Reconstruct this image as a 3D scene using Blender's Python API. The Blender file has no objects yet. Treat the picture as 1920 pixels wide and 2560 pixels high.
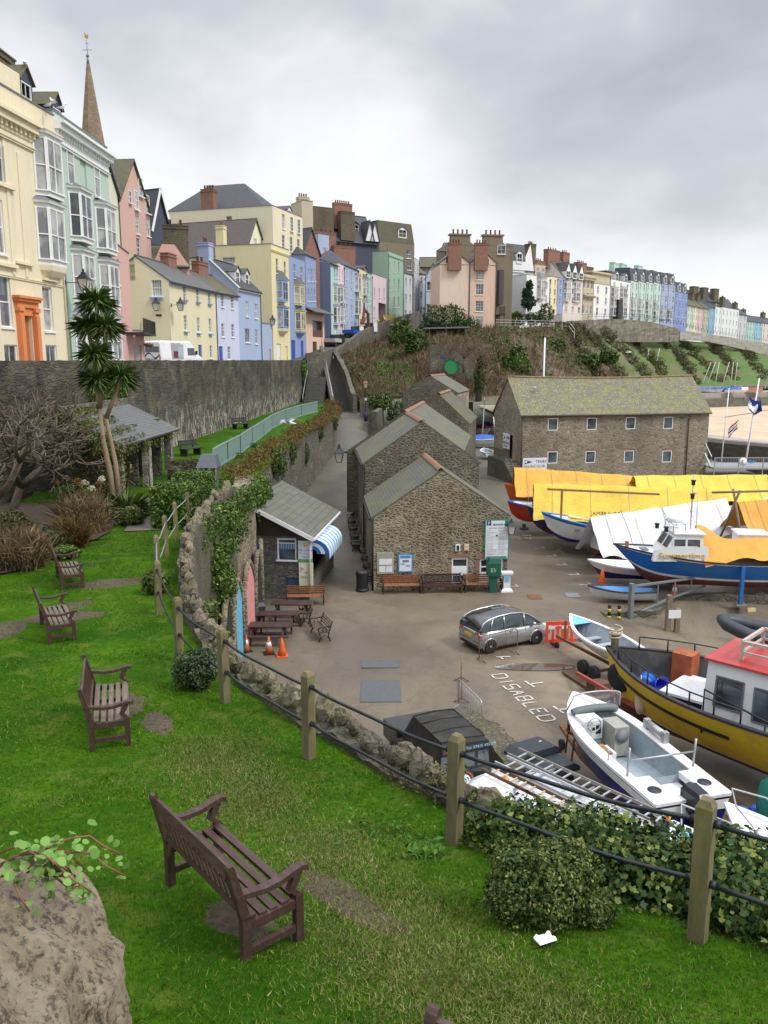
import bpy,math,random
import numpy as np
from mathutils import Vector,Matrix,noise
R=math.radians;PI=math.pi
random.seed(11);rng=np.random.default_rng(5)
sc=bpy.context.scene;COL=sc.collection
# ---------------- camera ----------------
EYE=12.0;PITCH=R(10.5);F=2050.0;CP,SP=math.cos(PITCH),math.sin(PITCH)
cd=bpy.data.cameras.new('camera');cam=bpy.data.objects.new('camera',cd);COL.objects.link(cam)
cam.location=(0,0,EYE);cam.rotation_euler=(PI/2 - PITCH,0,0)
cd.sensor_fit='VERTICAL';cd.sensor_height=36;cd.sensor_width=27;cd.lens=F/2560*36
cd.clip_start=0.1;cd.clip_end=6000
sc.camera=cam
# ---------------- world: overcast sky ----------------
SUN_EL,SUN_AZ=R(48),R(115)       # azimuth clockwise from +Y: the soft light comes from the right and a little behind
w=bpy.data.worlds.new('World');sc.world=w;w.use_nodes=True
nt=w.node_tree;N=nt.nodes;Lk=nt.links;N.clear()
out=N.new('ShaderNodeOutputWorld');bg=N.new('ShaderNodeBackground');Lk.new(bg.outputs[0],out.inputs[0])
sky=N.new('ShaderNodeTexSky');sky.sky_type='NISHITA';sky.sun_disc=False
sky.sun_elevation=SUN_EL;sky.sun_rotation=SUN_AZ
tc=N.new('ShaderNodeTexCoord');sep=N.new('ShaderNodeSeparateXYZ');Lk.new(tc.outputs['Generated'],sep.inputs[0])
def _mapn(sx,sy,sz,loc=(0,0,0)):
    m=N.new('ShaderNodeMapping');m.inputs['Scale'].default_value=(sx,sy,sz);m.inputs['Location'].default_value=loc
    Lk.new(tc.outputs['Generated'],m.inputs[0]);return m
def _ns(m,scale,det,rough,dist=0):
    n=N.new('ShaderNodeTexNoise');n.inputs['Scale'].default_value=scale;n.inputs['Detail'].default_value=det
    n.inputs['Roughness'].default_value=rough;n.inputs['Distortion'].default_value=dist;Lk.new(m.outputs[0],n.inputs['Vector']);return n
big=_ns(_mapn(1,.8,1.7,(.35,0,.1)),2.1,4,.45,.5)
fin=_ns(_mapn(1,1,1.9,(2,1,0)),5.5,5,.5,.3)
mx=N.new('ShaderNodeMix');mx.data_type='FLOAT';mx.inputs[0].default_value=.28
Lk.new(big.outputs['Fac'],mx.inputs[2]);Lk.new(fin.outputs['Fac'],mx.inputs[3])
el=N.new('ShaderNodeMapRange');el.inputs['From Min'].default_value=0.0;el.inputs['From Max'].default_value=.36
el.inputs['To Min'].default_value=.17;el.inputs['To Max'].default_value=-.10;Lk.new(sep.outputs['Z'],el.inputs[0])
ad=N.new('ShaderNodeMath');ad.operation='ADD';Lk.new(mx.outputs[0],ad.inputs[0]);Lk.new(el.outputs[0],ad.inputs[1])
cr=N.new('ShaderNodeValToRGB');e=cr.color_ramp.elements
e[0].position=.30;e[0].color=(.32,.335,.37,1);e[1].position=.70;e[1].color=(.76,.77,.76,1)
x=cr.color_ramp.elements.new(.42);x.color=(.42,.435,.465,1)
x=cr.color_ramp.elements.new(.54);x.color=(.60,.61,.63,1)
Lk.new(ad.outputs[0],cr.inputs[0])
zb=N.new('ShaderNodeMapRange');zb.interpolation_type='SMOOTHSTEP'      # an overcast sky is brightest overhead
zb.inputs['From Min'].default_value=.42;zb.inputs['From Max'].default_value=.85
zb.inputs['To Min'].default_value=1.0;zb.inputs['To Max'].default_value=3.3;Lk.new(sep.outputs['Z'],zb.inputs[0])
vm=N.new('ShaderNodeVectorMath');vm.operation='SCALE';Lk.new(cr.outputs[0],vm.inputs[0]);Lk.new(zb.outputs[0],vm.inputs['Scale'])
sk=N.new('ShaderNodeVectorMath');sk.operation='SCALE';sk.inputs['Scale'].default_value=.1;Lk.new(sky.outputs[0],sk.inputs[0])
mc=N.new('ShaderNodeMix');mc.data_type='RGBA';mc.inputs[0].default_value=.94
Lk.new(sk.outputs[0],mc.inputs[6]);Lk.new(vm.outputs[0],mc.inputs[7]);Lk.new(mc.outputs[2],bg.inputs[0]);bg.inputs[1].default_value=1.0
sd=bpy.data.lights.new('sun','SUN');sun=bpy.data.objects.new('sun',sd);COL.objects.link(sun)
sd.energy=1.5;sd.angle=R(14);sd.color=(1,.96,.9)
_d=Vector((math.sin(SUN_AZ)*math.cos(SUN_EL),math.cos(SUN_AZ)*math.cos(SUN_EL),math.sin(SUN_EL)))
sun.rotation_euler=_d.to_track_quat('Z','Y').to_euler();sun.location=(40,-20,60)
sc.view_settings.view_transform='Standard';sc.view_settings.look='None';sc.view_settings.gamma=1;sc.view_settings.exposure=0.62
# ---------------- geometry helpers ----------------
def _t(py):return (1280-py)/F
def G(px,py,z=0.0):                      # where the sight line through a photo point meets the level z
    t=_t(py);d=Vector(((px-960)/F,CP+t*SP,-SP+t*CP));k=(z-EYE)/d.z;return Vector((d.x*k,d.y*k,z))
def Zat(py,Y):t=_t(py);return EYE + Y*(-SP+t*CP)/(CP+t*SP)
def Xat(px,Y,z=12.0):return (px-960)/F*(Y*CP+(EYE-z)*SP)
def D(px,py,Y):z=Zat(py,Y);return Vector((Xat(px,Y,z),Y,z))
def lerp(a,b,t):return a+(b-a)*t
def sm(a,b,x):t=min(1,max(0,(x-a)/(b-a)));return t*t*(3-2*t)
def pw(pts,x):                             # piecewise linear
    if x <= pts[0][0]:return pts[0][1]
    for (a,b),(c,d) in zip(pts,pts[1:]):
        if x <= c:return lerp(b,d,(x-a)/(c-a))
    return pts[-1][1]
def nz(x,y,z=0.0,s=1.0):return noise.noise(Vector((x*s,y*s,z*s)))
def lawn_z(x,y):return EYE - pw([(0,3.6),(4,4.2),(6,4.7),(8,5.15),(10.6,5.45),(13,5.62),(16,5.75),(20,5.8),(200,5.8)],y) + .05*nz(x,y,0,.5)
class MB:
    def __init__(s):s.v=[];s.f=[];s.m=[];s.sm=[];s.T=None;s.mi=0;s.smooth=False
    def add(s,vs,fs,mi=None,smooth=None):
        b=len(s.v);T=s.T
        s.v += [tuple(T @ Vector(p)) if T is not None else tuple(p) for p in vs]
        for f in fs:s.f.append(tuple(b+i for i in f));s.m.append(s.mi if mi is None else mi);s.sm.append(s.smooth if smooth is None else smooth)
        return s
    def box(s,x0,y0,z0,x1,y1,z1,mi=None):
        return s.add([(x0,y0,z0),(x1,y0,z0),(x1,y1,z0),(x0,y1,z0),(x0,y0,z1),(x1,y0,z1),(x1,y1,z1),(x0,y1,z1)],
            [(3,2,1,0),(4,5,6,7),(0,1,5,4),(1,2,6,5),(2,3,7,6),(3,0,4,7)],mi,False)
    def poly(s,pts,mi=None):return s.add(pts,[tuple(range(len(pts)))],mi)
    def slab(s,pts,th,mi=None):            # a flat polygon given thickness th along its (reverse) normal
        n=(Vector(pts[1])-Vector(pts[0])).cross(Vector(pts[2])-Vector(pts[1])).normalized();k=len(pts)
        lo=[tuple(Vector(p)-n*th) for p in pts]
        return s.add(list(pts)+lo,[tuple(range(k)),tuple(range(2*k-1,k-1,-1))]+[(i,i+k,(i+1) % k+k,(i+1) % k) for i in range(k)],mi)
    def beam(s,p,q,w,h=None,mi=None,up=(0,0,1)):
        p,q=Vector(p),Vector(q);h=w if h is None else h;d=(q-p);
        if d.length < 1e-6:return s
        d.normalize();u=Vector(up);a=d.cross(u)
        if a.length < 1e-3:a=d.cross(Vector((1,0,0)))
        a.normalize();b=a.cross(d);a *= w/2;b *= h/2
        vs=[p-a-b,p+a-b,p+a+b,p-a+b,q-a-b,q+a-b,q+a+b,q-a+b]
        return s.add(vs,[(0,1,2,3),(7,6,5,4),(4,5,1,0),(5,6,2,1),(6,7,3,2),(7,4,0,3)],mi,False)
    def loft(s,rings,closed=True,cap0=True,cap1=True,mi=None,smooth=True,mats=None):
        k=len(rings[0]);vs=[p for r in rings for p in r];fs=[];b=len(s.f)
        for i in range(len(rings)-1):
            for j in range(k if closed else k-1):
                j2=(j+1) % k;fs.append((i*k+j,i*k+j2,(i+1)*k+j2,(i+1)*k+j))
        n1=len(fs)
        s.add(vs,fs,mi,smooth)
        if mats:
            per=k if closed else k-1
            for q in range(n1):s.m[b+q]=mats[q % per]
        o=len(s.v)-len(vs)
        if cap0:s.f.append(tuple(o+i for i in range(k-1,-1,-1)));s.m.append(s.mi if mi is None else mi);s.sm.append(False)
        if cap1:s.f.append(tuple(o+(len(rings)-1)*k+i for i in range(k)));s.m.append(s.mi if mi is None else mi);s.sm.append(False)
        return s
    def tube(s,pts,r,n=8,mi=None,smooth=True,closed=False):
        pts=[Vector(p) for p in pts];rr=r if hasattr(r,'__len__') else [r]*len(pts);rings=[];prev=None
        for i,p in enumerate(pts):
            a=pts[max(0,i-1)];b=pts[min(len(pts)-1,i+1)];d=(b-a).normalized()
            u=d.cross(Vector((0,0,1)))
            if u.length < .05:u=d.cross(Vector((1,0,0)))
            u.normalize()
            if prev is not None and u.dot(prev) < 0:u=-u
            prev=u;v=d.cross(u)
            rings.append([p+(u*math.cos(2*PI*k/n)+v*math.sin(2*PI*k/n))*rr[i] for k in range(n)])
        return s.loft(rings,True,True,True,mi,smooth)
    def lathe(s,prof,n=16,c=(0,0,0),mi=None,smooth=True,axis='z'):
        rings=[]
        for r,z in prof:
            ring=[]
            for k in range(n):
                a=2*PI*k/n
                p=(r*math.cos(a),r*math.sin(a),z)
                if axis == 'x':p=(z,p[0],p[1])
                if axis == 'y':p=(p[1],z,p[0])
                ring.append((c[0]+p[0],c[1]+p[1],c[2]+p[2]))
            rings.append(ring)
        return s.loft(rings,True,True,True,mi,smooth)
    def sph(s,c,r,n=10,mi=None):
        r=r if hasattr(r,'__len__') else (r,r,r);rings=[]
        for i in range(n//2+1):
            a=PI*i/(n//2);q=max(.02,math.sin(a))
            rings.append([(c[0]+r[0]*q*math.cos(2*PI*k/n),c[1]+r[1]*q*math.sin(2*PI*k/n),c[2]-r[2]*math.cos(a)) for k in range(n)])
        return s.loft(rings,True,True,True,mi,True)
    def grid(s,fn,nu,nv,mi=None,smooth=True):
        vs=[fn(i/nu,j/nv) for j in range(nv+1) for i in range(nu+1)]
        return s.add(vs,[(j*(nu+1)+i,j*(nu+1)+i+1,(j+1)*(nu+1)+i+1,(j+1)*(nu+1)+i) for j in range(nv) for i in range(nu)],mi,smooth)
    def panel(s,o,ud,wdt,hgt,holes,rev=.14,mi=None,nd=None,us=(),zs=()):
        """wall face with openings; o lower left corner, ud unit direction, holes (u0,z0,u1,z1); reveals go inward"""
        o=Vector(o);ud=Vector(ud);up=Vector((0,0,1));n=ud.cross(up)     # outward normal
        U=sorted(set([0,wdt]+[round(min(max(q,0),wdt),4) for h in holes for q in (h[0],h[2])]));V=sorted(set([0,hgt]+[round(min(max(q,0),hgt),4) for h in holes for q in (h[1],h[3])]))
        P=lambda u,v,d=0:o+ud*u+up*v-n*d
        for a,b in zip(U,U[1:]):
            for c,d in zip(V,V[1:]):
                mu,mv=(a+b)/2,(c+d)/2
                if any(h[0] < mu < h[2] and h[1] < mv < h[3] for h in holes):continue
                s.add([P(a,c),P(b,c),P(b,d),P(a,d)],[(0,1,2,3)],mi)
        for (a,c,b,d) in [h[:4] for h in holes]:
            s.add([P(a,c),P(a,d),P(a,d,rev),P(a,c,rev),P(b,c),P(b,d),P(b,d,rev),P(b,c,rev)],[(0,1,2,3),(7,6,5,4),(0,3,7,4),(1,5,6,2)],mi)
        return s
    def mesh(s,name,mats):
        me=bpy.data.meshes.new(name);me.from_pydata(s.v,[],s.f);
        for m in (mats if isinstance(mats,(list,tuple)) else [mats]):me.materials.append(m)
        me.polygons.foreach_set('material_index',s.m);me.polygons.foreach_set('use_smooth',s.sm)
        uv=me.uv_layers.new(name='UVMap');V=s.v;data=np.empty(len(me.loops)*2,dtype=np.float32);k=0
        for p in me.polygons:
            n=p.normal
            if abs(n.z) > .985:t=(1.,0.,0.);b=(0.,1.,0.)
            else:
                l=math.hypot(n.x,n.y);t=(-n.y/l,n.x/l,0.);b=(-n.z*t[1],n.z*t[0],n.x*t[1]-n.y*t[0])
            for i in p.vertices:
                v=V[i];data[k]=v[0]*t[0]+v[1]*t[1];data[k+1]=v[0]*b[0]+v[1]*b[1]+v[2]*b[2];k += 2
        uv.data.foreach_set('uv',data)
        me.update();return me
    def build(s,name,mats,parent=None,loc=(0,0,0),rz=0.0):
        return link(name,s.mesh(name,mats),parent,loc,rz)
def link(name,me,parent=None,loc=(0,0,0),rz=0.0):
    o=bpy.data.objects.new(name,me);COL.objects.link(o);o.location=loc
    o.rotation_euler=(0,0,rz) if not hasattr(rz,'__len__') else rz
    if parent is not None:o.parent=parent
    return o
def tag(o,label=None,cat=None,group=None,kind=None):
    if label:o['label']=label
    if cat:o['category']=cat
    if group:o['group']=group
    if kind:o['kind']=kind
    return o
def thing(name,label,cat,loc=(0,0,0),rz=0.0,group=None):
    o=bpy.data.objects.new(name,None);COL.objects.link(o);o.location=loc;o.empty_display_size=.3
    o.rotation_euler=(0,0,rz) if not hasattr(rz,'__len__') else rz
    return tag(o,label,cat,group)
def kids(o):return [c for c in COL.objects if c.parent is o]
KID={}
def dup(root,loc,rz=0.0,label=None,group=None,scale=None):
    if root.name not in KID:
        KID[root.name]=[(c,kids(c)) for c in kids(root)]
    r=root.copy();COL.objects.link(r);r.location=loc;r.rotation_euler=(0,0,rz) if not hasattr(rz,'__len__') else rz
    if label:r['label']=label
    if group:r['group']=group
    if scale:r.scale=scale
    for c,gs in KID[root.name]:
        c2=c.copy();COL.objects.link(c2);c2.parent=r
        for g in gs:g2=g.copy();COL.objects.link(g2);g2.parent=c2
    return r
def npmesh(name,verts,nper,mat,smooth=False):      # many little faces of nper corners each
    n=len(verts)//nper;me=bpy.data.meshes.new(name)
    me.vertices.add(len(verts));me.vertices.foreach_set('co',verts.astype(np.float32).ravel())
    me.loops.add(n*nper);me.loops.foreach_set('vertex_index',np.arange(n*nper,dtype=np.int32))
    me.polygons.add(n);me.polygons.foreach_set('loop_start',np.arange(n,dtype=np.int32)*nper);me.polygons.foreach_set('loop_total',np.full(n,nper,dtype=np.int32))
    me.materials.append(mat);me.update(calc_edges=True);return me
def leafpts(blobs,n,shell=.55):                       # points and outward directions in a union of ellipsoids
    vol=np.array([b[1][0]*b[1][1]*b[1][2] for b in blobs])**.66;cnt=rng.multinomial(n,vol/vol.sum());P=[];O=[]
    for (c,r),k in zip(blobs,cnt):
        d=rng.normal(size=(k,3));d /= np.linalg.norm(d,axis=1)[:,None]
        q=rng.random(k)[:,None]**.33*(1-shell)+shell*rng.random(k)[:,None]**.2
        q=np.clip(q,0,1)*(1+.10*np.sin(d[:,:1]*7+c[0]*3)+.10*np.sin(d[:,1:2]*9+c[1])+.08*np.sin(d[:,2:]*11))
        P.append(np.array(c)+d*q*np.array(r));O.append(d)
    return np.concatenate(P),np.concatenate(O)
def leafmesh(name,P,O,size,mat,up=.3,asp=.55,k=4):
    n=len(P);nrm=O+rng.normal(size=(n,3))*.7+np.array([0,0,up]);nrm /= np.linalg.norm(nrm,axis=1)[:,None]
    a=np.cross(nrm,rng.normal(size=(n,3)));a /= np.linalg.norm(a,axis=1)[:,None];b=np.cross(nrm,a)
    s=(size*(.6+.8*rng.random(n)))[:,None]
    if k == 8:
        sh=[(1,0),(.3,.32),(.15,.85),(-.5,.5),(-.75,0),(-.5,-.5),(.15,-.85),(.3,-.32)] if asp < .8 else [(math.cos(q),math.sin(q)) for q in np.arange(8)*PI/4]
        return npmesh(name,np.stack([P+a*s*x+b*s*y+nrm*s*.25*abs(y) for x,y in sh],axis=1).reshape(-1,3),8,mat)
    v=np.stack([P-a*s,P-b*s*asp-a*s*.1+nrm*s*.15,P+a*s,P+b*s*asp-a*s*.1+nrm*s*.15],axis=1) if k == 4 else np.stack([P-a*s,P-b*s*asp,P+a*s],axis=1)
    return npmesh(name,v.reshape(-1,3),k,mat)
def leafy(name,blobs,n,size,mat,parent=None,shell=.55,up=.3,asp=.55,zmin=None,k=4):
    P,O=leafpts(blobs,n,shell)
    if zmin is not None:m=P[:,2] > zmin;P,O=P[m],O[m]
    return link(name,leafmesh(name,P,O,size,mat,up,asp,k),parent)
def blades(P,h,wd,spread=.35,dirv=(0,0,1),bend=.3):   # tapering stalks, two faces each, bent
    n=len(P);d=np.array(dirv)+rng.normal(size=(n,3))*spread;d /= np.linalg.norm(d,axis=1)[:,None]
    a=np.cross(d,rng.normal(size=(n,3)));a /= np.linalg.norm(a,axis=1)[:,None]
    hh=(h*(.5+rng.random(n)))[:,None];ww=(wd*(.6+.8*rng.random(n)))[:,None]
    lean=rng.normal(size=(n,3));lean[:,2]=-.2
    m=P+d*hh*.55+lean*hh*bend*.15;t=P+d*hh+lean*hh*bend*.6
    return np.stack([P-a*ww,P+a*ww,m+a*ww*.7,t,m-a*ww*.7],axis=1).reshape(-1,3)
# ---------------- materials ----------------
def nodes(name):
    m=bpy.data.materials.new(name);m.use_nodes=True;t=m.node_tree;b=t.nodes['Principled BSDF'];return m,t,b
def _n(t,ty,**kw):
    n=t.nodes.new(ty)
    for k,v in kw.items():
        if k.startswith('i_'):n.inputs[k[2:].replace('_',' ')].default_value=v
        else:setattr(n,k,v)
    return n
def c4(c):return (c[0],c[1],c[2],1)
def coord(t,kind='Object',scale=(1,1,1)):
    if kind == 'World':
        g=t.nodes.new('ShaderNodeNewGeometry');src=g.outputs['Position']
    else:
        g=t.nodes.new('ShaderNodeTexCoord');src=g.outputs[kind]
    mp=t.nodes.new('ShaderNodeMapping');mp.inputs['Scale'].default_value=scale;t.links.new(src,mp.inputs[0]);return mp.outputs[0]
def mixc(t,fac,a,b,mode='MIX'):
    m=t.nodes.new('ShaderNodeMix');m.data_type='RGBA';m.blend_type=mode;m.clamp_factor=True
    for s,v in ((0,fac),(6,a),(7,b)):
        if hasattr(v,'links') or hasattr(v,'is_linked'):t.links.new(v,m.inputs[s])
        elif s == 0:m.inputs[0].default_value=v
        else:m.inputs[s].default_value=c4(v)
    return m.outputs[2]
def ramp(t,src,stops,interp='LINEAR'):
    r=t.nodes.new('ShaderNodeValToRGB');r.color_ramp.interpolation=interp;e=r.color_ramp.elements
    while len(e) < len(stops):e.new(.5)
    for q,(p,c) in zip(e,stops):q.position=p;q.color=c4(c if hasattr(c,'__len__') else (c,c,c))
    t.links.new(src,r.inputs[0]);return r.outputs[0]
def nse(t,vec,scale,det=4,rough=.55,dist=0.0):
    n=_n(t,'ShaderNodeTexNoise');n.inputs['Scale'].default_value=scale;n.inputs['Detail'].default_value=det
    n.inputs['Roughness'].default_value=rough;n.inputs['Distortion'].default_value=dist;t.links.new(vec,n.inputs['Vector']);return n.outputs['Fac']
def bump(t,b,src,dist,strength=1.0):
    n=_n(t,'ShaderNodeBump');n.inputs['Strength'].default_value=strength;n.inputs['Distance'].default_value=dist
    t.links.new(src,n.inputs['Height']);t.links.new(n.outputs[0],b.inputs['Normal'])
MC={}
def M(name,c,rough=.6,metal=0.0,var=.12,scale=4.0,dirt=None,dirtamt=.0,bmp=0.0,kind='Object',stretch=(1,1,1),coat=0.0):
    key=(name,tuple(c),rough)
    if key in MC:return MC[key]
    m,t,b=nodes(name);v=coord(t,kind,stretch);n=nse(t,v,scale,5,.6)
    col=mixc(t,ramp(t,n,[(.3,0.),(.7,1.)]),tuple(q*(1-var) for q in c),tuple(min(1,q*(1+var)) for q in c))
    if dirt is not None:
        n2=nse(t,coord(t,kind,(stretch[0],stretch[1],stretch[2]*.35)),scale*.6,6,.65,.4)
        col=mixc(t,ramp(t,n2,[(.52,0.),(.75,dirtamt)]),col,dirt)
    t.links.new(col,b.inputs['Base Color']);b.inputs['Roughness'].default_value=rough;b.inputs['Metallic'].default_value=metal
    if coat:b.inputs['Coat Weight'].default_value=coat;b.inputs['Coat Roughness'].default_value=.08
    if bmp:bump(t,b,nse(t,v,scale*6,4,.6),bmp,1)
    MC[key]=m;return m
def render_wall(name,c,grime=(.36,.33,.25),amt=.35):
    """painted render with faint streaks and weathering"""
    key=('rw',name)
    if key in MC:return MC[key]
    m,t,b=nodes(name)
    n1=nse(t,coord(t,'World',(1,1,.12)),1.3,6,.65);n2=nse(t,coord(t,'World',(1,1,1)),.45,5,.6);n3=nse(t,coord(t,'World'),9,4,.6)
    col=mixc(t,ramp(t,n3,[(.3,0.),(.7,1.)]),tuple(q*.95 for q in c),tuple(min(.9,q*1.04) for q in c))
    col=mixc(t,ramp(t,n1,[(.52,0.),(.8,amt)]),col,grime)
    col=mixc(t,ramp(t,n2,[(.5,0.),(.8,amt*.6)]),col,tuple(q*.78 for q in c))
    t.links.new(col,b.inputs['Base Color']);b.inputs['Roughness'].default_value=.85
    bump(t,b,n3,.01,.6);MC[key]=m;return m
def stone(name,tones,mortar,scale=3.0,zs=1.7,edge=.06,stain=(.05,.05,.035),samt=.5,moss=None,mamt=.0,bd=.05,light=None,lamt=.5,kind='World',ys=1.0):
    m,t,b=nodes(name);v0=coord(t,kind,(1,ys,zs))
    nd=_n(t,'ShaderNodeTexNoise');nd.inputs['Scale'].default_value=scale*.9;nd.inputs['Detail'].default_value=3;t.links.new(v0,nd.inputs['Vector'])
    va=_n(t,'ShaderNodeVectorMath',operation='SCALE');va.inputs['Scale'].default_value=.5/scale;t.links.new(nd.outputs['Color'],va.inputs[0])
    vb=_n(t,'ShaderNodeVectorMath',operation='ADD');t.links.new(v0,vb.inputs[0]);t.links.new(va.outputs[0],vb.inputs[1]);v=vb.outputs[0]
    vo=_n(t,'ShaderNodeTexVoronoi',feature='F1');vo.inputs['Scale'].default_value=scale;t.links.new(v,vo.inputs['Vector'])
    ve=_n(t,'ShaderNodeTexVoronoi',feature='DISTANCE_TO_EDGE');ve.inputs['Scale'].default_value=scale;t.links.new(v,ve.inputs['Vector'])
    k=len(tones);sepc=_n(t,'ShaderNodeSeparateColor');t.links.new(vo.outputs['Color'],sepc.inputs[0])
    col=ramp(t,sepc.outputs[0],[((i+.5)/k,c) for i,c in enumerate(tones)])
    fn=nse(t,coord(t,kind),scale*6,6,.7);col=mixc(t,ramp(t,fn,[(.3,.0),(.75,.7)]),col,tuple(q*.45 for q in tones[0]))
    w=ramp(t,ve.outputs['Distance'],[(edge*.4,1.),(edge,0.)]);col=mixc(t,w,col,mortar)
    big=nse(t,coord(t,kind,(1,1,.5)),.35,6,.65)
    if light is not None:col=mixc(t,ramp(t,nse(t,coord(t,kind),.5,7,.7),[(.5,0.),(.66,lamt)]),col,light)
    col=mixc(t,ramp(t,big,[(.45,0.),(.68,samt)]),col,stain)
    if moss is not None:col=mixc(t,ramp(t,nse(t,coord(t,kind),.9,7,.7,.3),[(.5,0.),(.62,mamt)]),col,moss)
    t.links.new(col,b.inputs['Base Color']);b.inputs['Roughness'].default_value=.93
    hh=_n(t,'ShaderNodeMath',operation='ADD');t.links.new(ramp(t,ve.outputs['Distance'],[(0.,0.),(edge*1.8,1.)]),hh.inputs[0])
    h2=_n(t,'ShaderNodeMath',operation='MULTIPLY');h2.inputs[1].default_value=.8;t.links.new(fn,h2.inputs[0]);t.links.new(h2.outputs[0],hh.inputs[1])
    bump(t,b,hh.outputs[0],bd,.9);return m
def slate(name,c1,c2,moss=None,mamt=0.,bw=.34,bh=.2,rough=.55,moss2=None,mscale=1.1):
    m,t,b=nodes(name);v=coord(t,'UV')
    br=_n(t,'ShaderNodeTexBrick');br.inputs['Color1'].default_value=c4(c1);br.inputs['Color2'].default_value=c4(c2);br.inputs['Mortar'].default_value=c4(tuple(q*.28 for q in c1))
    br.inputs['Scale'].default_value=1;br.inputs['Brick Width'].default_value=bw;br.inputs['Row Height'].default_value=bh;br.inputs['Mortar Size'].default_value=.013;br.inputs['Bias'].default_value=0
    t.links.new(v,br.inputs['Vector']);n=nse(t,coord(t,'World'),5,6,.7)
    col=mixc(t,ramp(t,n,[(.35,0.),(.75,.55)]),br.outputs['Color'],tuple(q*.6 for q in c1))
    if moss is not None:
        col=mixc(t,ramp(t,nse(t,coord(t,'World'),mscale,8,.72,.2),[(.44,0.),(.6,mamt)]),col,moss)
        if moss2 is not None:col=mixc(t,ramp(t,nse(t,coord(t,'World',(1.3,1,1)),mscale*3.1,6,.75),[(.55,0.),(.62,mamt)]),col,moss2)
    t.links.new(col,b.inputs['Base Color']);b.inputs['Roughness'].default_value=rough
    hh=_n(t,'ShaderNodeMath',operation='ADD');i=_n(t,'ShaderNodeMath',operation='SUBTRACT');i.inputs[0].default_value=1;t.links.new(br.outputs['Fac'],i.inputs[1])
    t.links.new(i.outputs[0],hh.inputs[0]);t.links.new(n,hh.inputs[1]);bump(t,b,hh.outputs[0],.02,.7);return m
def brick(name,c1=(.33,.11,.06),c2=(.22,.08,.05)):
    m,t,b=nodes(name);br=_n(t,'ShaderNodeTexBrick');br.inputs['Color1'].default_value=c4(c1);br.inputs['Color2'].default_value=c4(c2);br.inputs['Mortar'].default_value=(.3,.27,.23,1)
    br.inputs['Scale'].default_value=1;br.inputs['Brick Width'].default_value=.23;br.inputs['Row Height'].default_value=.076;br.inputs['Mortar Size'].default_value=.008
    t.links.new(coord(t,'UV'),br.inputs['Vector']);n=nse(t,coord(t,'World'),4,6,.7)
    col=mixc(t,ramp(t,n,[(.4,0.),(.75,.7)]),br.outputs['Color'],(.09,.06,.045));t.links.new(col,b.inputs['Base Color']);b.inputs['Roughness'].default_value=.9;return m
def glass(name='window_glass',c=(.035,.042,.05),sheen=None):
    m,t,b=nodes(name);n=nse(t,coord(t,'World'),.9,2,.5)
    col=mixc(t,ramp(t,n,[(.42,0.),(.6,1.)]),c,sheen or tuple(q*3.2 for q in c));t.links.new(col,b.inputs['Base Color'])
    b.inputs['Roughness'].default_value=.07;b.inputs['IOR'].default_value=1.6
    return m
def leafmat(name,c1,c2,c3=None,rough=.5,trans=.0,kind='isl'):
    m,t,b=nodes(name);g=t.nodes.new('ShaderNodeNewGeometry')
    st=[(0.,c1),(.6,c2)] + ([(.93,c3)] if c3 else [])
    col=ramp(t,g.outputs['Random Per Island'],st)
    col=mixc(t,ramp(t,nse(t,coord(t,'World'),1.6,3,.6),[(.35,0.),(.65,.5)]),col,tuple(q*.7 for q in c1))
    t.links.new(col,b.inputs['Base Color']);b.inputs['Roughness'].default_value=rough;b.inputs['Specular IOR Level'].default_value=.16
    return m
WHITE=M('white_gloss_paint',(.78,.79,.80),.45,var=.04)
GLASS=glass();GLASSL=glass('curtained_glass',(.16,.165,.17),(.4,.4,.39));
SLATE=slate('grey_slate',(.10,.105,.115),(.14,.145,.15),(.10,.11,.05),.35)
SLATE_D=slate('dark_slate',(.045,.05,.06),(.065,.068,.078))
SLATE_M=slate('mossy_slate',(.10,.095,.08),(.13,.12,.09),(.13,.12,.03),.8,.34,.2,.8)
TERRA=M('terracotta',(.23,.115,.075),.85,var=.3,scale=9)
BRICK=brick('red_brick')
STONE_B=stone('brown_chimney_stone',[(.16,.13,.09),(.22,.18,.11),(.12,.10,.08)],(.2,.17,.12),4)
LEAD=M('lead_grey',(.16,.17,.18),.6,var=.15)
BLACK=M('black_paint',(.015,.015,.017),.45,var=.2)
TIMBER=M('weathered_timber',(.20,.16,.11),.9,var=.35,scale=6,stretch=(4,4,.6),bmp=.01)
STEEL=M('galvanised_steel',(.42,.43,.44),.45,.6,var=.15,scale=20)
RUST=M('rusty_steel',(.17,.08,.04),.9,.1,var=.4,scale=14)
RUBBER=M('black_rubber',(.02,.02,.021),.8,var=.2,scale=15)
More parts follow.
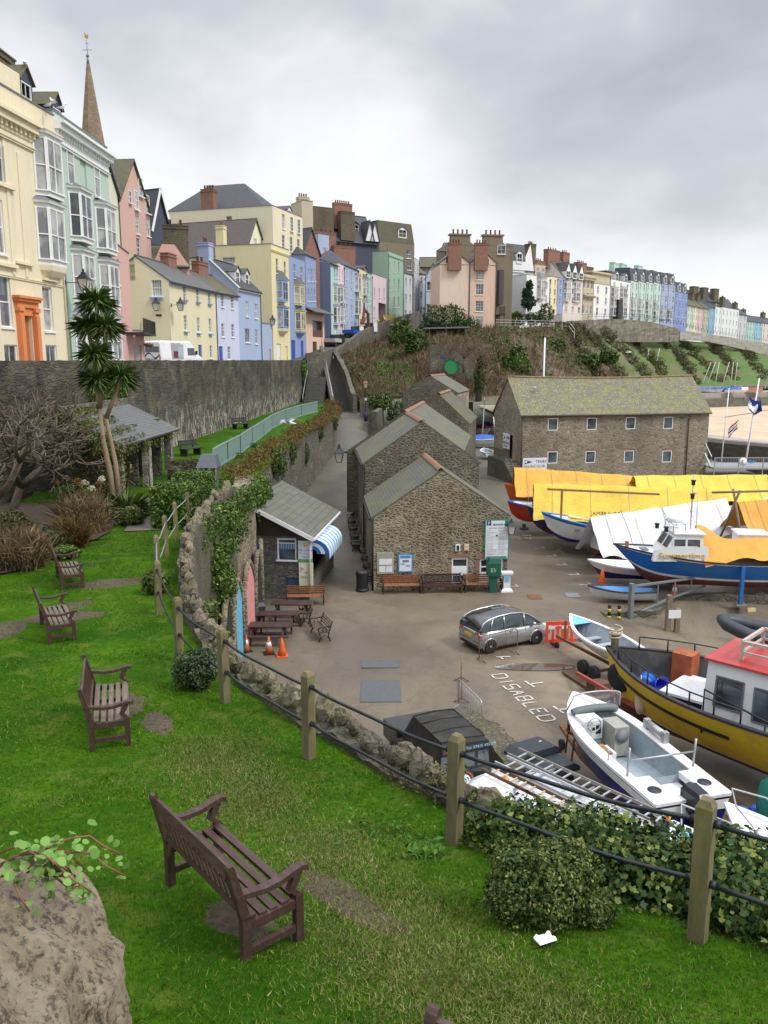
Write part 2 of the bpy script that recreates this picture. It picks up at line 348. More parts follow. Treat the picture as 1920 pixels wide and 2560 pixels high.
# ---------------- house kit ----------------
Z1=lambda x,y:(x/3.318,y/3.318)
Z2=lambda x,y:(x/3.318,450+y/3.318)
Z3=lambda x,y:(350+x/3.318,450+y/3.318)
Z4=lambda x,y:(800+x/3.318,500+y/3.318)
Z5=lambda x,y:(1220+x/2.37,550+y/2.37)
WC={}
def winmesh(w,h,nx,ny,fm,sill=True,rail=True,arch=False,gm=None):
    gm=gm or GLASS
    key=(round(w,2),round(h,2),nx,ny,fm.name,sill,rail,gm.name)
    if key in WC:return WC[key]
    b=MB();f=.07 if w > .7 else .055;x0,x1=-w/2,w/2;z0,z1=-h/2,h/2
    b.box(x0,-.03,z0,x0+f,.05,z1);b.box(x1-f,-.03,z0,x1,.05,z1);b.box(x0+f,-.03,z1-f,x1-f,.05,z1);b.box(x0+f,-.03,z0,x1-f,.05,z0+f)
    if rail:b.box(x0+f,-.015,-.03,x1-f,.048,.03)
    for i in range(1,nx):q=lerp(x0+f,x1-f,i/nx);b.box(q-.017,0,z0+f,q+.017,.045,z1-f)
    for j in range(1,ny):
        q=lerp(z0+f,z1-f,j/ny)
        if rail and abs(q) < .05:continue
        b.box(x0+f,.003,q-.015,x1-f,.042,q+.015)
    if sill:b.box(x0-.08,-.22,z0-.11,x1+.08,-.032,z0-.003)
    g=MB();g.add([(x0+f*.5,.03,z0+f*.5),(x1-f*.5,.03,z0+f*.5),(x1-f*.5,.03,z1-f*.5),(x0+f*.5,.03,z1-f*.5)],[(0,1,2,3)])
    WC[key]=(b.mesh('window',fm),g.mesh('pane',gm));return WC[key]
class House:
    def __init__(h,name,label,L,Rp,z0,top,mat,depth=7,cat='house',group=None):
        h.L=Vector((Xat(L[0],L[1]),L[1],0));h.R=Vector((Xat(Rp[0],Rp[1]),Rp[1],0));h.z0=z0
        d=h.R-h.L;h.W=d.length;h.ang=math.atan2(d.y,d.x);h.ud=d.normalized();h.nd=Vector((h.ud.y,-h.ud.x,0))
        h.H=top-z0;h.depth=depth;h.mat=mat
        h.root=thing(name,label,cat,(h.L.x,h.L.y,z0),h.ang,group);h.holes=[];h.sholes=[];h.b=MB()
    def at(h,px,py,side=False):
        t=_t(py);d=Vector(((px-960)/F,CP+t*SP,-SP+t*CP));o=Vector((0,0,EYE));pl=h.nd if not side else h.ud
        k=(h.L-o).dot(pl)/d.dot(pl) if True else 0
        p=o+d*k;r=p-h.L
        return ((r.dot(h.ud) if not side else -r.dot(h.nd)),p.z-h.z0)
    def win(h,px,py,w=.9,hh=1.5,nx=2,ny=4,fm=None,side=False,sill=True,rail=True,inset=.1,gm=None,name='window'):
        u,z=h.at(px,py,side);h.winu(u,z,w,hh,nx,ny,fm,side,sill,rail,inset,gm,name);return u,z
    def winu(h,u,z,w=.9,hh=1.5,nx=2,ny=4,fm=None,side=False,sill=True,rail=True,inset=.1,gm=None,name='window'):
        fm=fm or WHITE;gm=gm or (GLASSL if random.random() < .3 else GLASS);wid=h.W if not side else h.depth
        u=min(max(u,w/2+.06),wid-w/2-.06);z=max(z,hh/2+.02)
        if z+hh/2 > h.H-.03 and not side:
            m,g=winmesh(w,hh,nx,ny,fm,sill,rail,gm=gm);link('pane',g,link(name,m,h.root,(u,-.055,z)));return
        m,g=winmesh(w,hh,nx,ny,fm,sill,rail,gm=gm)
        if not side:h.holes.append((u-w/2,z-hh/2,u+w/2,z+hh/2));o=link(name,m,h.root,(u,inset,z));link('pane',g,o)
        else:h.sholes.append((u-w/2,z-hh/2,u+w/2,z+hh/2));o=link(name,m,h.root,(inset,u,z),-PI/2);link('pane',g,o)
    def door(h,px,py,w,hh,mat,inset=.12,u=None,fan=False):
        if u is None:u,z=h.at(px,py)
        u=min(max(u,w/2+.05),h.W-w/2-.05)
        h.holes.append((u-w/2,0,u+w/2,hh));b=MB();b.box(-w/2+.003,inset,0,w/2-.003,inset+.06,hh-.003)
        for s in (-1,1):
            for k in (0,1):b.box(s*w*.24-w*.17,inset-.012,.25+k*hh*.45,s*w*.24+w*.17,inset-.001,.12+hh*.42+k*hh*.45)
        o=b.build('door',mat,h.root,(u,0,0));k=MB();k.sph((w*.36,inset-.05,1.0),.04,8);k.build('handle',BLACK,o)
    def bay(h,px,py,w=2.2,hh=2.0,pr=.6,fm=None,roof=None,corbel=None,rh=.35,apron=None):
        fm=fm or WHITE;u,z=h.at(px,py);u=min(max(u,w/2+.05),h.W-w/2-.05)
        P=[(-w/2,0),(-w/2+pr*.75,-pr),(w/2-pr*.75,-pr),(w/2,0)];b=MB();z0,z1=-hh/2,hh/2
        def ring(e,zz):return [(p[0]+(e if i > 1 else -e),p[1]-(e if 0 < i < 3 else 0),zz) for i,p in enumerate(P)]
        b.loft([ring(0,z0-.25),ring(0,z0)],smooth=False);b.loft([ring(.1,z0+.002),ring(.1,z0+.07)],smooth=False);b.loft([ring(0,z1),ring(0,z1+.25)],smooth=False)
        b.loft([ring(.13,z1+.252),ring(.18,z1+.4)],smooth=False)
        gs=[]
        for i in range(3):
            a=Vector((*P[i],0));c=Vector((*P[i+1],0));d=(c-a);n=Vector((d.y,-d.x,0)).normalized();ln=d.length;d.normalize()
            for q in ((0,.09),(ln-.09,ln)):p0=a+d*(q[0]+.045);b.beam(p0+Vector((0,0,z0+.07)),p0+Vector((0,0,z1)),.1,.1,up=n)
            for zz in (0,):b.beam(a+d*.1+Vector((0,0,zz)),c-d*.1+Vector((0,0,zz)),.06,.06)
            if i == 1:m_=(a+c)/2;b.beam(m_+Vector((0,0,z0+.07)),m_+Vector((0,0,z1)),.07,.06,up=n)
            g=MB();o_=n*-.03;g.add([a+o_+Vector((0,0,z0+.07)),c+o_+Vector((0,0,z0+.07)),c+o_+Vector((0,0,z1)),a+o_+Vector((0,0,z1))],[(0,1,2,3)]);gs.append(g)
        o=b.build('bay_window',fm,h.root,(u,0,z))
        for g in gs:g.build('pane',random.choice([GLASS,GLASSL,GLASSL]),o)
        r=MB();r.loft([ring(.2,z1+.402),[(x*.75,y*.15 if y else 0,z1+.4+rh) for x,y,_ in ring(0,0)]],smooth=False);r.build('bay_roof',roof or LEAD,o)
        if corbel:
            c=MB();c.loft([[(x*.35,y*.05,z0-1.15) for x,y,_ in ring(0,0)],[(x*.75,y*.6,z0-.85) for x,y,_ in ring(0,0)],[(x*.97,y*.95,z0-.55) for x,y,_ in ring(0,0)],ring(.02,z0-.252)],smooth=False);c.build('corbel',corbel,o)
    def part(h,name,b,mats,parent=None):return b.build(name,mats,parent or h.root)
    def walls(h,roof='flat',rise=2.5,rmat=None,over=.25,parapet=.0,sidetri=True,base=-2.0,gut=True):
        b=h.b;W,H,Dp=h.W,h.H,h.depth
        b.panel((0,0,0),(1,0,0),W,H,h.holes,.2);b.panel((0,Dp,0),(0,-1,0),Dp,H,[(Dp-q[2],q[1],Dp-q[0],q[3]) for q in h.sholes],.2)
        b.poly([(W,0,0),(W,Dp,0),(W,Dp,H),(W,0,H)]);b.poly([(W,Dp,0),(0,Dp,0),(0,Dp,H),(W,Dp,H)])
        if base < 0:b.box(0,0,base,W,Dp,-.002)
        r=MB();rmat=rmat or SLATE
        if roof == 'gable_x':
            m=Dp/2
            for x in (0,W):b.poly([(x,0,H),(x,Dp,H),(x,m,H+rise)] if x else [(x,Dp,H),(x,0,H),(x,m,H+rise)])
            k=rise/m
            r.slab([(-.05,-over,H-over*k+.06),(W+.05,-over,H-over*k+.06),(W+.05,m,H+rise+.06),(-.05,m,H+rise+.06)],.12)
            r.slab([(-.05,m+.003,H+rise+.06),(W+.05,m+.003,H+rise+.06),(W+.05,Dp+over,H-over*k+.06),(-.05,Dp+over,H-over*k+.06)],.12)
            r.tube([(-.06,m,H+rise+.1),(W+.06,m,H+rise+.1)],.09,6)
            if gut:g=MB();g.beam((-.02,-over-.04,H-over*k-.05),(W+.02,-over-.04,H-over*k-.05),.12,.1);g.build('gutter',BLACK,h.root)
        elif roof == 'gable_y':
            m=W/2;k=rise/m
            b.poly([(0,0,H),(W,0,H),(m,0,H+rise)]);b.poly([(W,Dp,H),(0,Dp,H),(m,Dp,H+rise)])
            r.slab([(m,-over,H+rise+.06),(m,Dp,H+rise+.06),(-over,Dp,H-over*k+.06),(-over,-over,H-over*k+.06)],.12)
            r.slab([(m+.003,Dp,H+rise+.06),(m+.003,-over,H+rise+.06),(W+over,-over,H-over*k+.06),(W+over,Dp,H-over*k+.06)],.12)
        elif roof == 'hip':
            a=min(W,Dp)/2;e=over;z=H+.02
            A=[(-e,-e,z),(W+e,-e,z),(W+e,Dp+e,z),(-e,Dp+e,z)];T=[(a,Dp/2,z+rise),(W-a,Dp/2,z+rise)] if W >= Dp else [(W/2,a,z+rise),(W/2,Dp-a,z+rise)]
            if W >= Dp:fs=[[A[0],A[1],T[1],T[0]],[A[1],A[2],T[1]],[A[2],A[3],T[0],T[1]],[A[3],A[0],T[0]]]
            else:fs=[[A[0],A[1],T[0]],[A[1],A[2],T[1],T[0]],[A[2],A[3],T[1]],[A[3],A[0],T[0],T[1]]]
            for f in fs:r.poly(f)
            r.poly(A[::-1])
        elif roof == 'mansard':
            e=.02;q=.9;z=H;a0=[(-e,-e,z),(W+e,-e,z),(W+e,Dp+e,z),(-e,Dp+e,z)];a1=[(q*.3,q,z+rise),(W-q*.3,q,z+rise),(W-q*.3,Dp-q,z+rise),(q*.3,Dp-q,z+rise)]
            r.loft([a0,a1],smooth=False,cap0=False)
        else:
            p=parapet or .35
            for (x0,y0,x1,y1) in ((0,0,W,.25),(0,Dp-.25,W,Dp),(0,.25,.25,Dp-.25),(W-.25,.25,W,Dp-.25)):b.box(x0,y0,H,x1,y1,H+p)
            r.box(.25,.25,H-.05,W-.25,Dp-.25,H+.05)
            c=MB();c.box(-.05,-.06,H+p+.002,W+.05,.3,H+p+.08);c.box(-.05,.3,H+p+.002,.3,Dp+.05,H+p+.08);c.build('coping',LEAD,h.root)
        h.roof=r.build('roof',rmat,h.root);h.wall=b.build('wall',h.mat,h.root);return h
    def band(h,z,t=.2,pr=.12,mat=None,name='cornice'):
        b=MB();b.box(-.03,-pr,z,h.W+.03,-.002,z+t);b.box(-.03-pr*.0,-pr*1.5,z+t+.001,h.W+.03,-.002,z+t*1.5);return b.build(name,mat or h.mat,h.root)
    def pipe(h,u,z1=None,mat=None):
        b=MB();b.tube([(u,-.08,.1),(u,-.08,(z1 or h.H)-.1)],.05,6);b.box(u-.14,-.2,(z1 or h.H)-.3,u+.14,-.005,(z1 or h.H)-.05);b.build('drainpipe',mat or BLACK,h.root)
POT=None
def potmesh():
    global POT
    if POT is None:b=MB();b.lathe([(.15,0),(.13,.5),(.17,.52),(.17,.6),(.11,.62)],8);POT=b.mesh('chimney_pot',TERRA)
    return POT
def chimney(h,u,v,z,w,d,hh,mat=None,pots=3,along='x'):
    b=MB();b.box(-w/2,-d/2,-1.6,w/2,d/2,hh);b.box(-w/2-.08,-d/2-.08,hh-.32,w/2+.08,d/2+.08,hh-.2);b.box(-w/2-.06,-d/2-.06,hh+.001,w/2+.06,d/2+.06,hh+.1)
    o=b.build('chimney',mat or BRICK,h.root,(u,v,z))
    for i in range(pots):
        s=(i+.5)/pots-.5;link('chimney_pot',potmesh(),o,(s*w*.85 if along == 'x' else 0,s*d*.85 if along == 'y' else 0,hh+.1))
    return o
def dormer(h,u,z,w=1.3,hh=1.3,dep=1.8,y0=.4,cheek=None,roofm=None,fm=None,pitch=.6):
    b=MB();b.panel((-w/2,0,0),(1,0,0),w,hh,[(-0+.12,.12,w-.12,hh-.08)],.1)
    for x in (-w/2,w/2):b.add([(x,0,0),(x,dep,0),(x,dep,hh),(x,0,hh)],[(0,1,2,3)])
    b.poly([(-w/2,0,hh),(w/2,0,hh),(0,0,hh+pitch)]);o=b.build('dormer',cheek or WHITE,h.root,(u,y0,z))
    r=MB();e=.15
    r.slab([(0,-e,hh+pitch+.05),(0,dep+.5,hh+pitch+.05),(-w/2-e,dep+.2,hh-.05),(-w/2-e,-e,hh-.05)],.07);r.slab([(0.003,dep+.5,hh+pitch+.05),(0.003,-e,hh+pitch+.05),(w/2+e,-e,hh-.05),(w/2+e,dep+.2,hh-.05)],.07)
    r.build('dormer_roof',roofm or SLATE_D,o)
    m,g=winmesh(w-.24,hh-.2,2,2,fm or WHITE,False,True);q=link('window',m,o,(0,.04,hh/2+.02));gg=MB()
    return o
# ---------------- the coloured houses along the upper street ----------------
def srgb(r,g,b):f=lambda c:((c/255+.055)/1.055)**2.4 if c > 10 else c/3294.;return (f(r),f(g),f(b))
def paint(n,r,g,b,k=.91,amt=.36):
    c=srgb(r,g,b);l=sum(c)/3;return render_wall(n,tuple(lerp(l,q,.58)*k for q in c),amt=amt)
ST=[(60,11.0),(113,11.3),(122,12.3),(145,15.6),(194,21.0),(240,23.5)]
stz=lambda y:pw(ST,y)
CREAM=paint('cream_render',245,226,172);MINT=paint('mint_render',178,212,190,amt=.3);PINKR=paint('salmon_render',240,165,145)
YELL=paint('pale_yellow_render',238,222,160);LILAC=paint('lilac_render',196,205,240);BLUE=paint('sky_blue_render',150,178,228);YEL2=paint('butter_yellow_render',245,224,140)
OFFW=paint('offwhite_render',226,220,190,amt=.45);PINK2=paint('dusty_pink_render',226,165,142,amt=.5);DBLUE=paint('slate_blue_render',88,118,172);TEAL=paint('aqua_render',158,220,208)
PINK3=paint('rose_render',238,200,214);MINT2=paint('sage_green_render',156,205,165,amt=.4);ORANGE=render_wall('orange_render',(.70,.235,.085),(.3,.12,.06),.3);BLUE2=paint('bright_blue_render',118,152,218);PEACH=paint('peach_render',244,190,150,amt=.45)
SLATEW=M('slate_hung_wall',(.055,.065,.10),.7,var=.2);BROWNR=render_wall('brown_weathered_render',(.20,.165,.11),(.05,.045,.03),.8);WHITER=paint('white_render',232,234,236,amt=.35)
TANR=paint('buff_render',205,186,140,amt=.6);DBL=M('blue_door_paint',(.03,.09,.42),.4)
GREYW=render_wall('grey_white_render',(.55,.56,.57),(.2,.2,.19),.5)
def H_(*a,**k):return House('terraced_house',*a,**k)
# 1 cream house, nearest
h=H_('tall cream house with an orange pilastered doorway and stacked bay windows',(-398,31),(174,49),11,24.1,CREAM,9)
h.bay(*Z1(378,1400),2.5,2.7,.55);h.bay(*Z2(400,470),2.5,2.7,.55,corbel=CREAM)
h.win(*Z2(400,1070),1.05,2.4,1,2,side=False,inset=.14);h.win(*Z2(48,1010),1.1,2.5,1,2,inset=.14);h.win(*Z2(430,1460),1.25,1.2,2,1,rail=False);h.win(*Z2(95,1465),1.25,1.2,2,1,rail=False)
h.win(*Z2(-20,380),1.2,2.6,1,2);h.win(*Z1(-25,1290),1.2,2.4,1,2)
ud,zd=h.at(*Z2(222,1240));h.holes.append((ud-.55,0,ud+.55,3.3))
h.walls('flat',parapet=1.3)
b=MB()
for s in (-1,1):
    b.box(ud+s*.8-.2,-.22,0,ud+s*.8+.2,-.003,3.5);b.box(ud+s*.8-.26,-.3,3.5,ud+s*.8+.26,-.003,3.7);b.box(ud+s*.8-.17,-.28,.3,ud+s*.8+.17,-.221,3.3)
b.box(ud-1.05,-.2,3.701,ud+1.05,-.003,4.0);b.box(ud-1.15,-.32,4.001,ud+1.15,-.003,4.15);b.box(ud-1.22,-.42,4.151,ud+1.22,-.003,4.28)
b.box(ud-.598,-.1,3.3,ud+.598,-.003,3.7);o=b.build('door_surround',ORANGE,h.root)
b=MB();b.box(ud-.548,.19,0,ud+.548,.3,3.3);b.build('door',M('dark_orange_door',(.42,.13,.045),.5),h.root)
h.band(12.75,.35,.35);h.band(11.9,.1,.1);b=MB();b.box(-.02,-.06,12.35,h.W,-.003,12.745);[b.box(x,-.2,12.5,x+.16,-.055,12.745) for x in np.arange(.1,h.W-.2,.45)];b.build('frieze',CREAM,h.root);h.band(4.4+.7,.08,.06)
b=MB()
for u in [h.at(px,600)[0] for px in (28,60)]:b.box(u-.14,-.06,5.3,u+.14,-.003,11.5)
w_,z_=h.at(20,150);b.box(h.at(20,300)[0]-3.5,.02,14.4,h.at(54,250)[0],.24,15.5)
for (q,zz,ww,hh) in ((h.at(*Z2(400,800))[0],5.4-.1,1.5,.14),(h.at(*Z2(45,700))[0],h.at(*Z2(45,720))[1],1.9,.16),(h.at(*Z2(190,700))[0],h.at(*Z2(190,705))[1],1.7,.12),(h.at(*Z2(20,60))[0],h.at(*Z2(20,60))[1],1.9,.2)):b.box(q-ww/2,-.2,zz,q+ww/2,-.003,zz+hh)
b.build('moulding',CREAM,h.root);h.pipe(h.W-.18,12.3,CREAM)
dormer(h,h.W-1.3,14.1,1.3,1.7,3.4,.75,cheek=SLATEW,roofm=SLATE_M,pitch=.8)
chimney(h,h.at(2,150)[0],2.8,15.4,1.2,1.8,4.2,STONE_B,0)
# 2 mint house
h=H_('tall mint green house with four stacked bay windows and a white cornice',(174,49.02),(297,57.4),11,24.3,MINT,9)
for p in (Z2(645,315),Z2(855,425),Z2(672,815),Z2(885,885),Z2(695,1330),Z2(905,1340)):h.bay(*p,2.55,2.45,.55,fm=WHITE)
h.win(*Z1(577,1355),1.0,2.4,1,2,inset=.14);h.win(*Z1(797,1475),1.0,2.4,1,2,inset=.14)
u,z=h.at(*Z1(692,1420));h.holes.append((u-.45,z-1.2,u+.45,z+1.2));b=MB();b.box(u-.45,.1,z-1.2,u+.45,.2,z+1.2);b.build('blind_panel',MINT,h.root)
h.walls('flat',parapet=1.4);h.band(13.75,.3,.42,WHITE);h.band(12.95,.12,.12,WHITE);b=MB();b.box(-.02,-.06,13.14,h.W+.02,-.003,13.745);[b.box(x,-.2,13.5,x+.14,-.061,13.74) for x in np.arange(.1,h.W-.2,.38)];b.build('frieze',WHITE,h.root)
dormer(h,2.6,14.1,1.3,1.5,3.4,.8,cheek=SLATEW,roofm=SLATE_M,pitch=.8);chimney(h,.7,3.4,14.8,2.2,1.4,3.0,STONE_B,0)
h.pipe(.16,12.4,MINT)
# 3 salmon house with balcony
h=H_('salmon pink house with an iron balcony between the mint house and the yellow cottage',(297,58),(336,65),11,19.7,PINKR,6)
h.win(*Z2(983,765),.95,1.75,2,4);h.win(*Z2(1000,1080),.95,2.3,2,4,sill=True);h.door(*Z2(1000,1400),1.1,2.4,BLACK)
h.walls('flat',parapet=.25);chimney(h,h.W-1.2,3.2,8.9,2.2,.9,1.8,BRICK,2)
b=MB();u0,u1=h.W-3.4,h.W+3.6
b.box(u0,-1.3,2.9,u1,-.003,3.02);b.build('balcony_slab',BLACK,h.root);b=MB()
n=26
for i in range(n+1):x=lerp(u0,u1,i/n);b.box(x-.012,-1.28,3.02,x+.012,-1.25,4.0)
b.box(u0,-1.29,4.0,u1,-1.24,4.05);b.box(u0,-1.285,3.1,u1,-1.245,3.13)
for y in np.linspace(-1.2,-.1,5):b.box(u1-.03,y-.012,3.02,u1,y+.012,4.0)
b.build('balcony_railing',BLACK,h.root)
for bx in (h.W+1.0,h.W+2.6):
    b=MB();b.lathe([(.05,0),(.25,.12),(.3,.3)],10,(bx,-.9,2.0));b.tube([(bx,-.9,2.3),(bx,-.9,2.9)],.012,4);o=b.build('hanging_basket',RUST,h.root)
# 3b recessed salmon wall below the balcony
h=House('garden_porch','low salmon wall with a grey door under the iron balcony',(337,66.5),(363,68),11,14.2,PINKR,3,cat='porch');h.door(*Z2(1100,1430),1.0,2.2,M('grey_door',(.45,.45,.46),.6));h.walls('flat',parapet=.1,base=-.5)
# 4 yellow cottage
YC=h=H_('pale yellow cottage with a slate roof, blue sills and its gable end facing the camera',(431,82),(545,95),11,19.6,YELL,6.6)
BS=M('blue_sill_paint',(.2,.33,.6),.6)
for p in (Z3(370,940),Z3(478,960),Z3(575,975)):h.win(*p,.85,1.4,2,4)
for p in (Z3(378,1185),Z3(485,1200),Z3(583,1208)):h.win(*p,.85,1.5,2,4)
h.win(*Z3(590,1425),.85,1.4,2,4);h.door(*Z3(500,1430),1.0,2.6,DBL);h.win(*Z3(432,1425),.8,1.5,2,4)
h.win(*Z2(1300,895),1.05,1.6,4,4,side=True)
h.walls('gable_x',2.3,SLATE);h.pipe(h.W-.1)
b=MB()
for p in (Z3(370,1000),Z3(478,1018),Z3(575,1033),Z3(378,1262),Z3(485,1275),Z3(583,1283)):u,z=h.at(*p);b.box(u-.52,-.26,z-.05,u+.52,-.006,z+.07)
b.box(-.02,-.16,h.H-.35,h.W,-.004,h.H-.18);u,z=h.at(*Z2(1300,980),side=True);b.box(-.26,u-.65,z-.05,-.006,u+.65,z+.1)
b.build('painted_sill',BS,h.root);b=MB();b.box(-.12,-.05,3.2-.1,-.004+.0,.0,3.3)
b.box(-.0,3.4,h.H+.0,.3,6.6,h.H+2.6);b.build('raised_gable',YELL,h.root);b=MB();u,z=h.at(*Z2(1318,1122),side=True);b.box(-.04,u-.3,z-.1,-.003,u+.3,z+.1);b.build('street_name_plate',BLACK,h.root)
chimney(h,h.W*.62,3.3,h.H+2.1,2.2,.9,1.3,BRICK,0)
# 5 lilac
h=H_('pale lilac cottage with a mossy slate roof beside the yellow cottage',(545,95.05),(600,101),11.05,19.6,LILAC,6.6)
for p in (Z3(683,1000),Z3(765,1015)):h.win(*p,.85,1.45,2,4)
for p in (Z3(688,1245),Z3(770,1250),Z3(740,1435)):h.win(*p,.85,1.5,2,4)
h.door(*Z3(672,1440),1.0,2.5,DBL);h.walls('gable_x',2.3,SLATE_M);chimney(h,h.W*.5,3.3,h.H+2.1,2.4,.9,1.4,BRICK,2)
# 6 blue with dormers
h=H_('sky blue house with two white gabled dormers in its dark slate roof',(600,101.05),(655,108),11.1,20.6,BLUE,7.2)
for p in (Z3(888,1070),Z3(963,1088),Z3(965,1300)):h.win(*p,.95,1.8,2,2)
h.win(*Z3(893,1290),1.6,1.7,3,1,rail=False);h.walls('gable_x',3.3,SLATE_D)
dormer(h,2.0,h.H+.5,1.3,1.5,2.2,.8,cheek=WHITE);dormer(h,4.9,h.H+.5,1.3,1.5,2.2,.8,cheek=WHITE)
b=MB();k=3.3/3.6;b.slab([(-.12,3.6,h.H+3.42),(-.12,-.3,h.H-.12),(.1,-.3,h.H-.12),(.1,3.6,h.H+3.42)],.14);b.build('bargeboard',WHITE,h.root);h.band(h.H-.45,.25,.1,WHITE);h.pipe(h.W-.1)
chimney(h,.5,4.2,h.H+2.8,1.3,1.4,2.3,BLUE,2)
# 6b low blue wing
h=House('house_wing','low plain blue wing between the dormered blue house and the tall yellow house',(655,108.1),(682,112.8),11.2,16.6,BLUE,4,cat='house');h.door(675,880,.8,2.2,M('pink_door',(.6,.3,.3),.6));h.walls('flat',parapet=.1)
# 7 butter yellow
h=H_('tall butter yellow house with blue-framed bays and a rounded yellow corbel',(684,113),(727,119.5),11.3,26.6,YEL2,8)
BF=M('blue_window_frames',(.35,.47,.75),.5)
for p in (Z3(1137,712),Z3(1203,735)):h.win(*p,.9,1.9,2,2)
h.bay(*Z3(1165,925),3.0,2.3,.7,fm=BF,roof=SLATE,rh=1.2);h.bay(*Z3(1172,1150),3.0,2.3,.7,fm=BF,corbel=YEL2)
h.door(*Z3(1150,1400),1.6,2.9,WHITE);h.door(*Z3(1215,1400),.9,2.6,YEL2);h.win(*Z3(735,670),1.9,.9,2,1,side=True,rail=False)
h.walls('flat',parapet=.5);h.band(h.H-.4,.15,.12);chimney(h,1.2,7.6,h.H+.3,1.1,1.1,2.8,YEL2,1)
# 8 blue with yellow bays
h=H_('bright blue house with yellow bay windows and a rounded blue corbel',(727.5,119.6),(766,125.5),12.0,26.0,BLUE2,8)
YF=M('yellow_window_frames',(.75,.68,.38),.5)
for p in (Z3(1283,757),Z3(1340,778)):h.win(*p,.9,1.9,2,2)
h.bay(*Z3(1310,960),2.9,2.3,.7,fm=YF,roof=SLATE,rh=1.1);h.bay(*Z3(1318,1172),2.9,2.3,.7,fm=YF,corbel=BLUE2)
h.door(*Z3(1272,1410),1.5,2.8,DBL);h.door(*Z3(1345,1400),1.0,2.8,DBL);h.walls('flat',parapet=.4)
# 9 slate blue three storey
h=H_('narrow slate blue house with six sash windows behind a porch canopy',(768,127.5),(793,133),12.6,27.5,BLUE2,7)
for x in (1400,1425,1450):
    h.win(*Z3(x,790),.75,1.9,1,2);h.win(*Z3(x,955),.75,1.9,1,2)
h.walls('hip',2,SLATE_D)
h=House('garage','low peach porch house with a dark balcony and slate canopy',(766.5,126),(812,134.5),12.2,19.2,PEACH,2.6,cat='garage')
h.holes.append((3.0,3.3,8.0,5.8));h.door(*Z3(1450,1370),2.0,2.6,M('dark_door',(.08,.05,.04),.6));h.walls('flat',parapet=.1)
b=MB();b.slab([(-.3,-1.6,6.9),(h.W+.3,-1.6,6.9),(h.W+.3,2.4,8.6),(-.3,2.4,8.6)],.15);b.build('canopy',SLATE,h.root);b=MB();b.box(3.0,.1,3.3,8.0,.15,4.4);b.box(3,1.2,3.3,8,1.3,5.8);b.build('balcony_front',M('brown_boards',(.12,.07,.05),.7),h.root)
# 10..16 houses up the hill
h=H_('slate blue gabled house with a blank blue side wall facing the camera',(829,143),(847,147),15.2,28.0,TEAL,12)
for x in (122,142):h.win(*Z4(x,600),.75,1.9,1,2)
h.bay(*Z4(128,790),2.6,2.6,.6);h.bay(*Z4(128,960),2.6,2.6,.6);h.door(*Z4(130,1110),1,2.4,WHITE);h.walls('gable_x',2.2,SLATE_D)
b=MB();b.panel((-.06,12,0),(0,-1,0),12,h.H+.2,[],.1);b.build('side_wall',DBLUE,h.root)
h.root['label']='aqua house whose blank side wall facing the camera is slate blue'
def simple(label,L,Rr,z0,top,mat,cols,rows,ww=.8,hh=1.7,depth=8,roof='flat',rise=2,rmat=None,bays=(),fm=None,bmat=None,name='terraced_house',cat='house',par=.3,zmin=1.2,ztop=None,nx=2,ny=2,door=None,sill=True):
    h=House(name,label,L,Rr,z0,top,mat,depth,cat=cat)
    st=(h.H if ztop is None else ztop)/rows
    for j in range(rows):
        for i in range(cols):
            u=h.W*(i+.5)/cols
            if (i,j) in bays:
                pass
            h.winu(u,st*(j+.5)+zmin*.1,ww,min(hh,st*.66),nx,ny,fm,sill=sill)
    if door:h.door(0,0,.9,2.1,door,u=h.W*(cols-.5)/cols*.0+h.W*.5/cols+h.W*.0) if False else None
    h.walls(roof,rise,rmat,parapet=par);h.pipe(h.W-.12);return h
h=simple('narrow rose pink house with a two-storey bay next to the aqua house',(847.4,147.1),(862,151.5),15.8,28.2,PINK3,2,4,.75,1.7)
h.bay(*Z4(177,790),2.4,2.3,.6);h.bay(*Z4(180,960),2.4,2.3,.6)
h=simple('light blue house under a dark hipped roof on the hill street',(862.4,151.6),(897,161.5),16.4,28.6,BLUE,3,4,.9,1.8,roof='hip',rise=3.2,rmat=SLATE_D);h.bay(*Z4(303,700),2.8,2.4,.6,roof=SLATE);h.bay(*Z4(303,890),2.8,2.4,.6)
h=simple('narrow butter yellow house with grey-roofed bays on the hill street',(897.4,161.6),(917,167.5),17.5,28.7,YEL2,2,4,.8,1.6,par=.4);h.bay(*Z4(368,730),2.8,2.4,.6,roof=SLATE,rh=1);h.bay(*Z4(366,910),2.8,2.4,.6)
h=simple('narrow aqua green house left of the rose pink house with an archway',(917.4,167.6),(931,171.5),18.2,28.6,TEAL,2,4,.7,1.5);dormer(h,h.W*.6,h.H,1.6,1.4,2.6,1,cheek=SLATEW)
h=House('terraced_house','rose pink house with a dark carriage archway at its foot',(931.4,171.6),(966,182),18.6,28.9,PINK3,7)
for i,x in enumerate((452,492,532)):h.win(*Z4(x,770),.9,1.9,2,2)
for x in (452,):h.win(*Z4(x,930),.9,1.9,2,2)
h.holes.append((h.W-6.3,0,h.W-.3,5.2));h.walls('flat',parapet=.3);b=MB();b.box(h.W-6.28,3.0,0,h.W-.32,3.1,5.18);b.build('archway_back',M('archway_shade_wall',(.10,.07,.055),.9),h.root)
G0=h=House('terraced_house','large plain sage green house with tall sashes and a blank side wall',(970,184),(1008,194),19.5,34.6,MINT2,17)
for zy in (1000,850,705,560):
    for x in (575,617,653):h.win(*Z4(x,zy-(x-575)*.05),.95,2.3,2,4)
h.walls('flat',parapet=.5);h.band(h.H-.5,.15,.12);h.pipe(.15);h.pipe(h.W-.15);chimney(h,1.2,9.5,h.H,1.4,2.6,2.6,MINT2,0)
